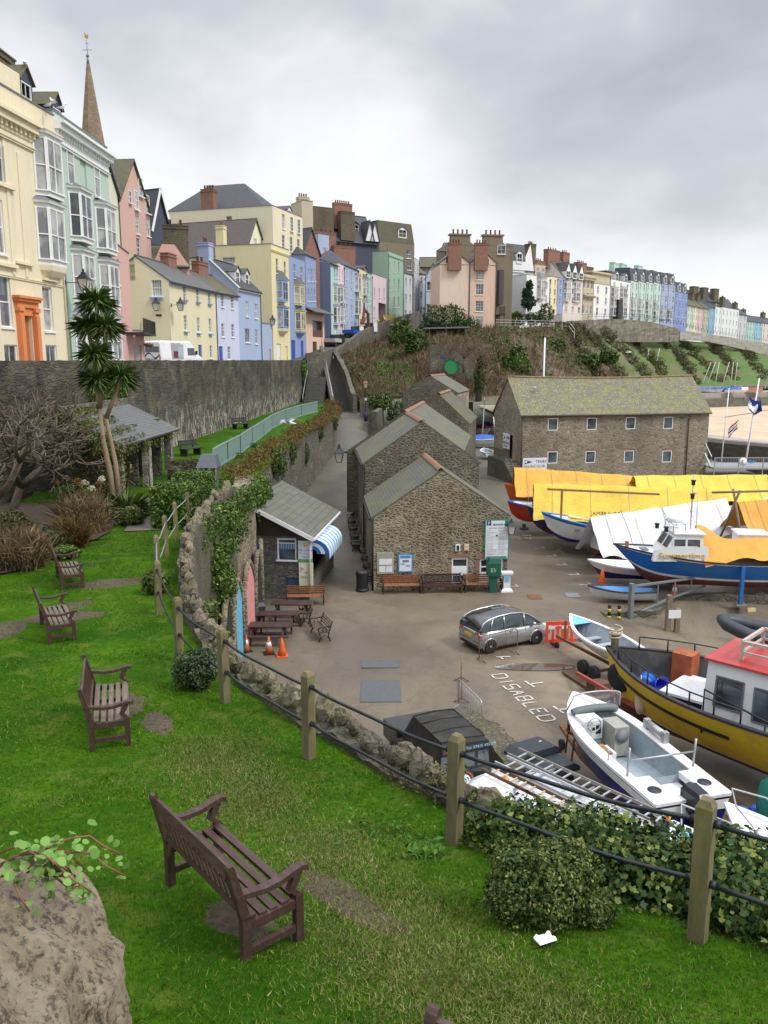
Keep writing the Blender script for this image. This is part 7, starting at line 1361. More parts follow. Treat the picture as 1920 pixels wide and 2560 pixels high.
# vault doors, and dark panels painted as the shade of open arches
ARW=M('painted_vault_shade',(.02,.018,.015),.9)
for (px0,px1,pyt,pyb,Y0,Y1,mt,lb) in ((0,0,0,0,27.9,29.8,ARW,'dark panel painted as the shade of an open vault arch left of the sky blue door'),(0,0,0,0,35.7,36.8,ARW,'dark panel painted as the shade of an open vault arch between the pink and navy doors'),(527,545,1380,1585,30.4,32.5,M('sky_blue_door',(.13,.42,.62),.6,dirt=(.1,.2,.25),dirtamt=.5),'tall sky blue vault door in the mossy wall'),(564,580,1335,1572,33.4,35.3,M('pink_vault_door',(.62,.27,.26),.6,dirt=(.3,.12,.1),dirtamt=.5),'tall pink vault door in the mossy wall'),(600,612,1365,1510,37.6,39.6,M('navy_vault_door',(.01,.05,.32),.5),'tall navy blue vault door in the corner by the kiosk')):
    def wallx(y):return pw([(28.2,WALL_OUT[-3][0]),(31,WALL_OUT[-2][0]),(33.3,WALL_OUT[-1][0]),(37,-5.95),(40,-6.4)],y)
    x0,x1=wallx(Y0)+.14,wallx(Y1)+.14;L_=Y1-Y0;t=thing('vault_door_or_shade',lb,'door',(x0,Y0,0),math.atan2(L_,x1-x0));b=MB();h_=3.3;arc=[(lerp(L_,0,i/10),-.12,h_-.9+.9*math.sin(PI*i/10)) for i in range(11)];f=[(0,-.12,0),(L_,-.12,0)]+arc;n=len(f);b.add(f+[(x,.3,z) for x,y,z in f],[tuple(range(n))]+[(i,i+n,(i+1) % n+n,(i+1) % n) for i in range(n)]);b.build('door',mt,t)
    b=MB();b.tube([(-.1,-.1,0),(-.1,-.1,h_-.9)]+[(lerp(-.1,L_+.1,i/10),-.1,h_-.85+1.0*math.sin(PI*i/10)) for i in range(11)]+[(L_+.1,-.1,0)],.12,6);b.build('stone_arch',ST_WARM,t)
# lanterns
def lantern(b_,x,y,z,s=1.0,post=0):
    fr=MB();gl=MB();
    gl.loft([[(x+dx*.11*s,y+dy*.11*s,z) for dx,dy in ((-1,-1),(1,-1),(1,1),(-1,1))],[(x+dx*.2*s,y+dy*.2*s,z+.42*s) for dx,dy in ((-1,-1),(1,-1),(1,1),(-1,1))]],smooth=False)
    for dx,dy in ((-1,-1),(1,-1),(1,1),(-1,1)):fr.beam((x+dx*.112*s,y+dy*.112*s,z),(x+dx*.205*s,y+dy*.205*s,z+.43*s),.025*s)
    fr.loft([[(x+dx*.25*s,y+dy*.25*s,z+.43*s) for dx,dy in ((-1,-1),(1,-1),(1,1),(-1,1))],[(x+dx*.09*s,y+dy*.09*s,z+.62*s) for dx,dy in ((-1,-1),(1,-1),(1,1),(-1,1))],[(x+dx*.07*s,y+dy*.07*s,z+.7*s) for dx,dy in ((-1,-1),(1,-1),(1,1),(-1,1))]],smooth=False);fr.lathe([(.02*s,0),(.06*s,.05*s),(.01,.16*s)],8,(x,y,z+.7*s));fr.box(x-.12*s,y-.12*s,z-.03*s,x+.12*s,y+.12*s,z-.001)
    return fr,gl
LG_=M('lantern_glass',(.62,.60,.52),.25,var=.08)
def wall_lamp(label,root,s=1.0,arm=((0,.6,.3),(0,0,.5)),rz=0):
    t=thing('wall_lantern',label,'lantern',root,rz,'wall lanterns');f,g=lantern(None,0,0,0,s);fo=f.build('frame',BLACK,t);g.build('lamp_glass',LG_,t);b=MB();b.tube([arm[0],arm[1]],.025,6);b.box(arm[0][0]-.05,arm[0][1]-.02,arm[0][2]-.2,arm[0][0]+.05,arm[0][1]+.05,arm[0][2]+.15);b.build('bracket',BLACK,t)
p=D(590,1378,36.2);wall_lamp('black wall lantern over the pink vault door in front of the kiosk',(p.x,35.8,p.z-.1),1.35,((-1.0,0,.7),(-.1,0,.7)))
p=D(1278,1330,42.2);wall_lamp('black wall lantern on the right corner of the nearest stone building, beside the parking sign',(p.x,p.y,p.z-.1),1.0,((-.42,.1,.5),(-.1,0,.5)))
p=D(848,1140,58);wall_lamp('black wall lantern hanging over the lane from the third stone building',(p.x,p.y,p.z-.4),1.5,((1.0,0,.7),(.2,0,.7)))
p=D(175,718,48.4);wall_lamp('black wall lantern on the edge of the cream house',(-17.3,48.9,p.z-.1),1.4,((-1.1,0,.4),(-.2,0,.4)))
p=D(390,768,81.4);wall_lamp('black wall lantern in the middle of the cottage gable end',(p.x,81.5,p.z-.3),1.5,((0,.5,.3),(0,.1,.3)))
p=D(447,768,82);wall_lamp('black wall lantern on the corner of the yellow cottage',(p.x+.2,81.9,p.z-.3),1.5,((-.9,0,.5),(-.1,0,.5)))
p=D(682,805,112.5);wall_lamp('black wall lantern on the side of the butter yellow house',(p.x,112.4,p.z-.4),1.6,((-.3,.4,.3),(0,.1,.3)))
p=D(908,1045,104);t=thing('street_lamp','red-topped lamp post at the foot of the long stone steps','street lamp',(-2.3,104,4.4));b=MB();b.lathe([(.22,0),(.2,.9),(.1,1.0),(.06,1.3),(.05,4.1),(.09,4.15)],10);b.box(-.3,-.03,3.7,.3,.03,3.76);b.build('post',M('dark_lamp_blue',(.02,.02,.06),.5),t);f,g=lantern(None,0,0,4.2,1.3);f.build('lamp_head',M('red_brown_lamp',(.25,.07,.04),.5),t);g.build('lamp_glass',LG_,t);MB().box(-.12,-.12,2.6,.12,-.06,2.9).build('notice',SIGNW,t)
# things round the nearest store
BO=M('orange_brown_slat',(.30,.13,.06),.5,var=.2,scale=6);BD2=M('dark_slat',(.055,.035,.025),.6,var=.2,scale=6)
def iron_bench(label,slat,Lb=2.0,iron=True):
    t=thing('park_bench',label,'bench')
    for x in (.06,Lb-.06):
        b=MB();b.tube([(x,0,0),(x,.08,.2),(x,.02,.42)],.03,6);b.tube([(x,.5,0),(x,.42,.22),(x,.46,.42),(x,.62,.9)],.03,6);b.tube([(x,.02,.42),(x,.46,.42)],.03,6);b.tube([(x,.0,.42),(x,-.03,.6),(x,.1,.66),(x,.52,.66)],.028,6);b.tube([(x,.25+.1*math.cos(a),.53+.09*math.sin(a)) for a in np.linspace(0,2*PI,12)],.016,5);b.tube([(x,.08,.12),(x,.25,.3),(x,.45,.12)],.02,5);b.build('iron_end',BLACK,t)
    b=MB();[b.box(0,.0+i*.095,.43,Lb,.075+i*.095,.46) for i in range(5)];b.build('seat',slat,t);b=MB();[b.beam((0,.49+i*.035,.54+i*.095),(Lb,.49+i*.035,.54+i*.095),.025,.075,up=(0,-.3,1)) for i in range(4)];b.build('backrest',slat,t);return t
bL=iron_bench('orange-brown slatted bench on the left under the notice boards',BO,2.05);bL.location=(-.1,41.35-.15,0);bL.rotation_euler=(0,0,.06);bL['group']='benches in front of the nearest stone building'
mid=dup(g1,(2.05,41.5-.2,0),.06,'dark wooden bench in the middle of the three against the gable','benches in front of the nearest stone building');mid.scale=(1.45,1,1)
dup(bL,(4.2,41.6-.15,0),.06,'orange-brown slatted bench on the right below the two white windows','benches in front of the nearest stone building')
ib=iron_bench('dark slatted iron bench, nearest of the row along the lane side of the stores',BD2,1.6);ib.location=(-1.0,43.2,0);ib.rotation_euler=(0,0,R(-86));ib['group']='benches lined up along the lane'
ords=['second','third','fourth','fifth','sixth','seventh']
for i in range(7):
    y=43.2+1.85*(i+1)
    lb=(ords[i]+' bench from the camera in the row along the lane side of the stores') if i < 6 else 'brown topped bench at the far end of the row along the lane side'
    dup(ib,(-1.05-.085*(y-43.2)-(.0 if y < 49 else .45),y+1.6,.08*max(0,y-50)),R(-86),lb)
ib.location=(-1.0,44.8,0)
t=thing('litter_bin','black fluted litter bin at the left corner of the nearest stone building','litter bin',(-1.15,41.9,0));b=MB()
n=28;b.loft([[((r+.012*(k % 2))*math.cos(2*PI*k/n),(r+.012*(k % 2))*math.sin(2*PI*k/n),z) for k in range(n)] for r,z in ((.34,0),(.34,.1),(.30,.14),(.31,.85),(.34,.9),(.34,.98),(.27,1.05),(.12,1.07))],smooth=False);b.build('body',BLACK,t);t.scale=(1,1,1.05)
t=thing('fibreglass_bin','dark green upright clothes-bank shaped container right of the benches','container',(5.72,41.62,0),.08);GR=M('dark_green_plastic',(.01,.10,.06),.4,dirt=(.05,.12,.09),dirtamt=.4);b=MB();b.loft([[(-.2,-.15,0),(.2,-.15,0),(.2,.15,0),(-.2,.15,0)],[(-.2,-.15,.75),(.2,-.15,.75),(.2,.15,.75),(-.2,.15,.75)],[(-.34,-.25,.95),(.34,-.25,.95),(.34,.2,.95),(-.34,.2,.95)],[(-.36,-.27,1.6),(.36,-.27,1.6),(.36,.2,1.6),(-.36,.2,1.6)],[(-.22,-.2,1.85),(.22,-.2,1.85),(.22,.2,1.85),(-.22,.2,1.85)]],smooth=False);b.build('body',GR,t);text('Eli',.3,M('chalk_white',(.45,.6,.5),.8),t,(-.2,-.277,1.15),ext=.002)
t=thing('display_plinth','white pedestal display stand with a blue leaflet beside the green container','stand',(6.45,41.75,0),.08);b=MB();b.loft([[(-s*w_,-s*w_*.6,z) for s in (1,)]+[(w_,-w_*.6,z),(w_,w_*.6,z),(-w_,w_*.6,z)] for w_,z in ((.32,0),(.30,.1),(.18,.2),(.17,.85),(.28,.95),(.31,.97),(.31,1.08))],smooth=False);b.build('body',WHITE,t);flat('leaflet',-.12,.55,.12,.82,BSKY,t,-.125,.012)
# notices on the gable: parented as separate top-level things
def board(name,label,x,z,w,h_,frame,face,extra=()):
    c,s=math.cos(.08),math.sin(.08);t=thing(name,label,'notice board' if 'board' in name else 'sign',(-.53+x*c+.0,41.8+x*s-.05,z),.08);b=MB();b.box(0,-.02,0,w,.02,h_);b.build('frame',frame,t);flat('face',.06 if w > .6 else .02,.06 if w > .6 else .02,w-(.06 if w > .6 else .02),h_-(.06 if w > .6 else .02),face,t,-.028,.007)
    for (x0,z0,x1,z1,m_) in extra:flat('poster',x0,z0,x1,z1,m_,t,-.034,.005)
    return t
INK=M('sign_grey_ink',(.15,.16,.18),.6);GRS=M('sign_green',(.02,.22,.14),.5);PAP=M('paper_white',(.68,.70,.74),.6);PBL=M('poster_blue',(.05,.25,.5),.5);PAN=M('board_green_grey',(.36,.38,.30),.7)
board('notice_board','pale green framed notice board at the left end of the gable',.18,.95,.86,1.15,PAN,M('board_back',(.30,.31,.25),.7),((.1,.5,.78,.82,PAP),(.1,.1,.42,.42,PAP),(.46,.1,.78,.42,PAP)))
board('map_board','blue framed map board right of the pale green notice board',1.28,1.02,.76,.98,PBL,PAP,((.1,.75,.66,.9,PBL),(.12,.4,.35,.48,BSKY),(.4,.3,.62,.4,BSKY),(.22,.54,.56,.66,LEAD)))
board('small_sign','small black and white bird-mark sign above the white windows',4.30,1.85+.25,.26,.38,SIGNW,SIGNW,((.06,.04,.2,.3,BLACK),))
board('small_sign','small yellow and pink notice right of the bird-mark sign',4.76,2.1,.26,.38,M('notice_yellow',(.7,.6,.2),.5),M('notice_pink',(.68,.42,.45),.5),((.03,.26,.23,.34,M('notice_yellow',(.7,.6,.2),.5)),(.03,.1,.23,.14,M('notice_yellow',(.7,.6,.2),.5)),(.03,.02,.23,.06,INK)))
pk=board('parking_sign','tall white parking sign with a blue P at the right corner of the gable',6.42-.58,1.62,1.32,2.15,GRS,PAP)
flat('blue_square',.1,1.84,.34,2.09,PBL if 0 else NAVY,pk,-.036,.006);text('P',.26,SIGNW,pk,(.15,-.043,1.87),ext=.002);flat('green_band',.12,.08,1.2,.17,GRS,pk,-.036,.006);flat('green_band',.44,1.84,.98,1.92,GRS,pk,-.036,.006);flat('green_mark',1.08,1.78,1.24,2.1,GRS,pk,-.036,.006);text('WELCOME',.07,SIGNW,pk,(.71,-.045,1.855),align='CENTER',ext=.002);text('PAY AND DISPLAY',.10,INK,pk,(.66,-.036,1.66),align='CENTER',ext=.002)
for j in range(16):
    z=1.55-j*.085
    for x0 in (.12,.74):text(random.choice(('Charges apply daily','Up to 1 hour','No overnight parking','Permit holders','Disabled badge holders','Coaches','Up to 2 hours','Season tickets')),.055,INK,pk,(x0,-.036,z),ext=.001) if not (j == 7) else None
flat('centre_mark',.6,1.24,.70,1.34,NAVY,pk,-.036,.004)
# picnic tables and iron benches by the kiosk
def picnic(label):
    t=thing('picnic_table',label,'picnic table');b=MB();[b.box(0,-.36+i*.147,.72,1.9,-.23+i*.147,.76) for i in range(5)];b.build('tabletop',BRN,t)
    for s in (-1,1):b=MB();b.box(0,s*.72-.13,.42,1.9,s*.72+.13,.46);b.build('seat',BRN,t)
    for x in (.25,1.6):
        b=MB();b.beam((x,-.7,0),(x,-.2,.72),.08,.05);b.beam((x,.7,0),(x,.2,.72),.08,.05);b.beam((x,-.8,.39),(x,.8,.39),.05,.09);b.build('leg_frame',BRN,t)
    return t
pc=picnic('dark brown picnic table nearest the cones, with a thin rail in front');pc.location=(-5.95,34.0,0);pc['group']='picnic tables by the kiosk';dup(pc,(-5.75,35.6,0),.03,'dark brown picnic table in the middle of the stack by the kiosk');dup(pc,(-5.3,37.3,0),-.03,'dark brown picnic table farthest back, against the kiosk')
bk=dup(bL,(-4.9,39.2,0),.02,'long brown bench against the kiosk wall below the banner','seats by the kiosk');bk.scale=(.95,1,1)
i2=iron_bench('weathered slatted bench with ornate iron ends, farther of the pair by the kiosk',M('worn_slat',(.12,.085,.055),.7,var=.3),1.5);i2.location=(-4.05,37.6,0);i2.rotation_euler=(0,0,R(-84)+PI*0);i2['group']='seats by the kiosk'
dup(i2,(-3.3,35.2,0),R(-70),'weathered slatted bench with ornate iron ends, nearer of the pair by the kiosk')
for o_,(x,y) in ((i2,(-4.0,37.3)),):o_.location=(x,y,0)
MB
def cone(label,x,y,band=True,s=1.0,z=0.0,c=None):
    t=thing('traffic_cone',label,'traffic cone',(x,y,z),random.random(),'traffic cones');CO=c or M('cone_orange',(.72,.12,.02),.5,dirt=(.3,.08,.03),dirtamt=.4);b=MB();b.lathe([(.17,.04),(.13,.28),(.09,.5),(.035,.74),(.02,.75)],14);b.build('cone',CO,t);b=MB();b.box(-.22,-.22,0,.22,.22,.045);b.build('base',BLACK if band else CO,t)
    if band:b=MB();b.lathe([(.128,.3),(.088,.52)],14);b.build('reflective_band',SIGNW,t)
    t.scale=(s,s,s);return t
cone('orange cone with a white band, left of the three by the picnic tables',-5.78,32.7);cone('dirty white-banded cone in the middle by the picnic tables',-4.78,32.45);cone('plain orange cone on the right by the picnic tables',-4.2,32.15,False,1.05)
cone('tall orange cone under the bow of the blue cruiser',11.7,42.6,False,1.35);cone('small orange and white cone behind the swing gate',14.9,40.6,True,1.1)
b=MB();b.loft([[(-.28,-.28,0),(.28,-.28,0),(.28,.28,0),(-.28,.28,0)],[(-.33,-.33,.95),(.33,-.33,.95),(.33,.33,.95),(-.33,.33,.95)],[(-.28,-.2,1.1),(.28,-.2,1.1),(.28,.3,1.1),(-.28,.3,1.1)]],smooth=False);t=b.build('wheelie_bin',M('dark_grey_bin',(.03,.033,.038),.5),None,(-6.2+.35,36.2,0),.4);tag(t,'dark grey wheelie bin beside the vault wall behind the picnic tables','bin')
# crowd barriers
def barrier(label,a,c,rust=True,h_=1.05):
    a,c=Vector((*a,0)),Vector((*c,0));L_=(c-a).length;t=thing('crowd_barrier',label,'barrier',a,math.atan2((c-a).y,(c-a).x),'steel crowd barriers');m_=M('rusty_barrier',(.22,.13,.09),.8,.2,var=.5,scale=8) if rust else STEEL
    b=MB();b.tube([(0,0,.15),(0,0,h_-.12),(.06,0,h_-.03),(.15,0,h_),(L_-.15,0,h_),(L_-.06,0,h_-.03),(L_,0,h_-.12),(L_,0,.15),(0,0,.15)],.022,6);n=int(L_/.13);[b.tube([(L_*i/n,0,.15),(L_*i/n,0,h_)],.009,4) for i in range(1,n)];b.build('panel',m_,t)
    for x in (.12,L_-.12):b=MB();b.beam((x,-.3,0),(x,0,.16),.04);b.beam((x,.3,0),(x,0,.16),.04);b.build('foot',m_,t)
barrier('rusty crowd barrier leaning in front of the silver car',(3.85,31.55),(5.55,32.6));barrier('rusty crowd barrier seen end-on, left of the parking bay',(2.95,29.6),(2.75,27.4));barrier('clean grey crowd barrier behind the black off-roader',(2.62,27.1),(3.2,25.2),False)
t=thing('plastic_barrier','orange-red plastic road barrier between the silver car and the white clinker dinghy','barrier',(6.9,33.45,0),.12);OB=M('barrier_orange_red',(.72,.07,.03),.45);b=MB()
b.box(0,-.03,.12,1.55,.03,.26);b.box(0,-.03,.9,1.55,.03,1.05);[b.box(x,-.03,.261,x+.1,.03,.899) for x in (0,.27,.48,.69,.9,1.1,1.45)];b.build('panel',OB,t);MB().box(.1,-.036,.72,1.45,.036,.86).build('white_board',SIGNW,t);[MB().box(x,-.042,.73,x+.28,.042,.85).build('red_board',OB,t) for x in (.4,.95)];b=MB();b.box(.3,-.35,0,.45,.35,.1);b.build('foot',BLACK,t)
# swing gate
t=thing('swing_gate','grey steel swing gate with a slanting brace at the slipway head','gate',(11.85,37.9,-.4),math.atan2(40.4-37.9,16.2-11.85));b=MB();b.beam((0,0,-1),(0,0,1.9),.2);b.build('post',LEAD,t);b=MB();b.beam((.1,0,1.75),(5.2,0,1.55),.1);b.beam((.1,0,.25),(2.6,0,.75),.1);b.beam((2.6,0,.75),(5.2,0,1.25-.2),.08);b.beam((5.2,0,1.0),(5.2,0,1.6),.1);[b.beam((x,0,lerp(.25,1.1,x/5.2)),(x,0,lerp(1.75,1.55,x/5.2)),.05) for x in (1.8,3.0,4.2)];b.build('gate',LEAD,t)
wallrun([(10.6,37.8),(13.2,38.2),(14.8,40.2)],-1.4,.05,.6,'gate_kerb_wall',ST_GREY,'short mossy stone kerb wall under the swing gate','wall',jag=.1,side=1,step=.4)
for i,(x,y) in enumerate(((10.75,37.6),(11.2,37.55))):t=thing('bollard',('short yellow and black striped post left of the gate','short yellow and black striped post nearest the swing gate')[i],'bollard',(x,y,-.4),0,'striped bollards');MB().lathe([(.08,0),(.08,.9),(.06,.95)],10).build('post',BLACK,t);[MB().lathe([(.084,z),(.084,z+.15)],10).build('yellow_band',M('yellow_band',(.6,.45,.05),.6),t) for z in (.25,.6)]
t=thing('sign_post','small white sign on two grey posts at the slipway','sign',(13.6,37.0,-1.0),.1);b=MB();b.beam((-.25,0,0),(-.25,0,2.2),.22);b.beam((.25,.1,0),(.25,.1,1.5),.22);b.build('post',TIMBER,t);MB().box(-.3,-.14,1.1,.3,-.11,1.5).build('board',SIGNW,t)
t=thing('small_sign','yellow and pink warning notice on the slipway wall','sign',(18.1,39.35,-.75));MB().box(0,-.1,0,.42,-.06,.62).build('board',M('notice_pink',(.68,.42,.45),.5),t);MB().box(.03,-.106,.4,.39,-.101,.58).build('yellow_panel',M('notice_yellow',(.7,.6,.2),.5),t)
# flagpoles
for i,(px,lb) in enumerate(((1862,'tall white flagpole with a navy and white flag near its top'),(1803,'thinner flagpole with a tattered red, white and blue flag'))):
    p=D(px,1145,92 if i == 0 else 94);zt_=Zat((945,972)[i],92);t=thing('flagpole',lb,'flagpole',(p.x,p.y,0));lean=.9 if i == 0 else .3;b=MB();b.tube([(0,0,-1),(lean,0,zt_)],[.13,.07] if i == 0 else [.09,.05],8);b.build('pole',WHITE,t)
    if i == 0:b=MB();b.beam((.6,0,zt_*.62),(-2.6,0,zt_*.57),.07);b.beam((.6,0,zt_*.62),(2.6,0,zt_*.66),.05);b.build('yard',WOOD,t)
    b=MB();
    if i == 0:b.grid(lambda u,v:(lean+1.4*u-.9,-.1+.35*math.sin(u*7+v*3),zt_-1.9-1.6*v-.6*math.sin(u*3)),14,8);b.mi=0;b.build('flag',M('navy_flag',(.01,.03,.22),.8),t);b=MB();b.grid(lambda u,v:(lean+.8*u-.95,-.22+.35*math.sin(u*4+v*3),zt_-2.3-1.0*v-.6*math.sin(u*2)),8,6);b.build('white_patch',SIGNW,t)
    else:
        FR=[M('flag_red',(.5,.03,.05),.8),M('flag_white',(.7,.7,.72),.8),M('flag_blue',(.02,.05,.3),.8)];t.location.x += 0;
        for k in range(5):b=MB();b.grid(lambda u,v:(.6+1.0*u,.15*math.sin(u*6+k),zt_-4.6+1.1*u-.22*k-.22*v),10,2);b.build('flag_stripe',FR[(0,1,2,1,0)[k]],t)
# painted bay markings
PW=M('worn_road_paint',(.55,.54,.48),.7,var=.2,scale=9,dirt=(.16,.13,.09),dirtamt=1.0,kind='World');PS=MB()
def stroke(a,c,w=.09):
    a,c=Vector((*a,0)),Vector((*c,0));d=(c-a).normalized();n=Vector((-d.y,d.x,0))*w/2;zz=Vector((0,0,.022));PS.add([a-n+zz,c-n+zz,c+n+zz,a+n+zz],[(0,1,2,3)])
D0,D1=Vector((4.15,30.05)),Vector((5.35,25.75));ax=(D1-D0).normalized();ay=Vector((-ax.y,ax.x));LW=(D1-D0).length/7.6;LH=.55
GLY={'D':[((0,0),(0,1)),((0,1),(.75,1)),((.75,1),(.95,.75)),((.95,.75),(.95,.25)),((.95,.25),(.75,0)),((.75,0),(0,0))],'I':[((.5,0),(.5,1))],'S':[((0,0),(.8,0)),((.8,0),(.8,.5)),((.8,.5),(0,.5)),((0,.5),(0,1)),((0,1),(.8,1))],'A':[((0,0),(.4,1)),((.4,1),(.8,0)),((.2,.45),(.6,.45))],'B':[((0,0),(0,1)),((0,1),(.7,1)),((.7,1),(.75,.55)),((0,.5),(.75,.5)),((.8,.45),(.8,0)),((.8,0),(0,0))],'L':[((0,1),(0,0)),((0,0),(.75,0))],'E':[((.8,1),(0,1)),((0,1),(0,0)),((0,0),(.8,0)),((0,.5),(.6,.5))]}
for i,ch in enumerate('DISABLED'):
    for (a,c) in GLY[ch]:f=lambda q:D0+ax*((i+q[0]*.8)*LW*.95)+ay*(q[1]*LH);stroke(f(a),f(c),.07)
for (a,c) in (((5.35,29.45),(5.6,28.85)),((5.48,29.15),(6.0,29.3)),((5.95,27.15),(6.2,26.55)),((6.08,26.85),(6.6,26.95)),((4.6,32.0),(5.2,32.05)),((4.8,31.95),(4.85,31.75))):stroke(a,c)
for px,py in ((1308,1348),(1318,1348),(1350,1371),(1380,1391),(1405,1413),(1435,1437),(1465,1463),(1282,1467)):
    p=G(px,py);stroke((p.x-.35,p.y),(p.x+.35,p.y),.08);stroke((p.x+.3,p.y),(p.x+.2,p.y+.45),.07)
tag(PS.build('painted_markings',PW),kind='structure')
for i,(a,c) in enumerate((((-.9,30.8),(.6,31.65)),((-.85,27.5),(.62,29.55)))):b=MB();b.box(a[0],a[1],.0,c[0],c[1],.028);tag(b.build('manhole_cover',M('cover_grey',(.085,.095,.10),.6,var=.15,scale=9)),('small rectangular grey cover set in the yard, farther one','large rectangular grey cover set in the yard, nearer one')[i],'ground cover plate')
for x,y,lb in ((7.4,40.3,'small rusty drain cover left of the pair on the yard'),(9.4,40.6,'small grey drain cover right of the pair on the yard')):b=MB();b.box(x,y,0,x+.7,y+.8,.03);tag(b.build('drain_cover',RUST if x < 8 else LEAD),lb,'drain cover')
# puddle
pm_,pt2,pb2=nodes('puddle_water');pb2.inputs['Base Color'].default_value=(.10,.08,.06,1);pb2.inputs['Roughness'].default_value=.04
b=MB();n=40;b.add([(6.0+1.6*math.cos(2*PI*i/n)*(1+.3*nz(math.cos(i/3.),2,1)),30.9+.42*math.sin(2*PI*i/n)*(1+.5*nz(math.sin(i/4.),5,1)),.024) for i in range(n)],[tuple(range(n))]);tag(b.build('puddle',pm_),kind='structure')
# ---------------- vehicles ----------------
def wheelset(t,ws,r,w,alloy=True):
    for (x,y) in ws:
        b=MB();sg=1 if y > 0 else -1;b.lathe([(r*.62,-w/2),(r*.92,-w/2),(r,-w*.35),(r,w*.35),(r*.92,w/2),(r*.62,w/2)],24,(x,y,r),axis='y');o=b.build('wheel',RUBBER,t);b=MB();yy=y+sg*w*.38
        if alloy:
            for k in range(9):a=2*PI*k/9;b.beam((x+.05*math.cos(a),yy,r+.05*math.sin(a)),(x+r*.64*math.cos(a),yy,r+r*.64*math.sin(a)),.045,.03,up=(0,1,0))
            b.tube([(x+r*.64*math.cos(a),yy,r+r*.64*math.sin(a)) for a in np.linspace(0,2*PI,25)],.022,6)
        b.lathe([(.02,yy-.03),(r*.17,yy-.03),(r*.17,yy+.03),(.02,yy+.03)],12,(x,0,r),axis='y');b.lathe([(.0,y-.02),(r*.62,y-.02),(r*.62,y+.02),(0,y+.02)],16,(x,0,r),axis='y',mi=1);b.build('rim',[STEEL,BLACK],o)
SILV=M('silver_paint',(.42,.43,.45),.25,.75,var=.04,coat=.6)
t=thing('parked_car','silver five-door hatchback with a black glass roof parked in the yard','car',(0,0,0));CL_=3.83;hw=.84
zs=[(0,.42,.78,.80),(.06,.25,.90,.96),(.5,.2,.95,1.0),(1.4,.2,.93,1.0),(2.6,.2,.90,1.0),(3.05,.2,.87,1.0),(3.5,.22,.74,.95),(3.75,.28,.60,.86),(3.83,.42,.52,.78)]
b=MB();b.loft([[(x,-hw*k*.93,zb0),(x,-hw*k,zb0+.12),(x,-hw*k*1.0,zt0*.62),(x,-hw*k*.965,zt0-.03),(x,-hw*k*.85,zt0),(x,0,zt0+.025),(x,hw*k*.85,zt0),(x,hw*k*.965,zt0-.03),(x,hw*k,zt0*.62),(x,hw*k,zb0+.12),(x,hw*k*.93,zb0)] for x,zb0,zt0,k in zs]);b.build('body',SILV,t)
gh=[(.06,.90,1.05),(.28,.90,1.32),(.55,.90,1.44),(1.0,.90,1.51),(1.7,.90,1.545),(2.2,.90,1.50),(2.55,.89,1.40),(2.85,.88,1.22),(3.2,.86,.93)]
b=MB();b.loft([[(x,-hw*.93,z0-.02),(x,-hw*lerp(.93,.74,(z1-z0)/.65),z1-.04),(x,-hw*lerp(.9,.66,(z1-z0)/.65),z1),(x,0,z1+.02),(x,hw*lerp(.9,.66,(z1-z0)/.65),z1),(x,hw*lerp(.93,.74,(z1-z0)/.65),z1-.04),(x,hw*.93,z0-.02)] for x,z0,z1 in gh],closed=False,mats=[0,1,1,1,1,0]);
CG=M('tinted_car_glass',(.03,.05,.055),.06,coat=1.0);b.build('windows',[CG,M('black_glass_roof',(.012,.014,.018),.12,coat=1.0)],t)
for sg in (-1,1):
    b=MB();b.tube([(x,sg*hw*lerp(.935,.745,(z1-z0)/.65),z1-.035) for x,z0,z1 in gh],.035,8)
    b.tube([(1.32,sg*hw*.765,1.49),(1.28,sg*hw*.945,.92)],.03,6);b.tube([(2.35,sg*hw*.78,1.44),(2.32,sg*hw*.95,.92)],.03,6);b.tube([(.75,sg*hw*.79,1.42),(.55,sg*hw*.95,.95)],.035,6);b.tube([(.1,sg*hw*.945,.90),(3.15,sg*hw*.95,.89)],.022,6);b.build('roof_arch',SILV,t)
    b=MB();b.sph((2.75,sg*(hw+.07),.98),(.09,.09,.07),10);b.build('wing_mirror',SILV,t);b=MB();b.box(.02,sg*hw*.66-.1,.62,.1,sg*hw*.66+.22*sg if 0 else sg*hw*.66+.1,.9);b.sph((.1,sg*hw*.84,.74),(.1,.10,.15),10);b.build('tail_light',M('tail_red',(.45,.01,.01),.15,coat=1.0),t);MB().sph((3.62,sg*.55,.68),(.17,.2,.09),10).build('headlight',LG_,t)
    for x in (.55,2.955):
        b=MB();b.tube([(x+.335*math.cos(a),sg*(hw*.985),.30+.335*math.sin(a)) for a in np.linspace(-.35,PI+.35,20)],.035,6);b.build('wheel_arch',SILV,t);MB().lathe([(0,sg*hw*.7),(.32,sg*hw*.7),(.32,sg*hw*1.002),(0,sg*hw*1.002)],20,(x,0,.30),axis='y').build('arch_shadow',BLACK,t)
    MB().box(1.5,sg*(hw+.0)-.01,.80,1.66,sg*(hw+.0)+.02,.83).build('door_handle',SILV,t)
    b=MB();[b.beam((x0,sg*(hw+.002),.3),(x1,sg*(hw*.975),.9),.008,.008) for x0,x1 in ((1.35,1.3),(2.4,2.33))];b.build('door_seam',BLACK,t)
MB().box(-.03,-.26,.66,-.005,.26,.77).build('number_plate',M('plate_yellow',(.65,.45,.05),.4),t);MB().box(-.012,-.6,.27,.3,.6,.33).build('bumper',BLACK,t)
wheelset(t,[(.55,.76),(.55,-.76),(2.955,.76),(2.955,-.76)],.30,.19)
hd=math.atan2(33.55-32.44,6.49-4.43);rwx,rwy=4.43,32.44;off_=Matrix.Rotation(hd,3,'Z') @ Vector((.55,-.84,0));t.location=(rwx-off_.x,rwy-off_.y,0);t.rotation_euler=(0,0,hd)
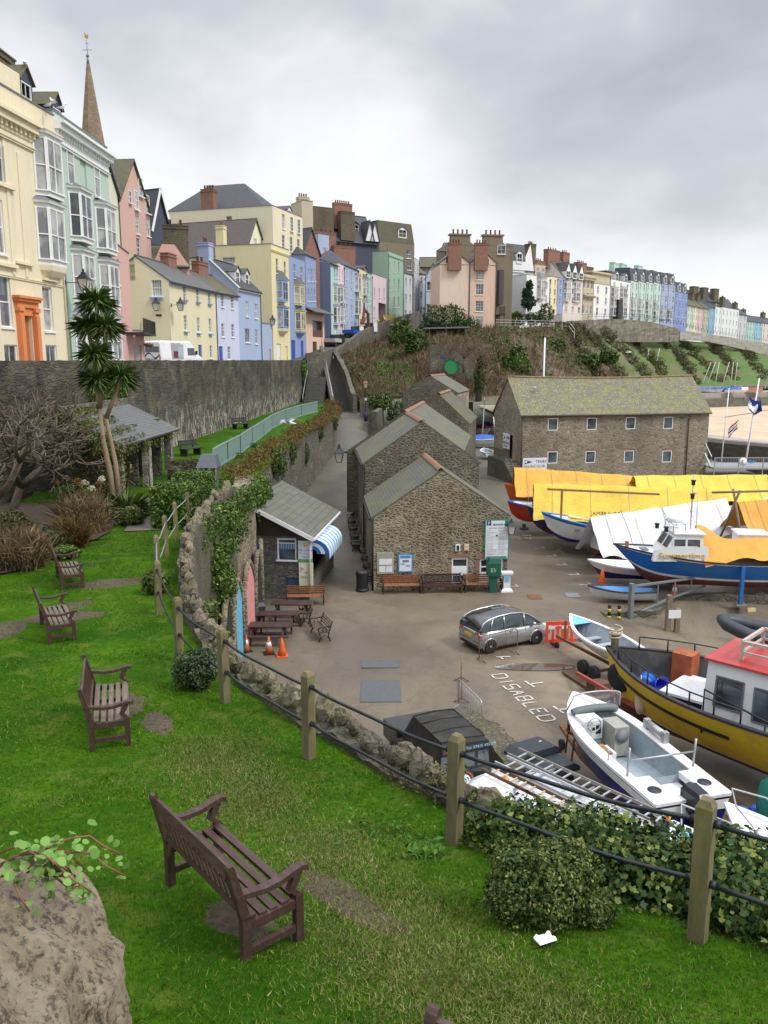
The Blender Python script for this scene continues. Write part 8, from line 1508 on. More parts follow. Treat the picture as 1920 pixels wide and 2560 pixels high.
# black off-roader
BLK=M('satin_black_paint',(.012,.014,.016),.3,coat=.4,dirt=(.05,.045,.04),dirtamt=.4);CANV=M('dusty_canvas_roof',(.028,.027,.024),.9,var=.4,dirt=(.09,.085,.07),dirtamt=.55,scale=3)
t=thing('off_roader','black short off-road vehicle with a canvas roof and a rear spare wheel cover, facing away','off-road vehicle');L_=3.9;W2=.80
b=MB();b.box(0,-W2,.55,2.5,W2,1.12);b.box(2.5,-W2*.98,.55,L_,W2*.98,1.10);b.box(.0,-W2,.38,.15,W2,.549);b.build('body',BLK,t)
b=MB();b.loft([[(x,-W2*.98,1.12),(x,-W2*.80,zt_),(x,0,zt_+.05),(x,W2*.80,zt_),(x,W2*.98,1.12)] for x,zt_ in ((.0,1.88),(.1,1.96),(1.2,1.97),(2.0,1.95))],smooth=False);b.loft([[(x,-W2*.98,1.12),(x,-W2*.8,zt_),(x,W2*.8,zt_),(x,W2*.98,1.12)] for x,zt_ in ((2.0,1.95),(2.35,1.55),(2.5,1.13))],smooth=False);b.build('canvas_hood',CANV,t)
b=MB();[b.tube([(x,-W2*.8,1.98),(x,0,2.03),(x,W2*.8,1.98)],.018,6) for x in (.12,.75,1.4,1.95)];b.tube([(.1,-W2*.8,1.97),(2.0,-W2*.8,1.97)],.018,6);b.tube([(.1,W2*.8,1.97),(2.0,W2*.8,1.97)],.018,6);b.build('roof_bows',CANV,t)
for y0,y1 in ((-.72,-.38),(-.28,.3),(.4,.72)):MB().box(-.012,y0,1.22,.0,y1,1.62).build('rear_window',CG,t)
sw=thing('x','','') if 0 else None
b=MB();b.lathe([(.0,-.26),(.26,-.26),(.36,-.22),(.38,-.12),(.36,-.04),(0,-.02)],26,(0,0,.95),axis='x');o=b.build('spare_wheel_cover',M('cover_black',(.012,.012,.014),.5),t,(0,.18,0));MB().lathe([(0,-.268),(.22,-.268),(.22,-.262),(0,-.262)],24,(0,0,.95),axis='x').build('round_logo',SIGNW,o);b=MB();b.lathe([(0,-.272),(.13,-.272),(.13,-.269),(0,-.269)],20,(0,0,.93),axis='x');b.build('blue_disc',BSKY,o);b=MB();b.add([(-.275,-.12,.98),(-.275,.12,.98),(-.275,.06,.85),(-.275,-.06,.85)],[(3,2,1,0)]);b.build('yellow_mark',M('logo_yellow',(.65,.5,.05),.5),o)
arc='trip on a Lifeboat';OL=M('orange_lettering',(.75,.15,.03),.5)
for i,ch in enumerate(arc):
    if ch == ' ':continue
    a=lerp(2.7,.25,i/(len(arc)-1));text(ch,.085,OL,o,(-.262,-.29*math.cos(a),.95+.26*math.sin(a)),(PI/2,-(PI/2-a),-PI/2),ext=.002) if 1 else None
bn=MB().box(-.03,-W2*.86,1.70,-.012,W2*.86,1.86).build('visor_board',BLK,t);text('Tel: 07415 493109',.115,M('pale_blue_ink',(.35,.6,.8),.5),bn,(-.035,-.0,1.735),(PI/2,0,-PI/2),ext=.002);text('Fishing Charter',.10,REDP,bn,(-.035,.66,1.735),(PI/2,0,-PI/2),ext=.002)
for sg in (-1,1):[MB().lathe([(0,-.02),(.05,-.02),(.05,0),(0,0)],10,(0,sg*.7,z),axis='x').build('tail_light',M('tail_red',(.45,.01,.01),.15,coat=1.0),t) for z in (.75,.9)];MB().box(2.3,sg*(W2+.02),1.2,2.42,sg*(W2+.2),1.4).build('wing_mirror',BLACK,t)
wheelset(t,[(.65,.7),(.65,-.7),(3.0,.7),(3.0,-.7)],.38,.24,False)
ha=math.atan2(21.65-20.45,1.69-2.18);t.rotation_euler=(0,0,ha);_c=Vector((2.18,20.46,0));t.location=_c
# black folding storage lid boxes
t=thing('storage_box','dark grey double-lidded storage box beside the ladders','storage box',(4.35,21.0,0),R(-60)+PI/2);DB=M('dark_box_plastic',(.022,.028,.036),.5);b=MB();b.box(-.65,-.6,0,.65,.6,.95);b.build('body',DB,t)
for y0,y1,z in ((-.75,-.05,1.0),(0.0,.75,1.18)):b=MB();b.loft([[(-.72,y0,z),(-.72,y1,z+.02),(-.72,y1,z+.1),(-.72,y0,z+.12)],[(-.5,y0,z+.02),(-.5,y1,z+.04),(-.5,y1,z+.24),(-.5,y0,z+.26)],[(.5,y0,z+.02),(.5,y1,z+.04),(.5,y1,z+.24),(.5,y0,z+.26)],[(.72,y0,z),(.72,y1,z+.02),(.72,y1,z+.1),(.72,y0,z+.12)]],smooth=False);b.build('lid',DB,t)
b=MB();b.add([(.3,.3,1.428),(.42,.36,1.428),(.36,.5,1.428),(.24,.44,1.428)],[(0,1,2,3)]);b.build('diamond_mark',SIGNW,t)
# white van with ladders
t=thing('work_van','white van below the ivy with three ladders on its roof rack','van');b=MB()
b.loft([[(x,-.85,.35),(x,-.88,1.0),(x,-.8,z-.06),(x,-.7,z),(x,.7,z),(x,.8,z-.06),(x,.88,1.0),(x,.85,.35)] for x,z in ((0,1.66),(.15,1.72),(3.1,1.72),(3.6,1.45),(4.1,1.05),(4.9,.95),(5.0,.8))],smooth=False);b.build('body',BWH,t);wheelset(t,[(.8,.8),(.8,-.8),(4.0,.8),(4.0,-.8)],.33,.2,False)
b=MB();b.add([(3.16,-.66,1.70),(3.16,.66,1.70),(4.06,.76,1.08),(4.06,-.76,1.08)],[(3,2,1,0)]);b.build('windscreen',CG,t);b=MB();[b.beam((x,-.78,1.85),(x,.78,1.85),.05) for x in (.4,1.6,2.8)];[b.beam((x,s*.75,1.68),(x,s*.75,1.85),.04) for x in (.4,1.6,2.8) for s in (-1,1)];b.build('roof_rack',STEEL,t);b=MB();b.lathe([(.09,0),(.1,.1),(.05,.16),(0,.16)],12,(3.3,.5,1.72));b.build('beacon',M('amber_beacon',(.8,.25,.03),.3),t)
hv=math.atan2(19.2-16.8,3.6-5.7);t.rotation_euler=(0,0,hv);t.location=(5.55,16.55,0);VM=Matrix.Translation(t.location) @ Matrix.Rotation(hv,4,'Z')
def ladder(label,y,mat,rung,x0,x1,w=.42,z=1.92,rs=.28,tilt=0.0):
    q=thing('ladder',label,'ladder',VM @ Vector((x0,y,z)),hv,'ladders on the white van');b=MB();L2=x1-x0;[b.beam((0,s*w/2,0),(L2,s*w/2,tilt),.035,.08) for s in (-1,1)];b.build('side_rails',mat,q);b=MB();n=int(L2/rs);[b.beam((rs*(i+.5),-w/2,tilt*i/n),(rs*(i+.5),w/2,tilt*i/n),.035,.03) for i in range(n)];b.build('rungs',rung,q)
ALU=M('aluminium',(.50,.52,.55),.4,.5,var=.1,scale=20)
ladder('narrow wooden ladder with pale rungs, left on the van rack',.52,TIM2,M('pale_rung',(.45,.36,.22),.7),.1,3.9,.36);ladder('wide aluminium ladder in the middle of the van rack',-.02,ALU,ALU,-.2,3.9,.46,1.94);ladder('grey-railed aluminium ladder on the right of the van rack',-.56,M('grey_brown_rail',(.22,.20,.17),.6),ALU,-.4,3.95,.44,1.96)
b=MB();b.lathe([(.06,-.02),(.06,.1)],10,(0,0,0));tag(b.build('orange_cap',M('amber_beacon',(.8,.25,.03),.3),None,VM @ Vector((-.42,-.62,1.98))),'orange plastic cap on the end of the right-hand ladder','cap')
b=MB();b.loft([[(-.9,-.5,0),(.9,-.5,0),(.9,.5,0),(-.9,.5,0)],[(-.8,-.42,.75),(.6,-.42,.78),(.6,.42,.78),(-.8,.42,.75)],[(-.4,-.3,1.05),(.4,-.3,1.05),(.4,.3,1.05),(-.4,.3,1.05)]]);tag(b.build('covered_load',BWH,None,(2.75,18.6,.75),R(-30)),'white hard cover between the black off-roader and the ladders','cover')
# rough wall stub between black vehicle and box
wallrun([(2.9,24.2),(3.6,22.8),(4.0,20.6)],0,1.25,.7,'wall_stub',ST_NEAR,'short lumpy stone wall end between the black off-roader and the storage box','wall',jag=.35,side=-1,step=.3,noise_amt=.12)
# timber and clutter around the yellow boat
def plank(name,label,a,c,w,h_,mat,cat='timber'):a,c=Vector(a),Vector(c);b=MB();b.beam((0,0,0),c-a,w,h_);tag(b.build(name,mat,None,a),label,cat)
plank('red_beam','long rust-red steel beam slanting up to the yellow boat keel',(7.3,29.4,.35),(7.9,24.2,1.3),.12,.12,M('red_oxide',(.30,.06,.04),.7),'beam');plank('brown_block','brown timber block lying left of the yellow boat',(7.0,27.2,.12),(7.85,27.0,.12),.5,.24,TIM2)
t=thing('wooden_skid','rough wooden skid with a box end left of the yellow boat','skid',(6.9,30.2,0),R(-70));b=MB();b.box(0,0,.05,2.2,.6,.12);b.build('deck',TIM2,t);MB().box(1.75,-.05,0,2.3,.65,.42).build('box_end',TIM2,t)
ub=dup(g1,(7.25,26.0,0),R(-61),'red-brown slatted bench standing under the yellow boat hull',None);ub['group']='';del ub['group'];ub.scale=(1.3,1,1.15)
t=thing('boardwalk','brown plank walkway beside the white motorboat','boardwalk',(8.55,22.2,0),math.atan2(-7.0,2.2));b=MB();[b.box(0,y,.18,8,y+.2,.24) for y in np.arange(-.55,.5,.225)];b.build('planks',TIM2,t);MB().box(.2,-.5,0,7.8,.5,.17).build('bearers',BLACK,t)
q_=lambda u,v:Matrix.Translation((8.55,22.2,0)) @ Matrix.Rotation(math.atan2(-7.0,2.2),4,'Z') @ Vector((u,v,.24))
b=MB()
for i in range(9):b.sph((random.uniform(-.3,.3),random.uniform(-.2,.2),random.uniform(.05,.35)),(random.uniform(.1,.2),random.uniform(.08,.16),random.uniform(.05,.16)),8)
tag(b.build('rope_pile',TB,None,q_(3.0,.1)),'crumpled bright blue sheet on the plank walkway','sheet')
b=MB();b.loft([[(-.22,-.14,0),(.22,-.14,0),(.22,.14,0),(-.22,.14,0)],[(-.25,-.17,.16),(.25,-.17,.16),(.25,.17,.16),(-.25,.17,.16)]],smooth=False);tag(b.build('plastic_tub',M('tub_white',(.62,.62,.58),.5),None,q_(3.9,-.1),.3),'white plastic tub on the plank walkway','tub')
plank('grey_pole','long grey pole lying from the blue sheet towards the teal cover',q_(3.3,.25)+Vector((0,0,.1)),q_(6.6,.25)+Vector((0,0,.6)),.1,.1,LEAD,'pole')
t=thing('mooring_stand','rusty stand with a round foot at the bow of the white motorboat','stand',(5.45,22.6,0));b=MB();b.lathe([(.16,0),(.18,.14),(.14,.16)],12);b.beam((.1,0,.1),(.25,.2,1.2),.05);b.tube([(-.05,.1,.5),(.0,.1,1.2)],.03,5);b.build('stand',RUST,t)
# litter and puddly paper
for i,(px,py) in enumerate(((1350,2380),(1355,2385))[:1]):p=GL(px,py);b=MB();b.grid(lambda u,v:(.16*u,.1*v,.04*math.sin(u*9)*math.sin(v*7)+.05),6,5);tag(b.build('paper_scrap',SIGNW,None,p,.4),'crumpled white paper on the grass below the leafy shrub','paper')
# ---------------- upper street vehicles ----------------
t=thing('parked_van','white van with black swirls and bedroom pictures, parked by the yellow cottage','van');b=MB()
b.loft([[(x,-.95,.35),(x,-1.0,1.1),(x,-.92,z-.12),(x,-.8,z),(x,.8,z),(x,.92,z-.12),(x,1.0,1.1),(x,.95,.35)] for x,z in ((0,2.45),(.15,2.6),(3.9,2.6),(4.4,2.3),(4.9,1.5),(5.5,1.2),(5.6,.8))],smooth=False);b.build('body',BWH,t);wheelset(t,[(1.0,.9),(1.0,-.9),(4.7,.9),(4.7,-.9)],.36,.22,False)
b=MB();b.box(-.02,-.8,1.6,-.002,.8,2.1);b.build('rear_window',CG,t)
b=MB();b.loft([[(-.012,y,1.25+.22*math.sin(y*4)+.0),(-.012,y,1.33+.22*math.sin(y*4)+.1*abs(y))] for y in np.linspace(-.85,.85,14)],closed=False,cap0=False,cap1=False);b.build('swirl',BLACK,t);text('Textile Designs',.2,BLACK,t,(-.01,.8,.95),(PI/2,0,-PI/2),ext=.003)
MB().box(-.02,-.3,.62,-.003,.3,.75).build('number_plate',M('plate_yellow',(.65,.45,.05),.4),t);[MB().box(-.02,s*.88-.06,.9,.0,s*.88+.06,1.3).build('tail_light',M('tail_red',(.45,.01,.01),.15,coat=1.0),t) for s in (-1,1)]
for (x0,x1,z0,z1,m_) in ((1.4,2.9,1.0,2.3,M('picture_grey',(.35,.33,.34),.5)),(1.6,2.2,1.1,1.7,M('picture_maroon',(.12,.03,.04),.5)),(2.2,2.85,1.2,2.1,M('picture_blue',(.35,.45,.5),.5))):MB().box(x0,-1.012-.004*(z0 > 1.05),z0,x1,-.985,z1).build('picture',m_,t)
text('Textile Designs',.2,M('sign_grey_ink',(.15,.16,.18),.6),t,(1.3,-.945,2.32),ext=.003);MB().box(3.5,-1.01,1.35,4.4,-.97,2.0).build('side_window',CG,t);MB().box(4.5,-1.2,1.4,4.6,-1.0,1.75).build('wing_mirror',BLACK,t)
p=D(366,896,74);t.location=(p.x,75,stz(74)-.05);t.rotation_euler=(0,0,math.atan2(1.0,1.0)*1.0)
_l=D(367,896,73.5);t.location=(_l.x+.5,73.5,stz(74)-.0);t.rotation_euler=(0,0,R(62))
def truck(label,x,y,a,bed,cabm,L_=5.5,load=None,bedh=.5):
    t=thing('flatbed_truck',label,'truck',(x,y,stz(y)),R(a));MB().box(3.7,-1,.5,L_,1,2.1).build('cab',cabm,t);MB().box(3.69,-.8,1.4,3.72,.8,2.1).build('rear_window',CG,t);b=MB();b.box(0,-1.05,.8,3.6,1.05,.9);b.box(0,-1.05,.9,.06,1.05,.9+bedh);b.box(0,-1.05,.9,3.6,-1.0,.9+bedh);b.box(0,1.0,.9,3.6,1.05,.9+bedh);b.build('bed',bed,t);b=MB();b.box(.3,-.8,.4,3.5,.8,.78);b.build('chassis',BLACK,t);wheelset(t,[(.9,.85),(.9,-.85),(4.5,.85),(4.5,-.85)],.38,.24,False);[MB().box(-.03,s*.8-.12,.62,0,s*.8+.12,.75).build('tail_light',M('tail_red',(.45,.01,.01),.15,coat=1.0),t) for s in (-1,1)];return t
p=D(822,890,134);truck('flatbed truck with a pale steel tailboard at the head of the steps',p.x,134,75,M('pale_steel',(.4,.4,.4),.5),BLACK)
p=D(870,876,147);truck('blue flatbed truck behind the pale tailboard truck',p.x,147,72,M('truck_blue',(.01,.08,.4),.4),WHITE)
p=D(905,862,156);tk=truck('dark tipper with a rust-brown folded crane arm on the hill street',p.x,156,70,M('truck_dark',(.05,.04,.035),.6),WHITE);b=MB();b.beam((3.4,0,1),(3.2,0,3.8),.5,.4);b.beam((3.2,0,3.8),(1.8,.2,4.6),.4,.35);b.beam((1.8,.2,4.6),(1.2,.3,2.6),.35,.3);b.beam((1.2,.3,2.6),(.9,.3,1.8),.7,.6);b.build('crane',M('rust_red_crane',(.22,.07,.05),.7),tk)
p=D(1048,787,222);t=thing('parked_lorry','dark red lorry with white chevrons far up the hill street','lorry',(p.x,224,stz(222)),R(80));b=MB();b.box(0,-1.8,.6,6,1.8,3.2);b.build('body',M('maroon_lorry',(.25,.04,.06),.5),t);[MB().box(-.03,s*1.0-.5,1.6,-.002,s*1.0+.5,2.8).build('chevron_board',SIGNW,t) for s in (-1,1)];MB().box(0,-1.8,.1,5.5,1.8,.58).build('chassis',BLACK,t)
p=D(975,825,184);t=thing('plastic_barrier','run of yellow-orange plastic barriers along the hill street wall','barrier',(p.x-1.5,181,stz(182)),R(65));b=MB();b.box(0,0,.1,7,.1,1.9);b.build('panel',M('barrier_yellow',(.7,.40,.04),.5),t)
# two road workers
def person(label,x,y,z,rz):
    t=thing('person',label,'person',(x,y,z),rz);me=bpy.data.meshes.new('body')
    V=[(0,0,.95),(0,0,1.2),(0,0,1.42),(0,0,1.52),(0,0,1.68),(.1,0,.9),(.12,.02,.48),(.13,0,.06),(.13,-.14,.04),(-.1,0,.9),(-.13,-.1,.5),(-.12,.08,.06),(-.12,-.06,.04),(.2,0,1.4),(.26,0,1.12),(.22,-.2,.95),(-.2,0,1.4),(-.27,.02,1.12),(-.22,-.14,.92)]
    E=[(0,1),(1,2),(2,3),(3,4),(0,5),(5,6),(6,7),(7,8),(0,9),(9,10),(10,11),(11,12),(2,13),(13,14),(14,15),(2,16),(16,17),(17,18)];rd=[.15,.15,.15,.06,.11,.10,.07,.05,.05,.10,.07,.05,.05,.07,.05,.04,.07,.05,.04]
    me.from_pydata(V,E,[]);o=bpy.data.objects.new('body',me);COL.objects.link(o);o.parent=t;me.materials.append(M('dark_workwear',(.04,.05,.08),.8));md=o.modifiers.new('skin','SKIN');md.use_smooth_shade=True
    for i,s in enumerate(me.skin_vertices[0].data):s.radius=(rd[i],rd[i]);s.use_root=i == 0
    o.modifiers.new('sub','SUBSURF').levels=1;o.modifiers['sub'].render_levels=1
    b=MB();b.loft([[(r*math.cos(a)*1.25,r*math.sin(a),zz) for a in np.linspace(0,2*PI,13)[:-1]] for r,zz in ((.2,.92),(.19,1.15),(.2,1.38),(.12,1.5))]);b.build('jacket',M('hi_vis_yellow',(.62,.70,.04),.6),t);b=MB();b.sph((0,.0,1.72),(.10,.12,.09),10);b.build('helmet',SIGNW,t)
for i,(px,lb) in enumerate(((946,'road worker in a yellow hi-vis jacket, left of the two on the hill street'),(961,'road worker in a yellow hi-vis jacket, right of the two by the barriers'))):p=D(px,835,172+i*6);person(lb,p.x,p.y,stz(172+i*6)+.1,R(160+i*60))
# seagulls
GW=M('gull_white',(.72,.72,.72),.7);GG=M('gull_grey',(.3,.32,.35),.7)
def gull(label,x,y,z,rz,fly=False,s=1.0):
    t=thing('seagull',label,'seagull',(x,y,z),rz,'seagulls');b=MB()
    def ring(cx,cz,r,rz_):return [(cx,r*math.cos(a),cz+rz_*math.sin(a)) for a in np.linspace(0,2*PI,11)[:-1]]
    if fly:b.loft([ring(-.3,0,.02,.01),ring(-.15,0,.06,.04),ring(.05,0,.08,.07),ring(.2,.02,.05,.05),ring(.27,.03,.045,.04),ring(.34,.02,.01,.01)])
    else:b.loft([ring(-.28,.14,.02,.01),ring(-.12,.17,.07,.05),ring(.05,.22,.08,.08),ring(.14,.33,.05,.06),ring(.18,.40,.045,.045),ring(.28,.39,.008,.008)])
    b.build('body',GW,t);b=MB()
    if fly:
        for sg in (-1,1):b.loft([[(.08,0,.03),(-.08,0,.03),(-.08,0,.015),(.08,0,.015)],[(.14,sg*.28,.14),(-.04,sg*.28,.14),(-.04,sg*.28,.125),(.14,sg*.28,.125)],[(-.06,sg*.65,.05),(-.12,sg*.65,.05),(-.12,sg*.65,.045),(-.06,sg*.65,.045)]],smooth=False)
        b.build('wings',GG,t)
    else:b.loft([ring(-.32,.14,.01,.01),ring(-.1,.2,.085,.05),ring(.06,.24,.085,.06)]);b.build('wings',GG,t);b=MB();[b.tube([(.02,s_2*.03,.15),(.03,s_2*.03,0)],.007,4) for s_2 in (-1,1)];b.build('legs',M('gull_leg',(.5,.3,.2),.6),t)
    t.scale=(s,s,s)
for (px,py,Y,rz,lb) in ((124,268,48.0,0,'gull perched on the cream house parapet beside the green house'),(133,262,47.5,2.5,'gull standing just behind the parapet, next to the chimney'),(155,275,51,.5,'gull sitting in front of the right attic dormer'),(62,164,47.6,2,'gull on the ridge of the left attic dormer')):
    p=D(px,py,Y);gull(lb,p.x,p.y,p.z-.1,rz,s=1.15)
p=D(724,1058,45);gull('white gull gliding over the green terrace fence',p.x,45,p.z,2.6,True,1.5)
p=D(1571,881,150);gull('tiny white gull flying over the green slopes',p.x,150,p.z,0,True,1.8)
# ---------------- planting ----------------
IVY=leafmat('ivy_leaf',(.016,.042,.010),(.045,.09,.018),(.20,.23,.05));SHR=leafmat('shrub_leaf',(.028,.055,.014),(.075,.115,.025),(.24,.25,.07));HEDG=leafmat('hedge_leaf',(.02,.055,.008),(.07,.15,.02),(.2,.26,.05))
DRY=leafmat('dry_twig',(.10,.065,.035),(.24,.17,.09),(.36,.28,.16),.9);FERN=leafmat('brown_fern',(.10,.05,.02),(.21,.115,.05),(.16,.17,.04),.9);OLIV=leafmat('olive_scrub',(.05,.06,.02),(.09,.095,.035),(.15,.12,.07),.8);GRN=leafmat('bright_ground_leaf',(.03,.09,.012),(.07,.18,.02),(.14,.26,.04))
BARK=M('grey_brown_bark',(.13,.10,.075),.95,var=.4,scale=9,bmp=.02);PTR=M('palm_trunk',(.30,.22,.14),.9,var=.3,scale=14,stretch=(1,1,5),bmp=.01);PLEAF=leafmat('palm_leaf',(.07,.15,.035),(.17,.28,.07),(.32,.32,.13))
BLD=leafmat('grass_blade',(.028,.09,.001),(.07,.165,.003),(.24,.25,.05),.6)
def stuff(name,me):return tag(link(name,me),kind='stuff')
# turf: blades on the near lawn
n=150000;yy=3.2+11*rng.random(n)**1.5;xx=(rng.random(n)*2-1)*(.52*yy+.7);keep=(xx < np.interp(yy,[p[0] for p in IX],[p[1] for p in IX])-.02) & (xx > -8.5);xx,yy=xx[keep],yy[keep]
bare=np.zeros(len(xx),bool)
for (cx,cy,rx,ry,ro) in PATCHES:
    dx,dy=xx-cx,yy-cy;a=dx*math.cos(ro)+dy*math.sin(ro);b_=-dx*math.sin(ro)+dy*math.cos(ro);bare |= ((a/rx)**2+(b_/ry)**2 < .12+.8*rng.random(len(xx)))
xx,yy=xx[~bare],yy[~bare];zz_=np.array([lawn_z(a,b_) for a,b_ in zip(xx,yy)]);P=np.stack([xx,yy,zz_-.005],1)
stuff('grass',npmesh('grass',blades(P,.042,.0026,.55),5,BLD))
n=60000;yy=9+32*rng.random(n)**1.4;xl_=np.interp(yy,[0,20,22,30,45],[-9,-10.5,-9.6,-9.2,-8.5]);xr_=np.interp(yy,[p[0] for p in IX],[p[1] for p in IX]);xx=xl_+(xr_-xl_)*rng.random(n)
k_=np.array([nz(a,b_,2,.9)+.5*nz(a,b_,5,3) for a,b_ in zip(xx,yy)]) > -.05;xx,yy=xx[k_],yy[k_];P=np.array([(a,b_,lawn_z(a,b_)-.005) for a,b_ in zip(xx,yy)]);stuff('grass_tufts',npmesh('grass_tufts',blades(P,.05,.006,.7),5,BLD))
# yellowed trodden grass around the worn path
n=60000;k_=rng.integers(0,6,n);C_=np.array([(.35,5.4),(.0,6.4),(-.6,7.8),(-1.6,9.2),(1.1,4.6),(-2.3,10.6)])[k_]+rng.normal(size=(n,2))*np.array([.42,.5]);P=np.array([(a,b_,lawn_z(a,b_)-.004) for a,b_ in C_ if a < lawn_xr(b_)-.3])
tag(link('dry_grass',npmesh('dry_grass',blades(P,.045,.0034,.9),5,leafmat('trodden_grass',(.12,.16,.03),(.24,.25,.08),(.36,.31,.15),.8))),kind='stuff')
def along(pts,i0,i1,n,wid,z0,z1,jit=.0):          # random blobs along a polyline
    o=[]
    for k in range(n):
        u=i0+(i1-i0)*(k+random.random())/n;i=int(u);a,c=Vector(pts[i]),Vector(pts[min(i+1,len(pts)-1)]);p=a.lerp(c,u-i);o.append((p,random.uniform(z0,z1)))
    return o
# ivy smothering the near garden wall
bl=[((p.x+random.uniform(-.35,.35),p.y+random.uniform(-.3,.3),lawn_z(p.x,p.y)+z),(.5,.45,.34)) for p,z in along(MIDW,0,2.95,56,.5,-.05,.26)]+[((p.x+.3,p.y+.3,lawn_z(p.x,p.y)+z),(.5,.5,.5)) for p,z in along(MIDW,0,2.9,26,.5,-1.0,.1)]
q=leafy('wall_ivy',bl,80000,.036,IVY,shell=.75,k=8);tag(q,'thick dark ivy mat smothering the near garden wall behind the two closest posts','ivy')
bl=[((p.x-.05,p.y-.05,lawn_z(p.x,p.y)+z),(.35,.3,.22)) for p,z in along(MIDW,3.0,3.6,7,.4,-.3,.3)];tag(leafy('wall_creeper',bl,3200,.024,leafmat('creeper_leaf',(.06,.07,.02),(.13,.13,.04),(.25,.16,.07)),shell=.5),'thin straggly creeper on the wall just left of the second post','creeper')
tag(leafy('wall_ivy',[((p.x+.2,p.y+.1,lawn_z(p.x,p.y)+z),(.4,.4,.3)) for p,z in along(MIDW,6.0,7.6,9,.3,-.6,.3)],4200,.045,SHR,shell=.6),'leafy growth on the wall top behind the round clipped bush','ivy')
tag(leafy('wall_ivy',[((p.x+.35,p.y,lawn_z(p.x,p.y)+z),(.45,.9,.6)) for p,z in along(MIDW,10.6,11.6,6,.3,-2.4,.1)],4000,.06,HEDG,shell=.7),'bright green ivy hanging down the vault wall left of the blue door','ivy')
def shrub(label,x,y,z,blobs,n,size,mat,cat='shrub',stems=5,shell=.5,sm_=None,name='shrub'):
    t=thing(name,label,cat,(x,y,z));leafy('crown',blobs,n,size,mat,t,shell);b=MB()
    for i in range(stems):a=random.uniform(0,6.28);r=blobs[0][1][0]*.5;b.tube([(0,0,-.05),(.4*r*math.cos(a),.4*r*math.sin(a),blobs[0][0][2]*.5),(r*math.cos(a),r*math.sin(a),blobs[0][0][2]*1.1)],[.02*size/.03,.015*size/.03,.006*size/.03],5)
    b.build('stem',BARK,t);return t
g_=lawn_z(1.3,6.4)
shrub('broad leafy shrub at the wall foot between the two nearest posts',1.36,6.35,g_-.05,[((0,0,.34),(.46,.38,.36)),((-.2,.1,.52),(.26,.24,.22)),((.22,.1,.46),(.3,.28,.28)),((.1,.12,.62),(.12,.12,.14)),((-.32,0,.3),(.2,.2,.2)),((.42,-.05,.2),(.22,.2,.2)),((-.05,-.1,.68),(.09,.09,.12)),((.3,.05,.68),(.07,.07,.12))],19000,.017,SHR,stems=7)
shrub('round clipped bush against the wall near the fourth post',-3.28,13.55,lawn_z(-3.3,13.5),[((0,0,.33),(.42,.36,.36)),((.1,.1,.45),(.3,.3,.22))],6500,.024,leafmat('dark_bush_leaf',(.02,.045,.018),(.04,.075,.03),(.16,.18,.09)),shell=.7)
shrub('tiny dark bush between the wall and the bend of the fence',-5.75,20.0,lawn_z(-5.7,20),[((0,0,.3),(.35,.35,.32))],1800,.035,SHR)
t=thing('hedge','clipped bright green hedge beside the path, ivy spilling over the vault wall','hedge',(-7.5,30.7,6.2));P=[];O=[]
n=15000;u=rng.random((n,3));f=rng.integers(0,4,n);X_=(u[:,0]-.5)*1.1;Y_=(u[:,1]-.5)*5.4;Z_=u[:,2]*1.35;nn=np.zeros((n,3))
for k,(ax_,v) in enumerate(((0,-1),(0,1),(1,-1),(2,1))):
    m=f == k;nn[m,ax_]=v
    if ax_ == 0:X_[m]=v*.55
    elif ax_ == 1:Y_[m]=v*2.7
    else:Z_[m]=1.35
P=np.stack([X_,Y_,Z_],1)+rng.normal(size=(n,3))*.06;P[:,2] += .1*np.sin(P[:,1]*2.2);link('crown',leafmesh('crown',P,nn,.05,HEDG),t);b=MB();b.box(-.48,-2.6,0,.48,2.6,1.25);b.build('branches',M('hedge_shade',(.02,.025,.012),.95),t)  # the branches part is a solid box coloured dark as the hedge's inner shade
t=thing('hedge_wall','old stone block draped with brown creeper at the end of the hedge','wall',(-8.6,35.5,6.2));b=MB();b.box(-.6,-.5,0,.9,.5,1.3);b.build('wall',ST_GREY,t);leafy('creeper',[((.1,0,1.3),(.9,.6,.3)),((-.5,-.3,.9),(.3,.4,.4))],2500,.05,OLIV,t,.5)
# brown ferns and scrub along the lane wall bank, green tufts between
rngb=[(lawn_xr(y)-.25+random.uniform(-.9,.35),y) for y in np.arange(38,111,1.15)]
tag(leafy('bank_ferns',[((x,y,6.2+random.uniform(0,.35)),(.75,.8,.55)) for x,y in rngb],22000,.075,FERN,shell=.4,asp=.3),kind='stuff')
tag(leafy('bank_ivy',[((lawn_xr(y)+.1+random.uniform(-.1,.3),y,random.uniform(4.2,6.2)),(.35,.9,.9)) for y in (41,43,48,49.5,57,66,74,83)],7000,.07,IVY,shell=.6),kind='stuff')
tag(leafy('bank_shrubs',[((x-1.0,y,6.25),(.6,.8,.3)) for x,y in rngb[::5]],3000,.07,HEDG,shell=.5),kind='stuff')
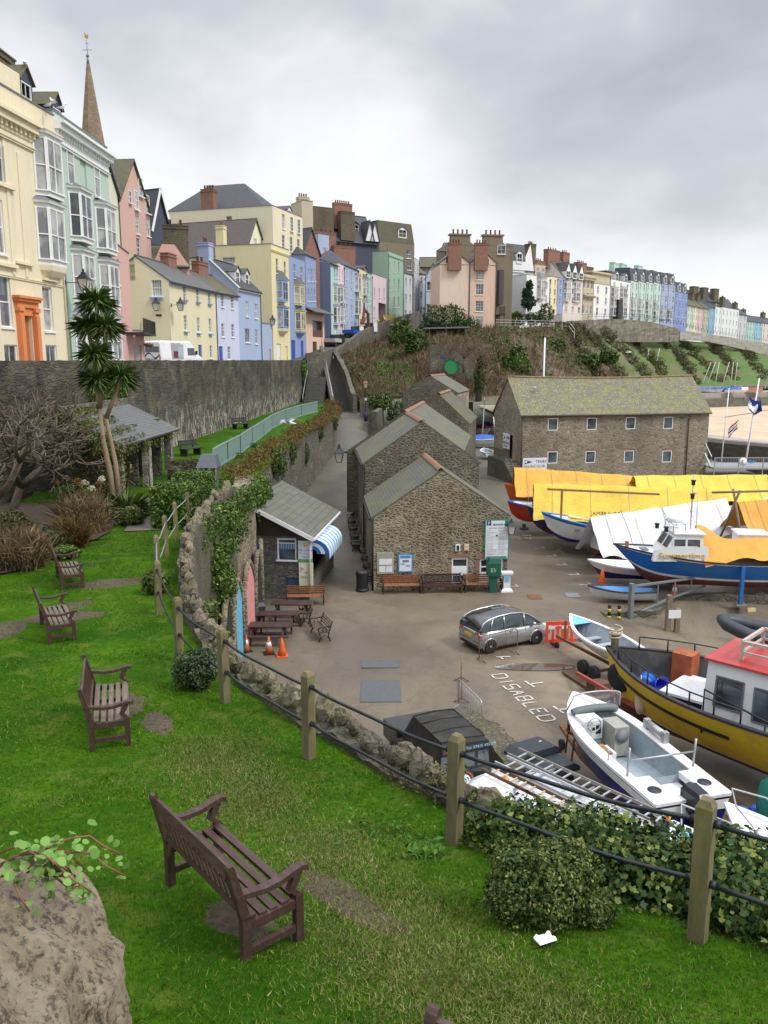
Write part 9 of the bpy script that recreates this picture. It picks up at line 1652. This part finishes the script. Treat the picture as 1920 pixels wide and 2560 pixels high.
# cordyline palm
t=thing('palm_tree','cabbage palm with twin pale trunks and several spiky heads in front of the street wall','palm tree',(-10.5,31.5,6.2));b=MB();heads=[]
def PP(px,py):p=D(px,py,31.5);return (p.x+10.5,0,p.z-6.2)
J1,J2=PP(250,1020),PP(265,1045)
b.tube([(0,0,-.1),(-.12,.05,1.5),(-.3,0,J1[2]-1.2),J1],[.13,.11,.09,.08],10);b.tube([(.18,.1,-.1),(.1,.1,1.8),(-.05,.1,J2[2]-.8),J2],[.11,.09,.08,.07],10)
hd_=[(PP(240,735),.85,J1),(PP(212,795),.8,J1),(PP(268,800),.8,J1),(PP(244,868),.8,J1),(PP(300,925),.8,J2),(PP(246,930),.7,J1)]
for i,(h_,r_,j) in enumerate(hd_):h_=Vector(h_)+Vector((0,[.0,.3,-.2,-.4,.1,-.4][i],-.25));b.tube([j,Vector(j).lerp(h_,.5)+Vector((random.uniform(-.08,.08),0,0)),h_],[.09,.075,.07],8);heads.append((h_,r_))
b.build('trunk',PTR,t)
def rosette(c,r,n,down=.25):
    d=rng.normal(size=(n,3));d[:,2]=np.abs(d[:,2])*.9-down;d /= np.linalg.norm(d,axis=1)[:,None];L_=(r*(.75+.4*rng.random(n)))[:,None];a=np.cross(d,[0,0,1]);a /= np.linalg.norm(a,axis=1)[:,None];w_=.022+.008*rng.random((n,1));sag=np.array([0,0,-1])*L_*.22
    p0=np.array(c)+d*.05;m1=p0+d*L_*.5;tp=p0+d*L_+sag;return np.stack([p0-a*w_*.6,p0+a*w_*.6,m1+a*w_,tp,m1-a*w_],1).reshape(-1,3)
for h_,r_ in heads:link('frond_head',npmesh('frond_head',np.concatenate([rosette(h_,r_*.95,150),rosette(h_+Vector((0,0,-.1)),r_*.9,50,1.0)]),5,PLEAF),t)
t=thing('spiky_plant','low spiky plant at the foot of the palm beside the path','plant',(-9.6,30.2,6.25));link('leaves',npmesh('leaves',rosette((0,0,.1),1.15,240,.0),5,PLEAF),t)
# bare tree
def baretree(name,label,x,y,z,h0,seed,spread=1.0,cat='tree',lean=(0,0),mat=None,depth=5):
    r_=random.Random(seed);t=thing(name,label,cat,(x,y,z));tr=MB();cr_=MB()
    def grow(p,d,ln,r,k):
        q=p+d*ln;m=p.lerp(q,.5)+Vector([r_.uniform(-.06,.06)*ln for _ in range(3)]);(tr if k < 2 else cr_).tube([p,m,q],[r,r*.85,r*.7],6 if k < 2 else 4)
        if k >= depth:return
        for i in range(3 if k > 0 else 4):
            a=Vector((r_.gauss(0,1),r_.gauss(0,1),r_.gauss(.25,.5)));nd=(d*.75+a.normalized()*spread*.75).normalized();grow(q if r_.random() < .7 else m,nd,ln*r_.uniform(.62,.85),r*.6,k+1)
    grow(Vector((0,0,-.1)),Vector((lean[0],lean[1],1)).normalized(),h0,h0*.10,0);tr.build('trunk',mat or BARK,t);cr_.build('branches',mat or BARK,t);return t
baretree('bare_tree','leafless grey-brown tree spreading in front of the wall at the left edge',-11.4,23.2,6.2,1.9,5,1.0,lean=(.1,0))
baretree('bare_tree','smaller leafless bush-like tree behind the large one, against the street wall',-13.0,27.5,6.2,1.8,8,1.15,lean=(.4,0))
# flower bed: dry hydrangeas, ferns, evergreen clumps
def twigbush(label,x,y,rx,h_,n,mat,name='dry_shrub'):
    t=thing(name,label,'shrub',(x,y,lawn_z(x,y)+.05));P=np.stack([rng.normal(size=n)*rx*.3,rng.normal(size=n)*rx*.3,np.zeros(n)],1);D_=P/rx*1.5;d=np.stack([D_[:,0],D_[:,1],np.ones(n)],1);v=[]
    link('stems',npmesh('stems',blades(P,h_,.012,.45,(0,0,1),.5),5,mat),t);n2=n*2;a=rng.normal(size=(n2,3));a /= np.linalg.norm(a,axis=1)[:,None];Q=a*np.array([rx,rx,h_*.6])*(.6+.4*rng.random((n2,1)))+np.array([0,0,h_*.55]);Q=Q[Q[:,2] > 0];link('twigs',npmesh('twigs',blades(Q,.35,.009,.8),5,mat),t);return t
for x,y,rx,h_,m_,lb in ((-10.2,22.6,.75,.9,DRY,'pale straw-coloured dry shrub at the front edge of the bed'),(-11.8,21.0,.8,.9,DRY,'pale straw-coloured dry shrub at the left front of the bed'),(-10.3,27.6,.9,1.0,DRY,'dry brown shrub round the foot of the palm'),(-9.9,25.4,.6,.7,FERN,'russet dead hydrangea low in the bed by the path'),(-13.0,22.5,.9,1.2,DRY,'dry tangle at the far left of the bed')):twigbush(lb,x,y,rx,h_,900,m_)
for x,y,r_,h_,m_,lb in ((-10.6,25.0,.8,.7,leafmat('blue_green_leaf',(.03,.055,.03),(.06,.09,.05)),'soft grey-green mound in the middle of the bed'),(-11.6,30.5,.8,1.3,IVY,'dark evergreen shrub left of the palm trunks'),(-9.1,28.8,.5,.7,SHR,'low green shrub at the bed corner by the path'),(-9.6,23.8,.5,.35,HEDG,'bright green low clump at the bed edge'),(-12.4,26.4,.8,1.0,OLIV,'olive shrub under the bare trees'),(-14.2,25.0,1.2,2.2,OLIV,'tall olive bush against the street wall at the left edge')):shrub(lb,x,y,lawn_z(x,y),[((0,0,h_*.5),(r_,r_,h_*.55)),((r_*.4,.1,h_*.4),(r_*.6,r_*.6,h_*.5))],3500,.045,m_)
fl=MB()
t=thing('hydrangea','dried hydrangea with cream and rust flower heads behind the palm','plant',(-11.0,29.4,6.2));b=MB()
for i in range(16):x,y,z=random.uniform(-1,.9),random.uniform(-.5,.5),random.uniform(.8,1.7);b.tube([(x*.5,y*.5,0),(x,y,z)],.012,4);q=leafy('flower_head',[((x,y,z),(.13,.13,.11))],110,.03,leafmat('cream_petal',(.5,.45,.3),(.6,.56,.42)) if i < 5 else FERN,t)
b.build('stems',BARK,t)
# ivy on the shelter roof, street wall and creeper on the left wall
tag(leafy('roof_ivy',[((-11.1-u*.9,33.2+v,8.5+.62*u*.9),(.6,.9,.3)) for u in (0,.7,1.5,2.3) for v in (-.4,.8,2.0,3.4)]+[((-10.9,y,8.3),(.4,.8,.35)) for y in (33.5,35,37,39,40.8)]+[((-11.6,33.4,7.4),(1.3,.5,1.3)),((-13.0,33.6,8.8),(1.3,.5,1.3))],17000,.055,leafmat('yellow_green_ivy',(.04,.07,.015),(.11,.13,.03),(.24,.19,.08)),shell=.6),'yellow-green ivy spilling over the garden shelter roof and its near end','ivy')
tag(leafy('wall_ivy',[((-6.0+.05*dx,26+dx,z),(.45,.9,.7)) for dx,z in ((0,6.4),(2,6.5),(4,6.3),(5.5,5.6),(6.6,6.4),(9.0,6.3),(10.2,6.4))],6500,.055,HEDG,shell=.7),'mossy ivy tufts along the top of the vault wall below the hedge','ivy')
tag(leafy('wall_ivy',[((RW(y)+.1,y,z),(.35,1.3,1.2)) for y,z in ((44,11),(45.5,9.8),(44.5,8.6),(43,10.2),(46,10.8))],7000,.075,HEDG,shell=.7),'dense bright ivy column on the street wall behind the palm','ivy')
tag(leafy('wall_ivy',[((RW(y)+.25,y,z),(.4,1.6,1.2)) for y,z in ((118,11),(119,9),(118.5,7.5))],2500,.12,GRN,shell=.7),'bright green ivy strip on the far corner of the street wall above the terrace','ivy')
tag(leafy('wall_creeper',[((RW(y)+.15,y,z),(.25,1.4,1.0)) for y in (24,27,30,33,36,39) for z in (8.2,10.2)],9000,.05,leafmat('brown_creeper',(.09,.065,.04),(.17,.13,.08),(.12,.13,.05),.9),shell=.5,asp=.25),'brown leafless creeper veiling the street wall at the left','creeper')
# hillside vegetation
U_=[]
def hillpts(n,u0,u1,v0=.0,v1=1.0):
    return np.array([tuple(hill(u0+(u1-u0)*random.random(),v0+(v1-v0)*random.random())) for _ in range(n)])
P=hillpts(26000,.0,.66,.05,1);stuff('hill_scrub',npmesh('hill_scrub',blades(P,1.1,.045,.45),5,leafmat('brown_scrub',(.11,.075,.045),(.22,.15,.09),(.27,.22,.14),.95)))
P=hillpts(26000,.0,.66,.05,1);m=np.array([nz(p[0],p[1],p[2],.07)+.5*nz(p[0],p[1],p[2],.3) > .02 for p in P]);P=P[m];stuff('hill_undergrowth',leafmesh('hill_undergrowth',P+np.array([0,-.3,.3]),np.tile([0,-.5,1.],(len(P),1)),.28,leafmat('hill_green',(.035,.07,.014),(.075,.12,.028),(.16,.13,.06))))
P=hillpts(6000,.05,.2,.2,.6);stuff('spring_greens',leafmesh('spring_greens',P+np.array([0,-.2,.3]),np.tile([0,-.5,1.],(len(P),1)),.22,GRN))
bl=[]
for u0 in (.615,.66,.70,.745,.79,.83,.875,.92,.965):
    for k in range(11):v=.12+.08*k+random.uniform(-.02,.02);p=hill(min(.99,u0-.035*v+random.uniform(-.006,.006)),v);s=random.uniform(1.3,2.6);bl.append(((p.x,p.y-.6,p.z+s*.2),(s*1.3,s*1.2,s*.7)))
tag(leafy('slope_scrub',bl,42000,.30,leafmat('slope_scrub_leaf',(.045,.05,.02),(.085,.08,.035),(.13,.10,.06),.9),shell=.5,asp=.3),kind='stuff')
def hillivy(label,px,py,Y,r,n,mat=IVY,size=.22,extra=(),name='ivy_mound',cat='ivy'):
    p=D(px,py,Y);bl=[((0,0,0),r)]+[((dx,dy,dz),rr) for dx,dy,dz,rr in extra];t=thing(name,label,cat,p);leafy('leaves',bl,n,size,mat,t,.75);return t
hillivy('big dome of ivy beside the bend of the hill street, left of the peach house',1115,800,158,(4.6,3,3.2),9000,extra=((3.5,0,-2,(3.6,3,2.4)),(-3,0,-2.4,(3,3,2.6)),(6.5,0,-3.2,(2.6,2,1.6)),(0,-1,-3.5,(4,2,1.6))),mat=leafmat('mound_ivy',(.015,.045,.012),(.04,.085,.018)))
hillivy('dark ivy clump hanging below the street parapet',1042,865,142,(2.2,2,3.0),4500,extra=((2,0,-2.4,(2.0,1.5,2.4)),(3.5,-.5,-4.6,(1.5,1.3,2.0)),(-1.6,0,1.6,(1.2,1,1.8))))
hillivy('brighter ivy strip on the parapet wall above the dark clump',992,850,152,(1.6,1.2,3.4),2400,mat=HEDG,extra=((1.6,0,2.0,(1.2,1,2.0)),))
hillivy('dark bush beside the low wall at the foot of the long steps',950,1005,106,(1.7,1.5,1.2),2600,extra=((2.2,0,-1.4,(1.4,1.2,1.6)),(3.0,0,-2.6,(1.1,1,1.2))),size=.15)
hillivy('shaggy green ivy on the cliff right of the big bare tree',1290,920,134,(2.4,1.5,4.5),4200,mat=HEDG,extra=((-2,0,2,(2,1.5,3)),))
hillivy('dark shrubs in the terraced cliff garden',1470,905,160,(3.0,2,1.8),2600,extra=((4,0,1,(2.0,1.5,1.5)),(-6,0,3,(1.5,1.5,1.5))),size=.3)
hillivy('ivy patch on the stone wall by the white houses',1365,785,186,(1.8,1,2.6),1500,extra=((-3,0,-1,(2.0,1,1.5)),))
hillivy('green shrub beside the brown house at the cliff railing',1287,800,178,(2.2,1.5,1.8),1500)
t=thing('ivy_trunk_tree','tree with an ivy-wrapped trunk and bare crown below the brown house','tree',D(1196,985,118.5));b=MB();b.tube([(0,0,-1),(.3,0,3),(.2,0,5)],[.5,.4,.3],8);b.build('trunk',BARK,t);leafy('trunk_ivy',[((.1,0,2),(.75,.7,2.6)),((.3,0,4.6),(.6,.6,1.2))],2600,.13,IVY,t,.8)
for i,(px,py,Y) in enumerate(((1196,960,119),(1160,930,121),(1245,940,121))):p=D(px,py,Y);baretree('bare_tree',('large bare tree rising out of the ivy-wrapped trunk','bare bushy tree just right of the green door','bare bushy tree above the alley boats')[i],p.x,p.y,p.z,(2.4,2.0,2.0)[i],20+i,1.1,mat=M('hill_bark',(.15,.105,.07),.95,var=.3),depth=6 if i == 0 else 5)
t=thing('fir_tree','lone dark fir tree in front of the white houses on the cliff','tree',D(1321,762,183));b=MB();b.tube([(0,0,-1.5),(0,0,3)],[.2,.15],6);b.build('trunk',BARK,t);leafy('crown',[((0,0,.6),(1.7,1.4,1.6)),((-.3,0,2.4),(1.3,1.1,1.3)),((.1,0,4.0),(.8,.8,1.3))],3200,.2,leafmat('fir_needle',(.012,.04,.025),(.03,.07,.045)),t,.5)
# weeds, far grass strips
t=thing('weed','broad-leaved green weed at the foot of the second nearest post','weed',(.42,7.75,lawn_z(.4,7.8)));link('leaves',leafmesh('leaves',rng.normal(size=(90,3))*np.array([.12,.1,.05])+np.array([0,0,.08]),np.tile([0,0,1.],(90,1)),.05,GRN,.3,.35),t)
t=thing('weed','small low weeds scattered left of the second nearest post','weed',(-.1,8.4,lawn_z(0,8.4)));link('leaves',leafmesh('leaves',rng.normal(size=(220,3))*np.array([.35,.25,.03])+np.array([0,0,.05]),np.tile([0,0,1.],(220,1)),.03,GRN,.3,.4),t)
# boulder in the near left corner
rk,t_,b_=nodes('lichened_boulder');v_=coord(t_,'Object');n1=nse(t_,v_,5.5,8,.7);n2=nse(t_,v_,34,8,.8);n3=nse(t_,v_,13,7,.75,.2)
c_=mixc(t_,ramp(t_,n1,[(.38,0.),(.62,1.)]),(.74,.62,.44),(.44,.34,.22));c_=mixc(t_,ramp(t_,n2,[(.42,.8),(.49,0.)]),c_,(.09,.075,.055));c_=mixc(t_,ramp(t_,n3,[(.56,0.),(.62,.85)]),c_,(.07,.06,.05));c_=mixc(t_,ramp(t_,nse(t_,v_,22,7,.78),[(.58,0.),(.66,.8)]),c_,(.58,.53,.44))
t_.links.new(c_,b_.inputs['Base Color']);b_.inputs['Roughness'].default_value=.95;bump(t_,b_,n2,.06,1)
def rockfn(u,v):
    a=u*2*PI;e=v*PI;d=Vector((math.sin(e)*math.cos(a),math.sin(e)*math.sin(a),-math.cos(e)));q=d*1.3+Vector((3,1,0));s=1+.22*noise.noise(q)+.14*noise.noise(q*2.3)+.07*noise.noise(q*5)+.03*noise.noise(q*12)+.012*noise.noise(q*30);return (d.x*.78*s,d.y*.72*s,d.z*.75*s)
b=MB();b.grid(rockfn,150,90);rb=b.build('boulder',rk,None,(-1.40,1.66,10.02));tag(rb,'big rough lichen-spotted boulder filling the near left corner','boulder')
t=thing('rock_plant','pale green round-leaved plant trailing over the boulder','plant',(-.95,1.98,10.66));b=MB();Ls=[]
for i in range(12):
    a=random.uniform(-.6,1.4);pts=[Vector((random.uniform(-.1,.05),0,random.uniform(-.02,.05)))]
    for k in range(5):pts.append(pts[-1]+Vector((.04*math.cos(a),random.uniform(-.03,.03),.0-.04*(k*.4)+.02)));Ls.append(pts[-1])
    b.tube(pts,.003,4)
b.build('stems',M('red_stem',(.2,.08,.05),.7),t);Ls=np.array([tuple(p) for p in Ls for _ in range(3)])+rng.normal(size=(len(Ls)*3,3))*.014;link('leaves',leafmesh('leaves',Ls,np.tile([0,-.4,1.],(len(Ls),1)),.011,leafmat('pale_round_leaf',(.09,.20,.03),(.17,.30,.07)),.3,.9,8),t)
# limewash streaks at the foot of the street wall
for mm in (ST_BLACK,):
    t_=mm.node_tree;b_=t_.nodes['Principled BSDF'];src=b_.inputs['Base Color'].links[0].from_socket;g=t_.nodes.new('ShaderNodeNewGeometry');sp=_n(t_,'ShaderNodeSeparateXYZ');t_.links.new(g.outputs['Position'],sp.inputs[0]);hz=ramp(t_,_mr(t_,sp.outputs[2],6.1,9.4),[(0.,1.),(.25,.8),(1,.0)]);yz=ramp(t_,_mr(t_,sp.outputs[1],38,52),[(0,0.),(1,1.)])
    s1_=ramp(t_,nse(t_,coord(t_,'World',(1.2,1.2,.35)),3.2,6,.75),[(.5,0.),(.56,1.)]);m1=_n(t_,'ShaderNodeMath',operation='MULTIPLY');m2=_n(t_,'ShaderNodeMath',operation='MULTIPLY');t_.links.new(hz,m1.inputs[0]);t_.links.new(yz,m1.inputs[1]);t_.links.new(m1.outputs[0],m2.inputs[0]);t_.links.new(s1_,m2.inputs[1]);t_.links.new(mixc(t_,m2.outputs[0],src,(.52,.48,.40)),b_.inputs['Base Color'])
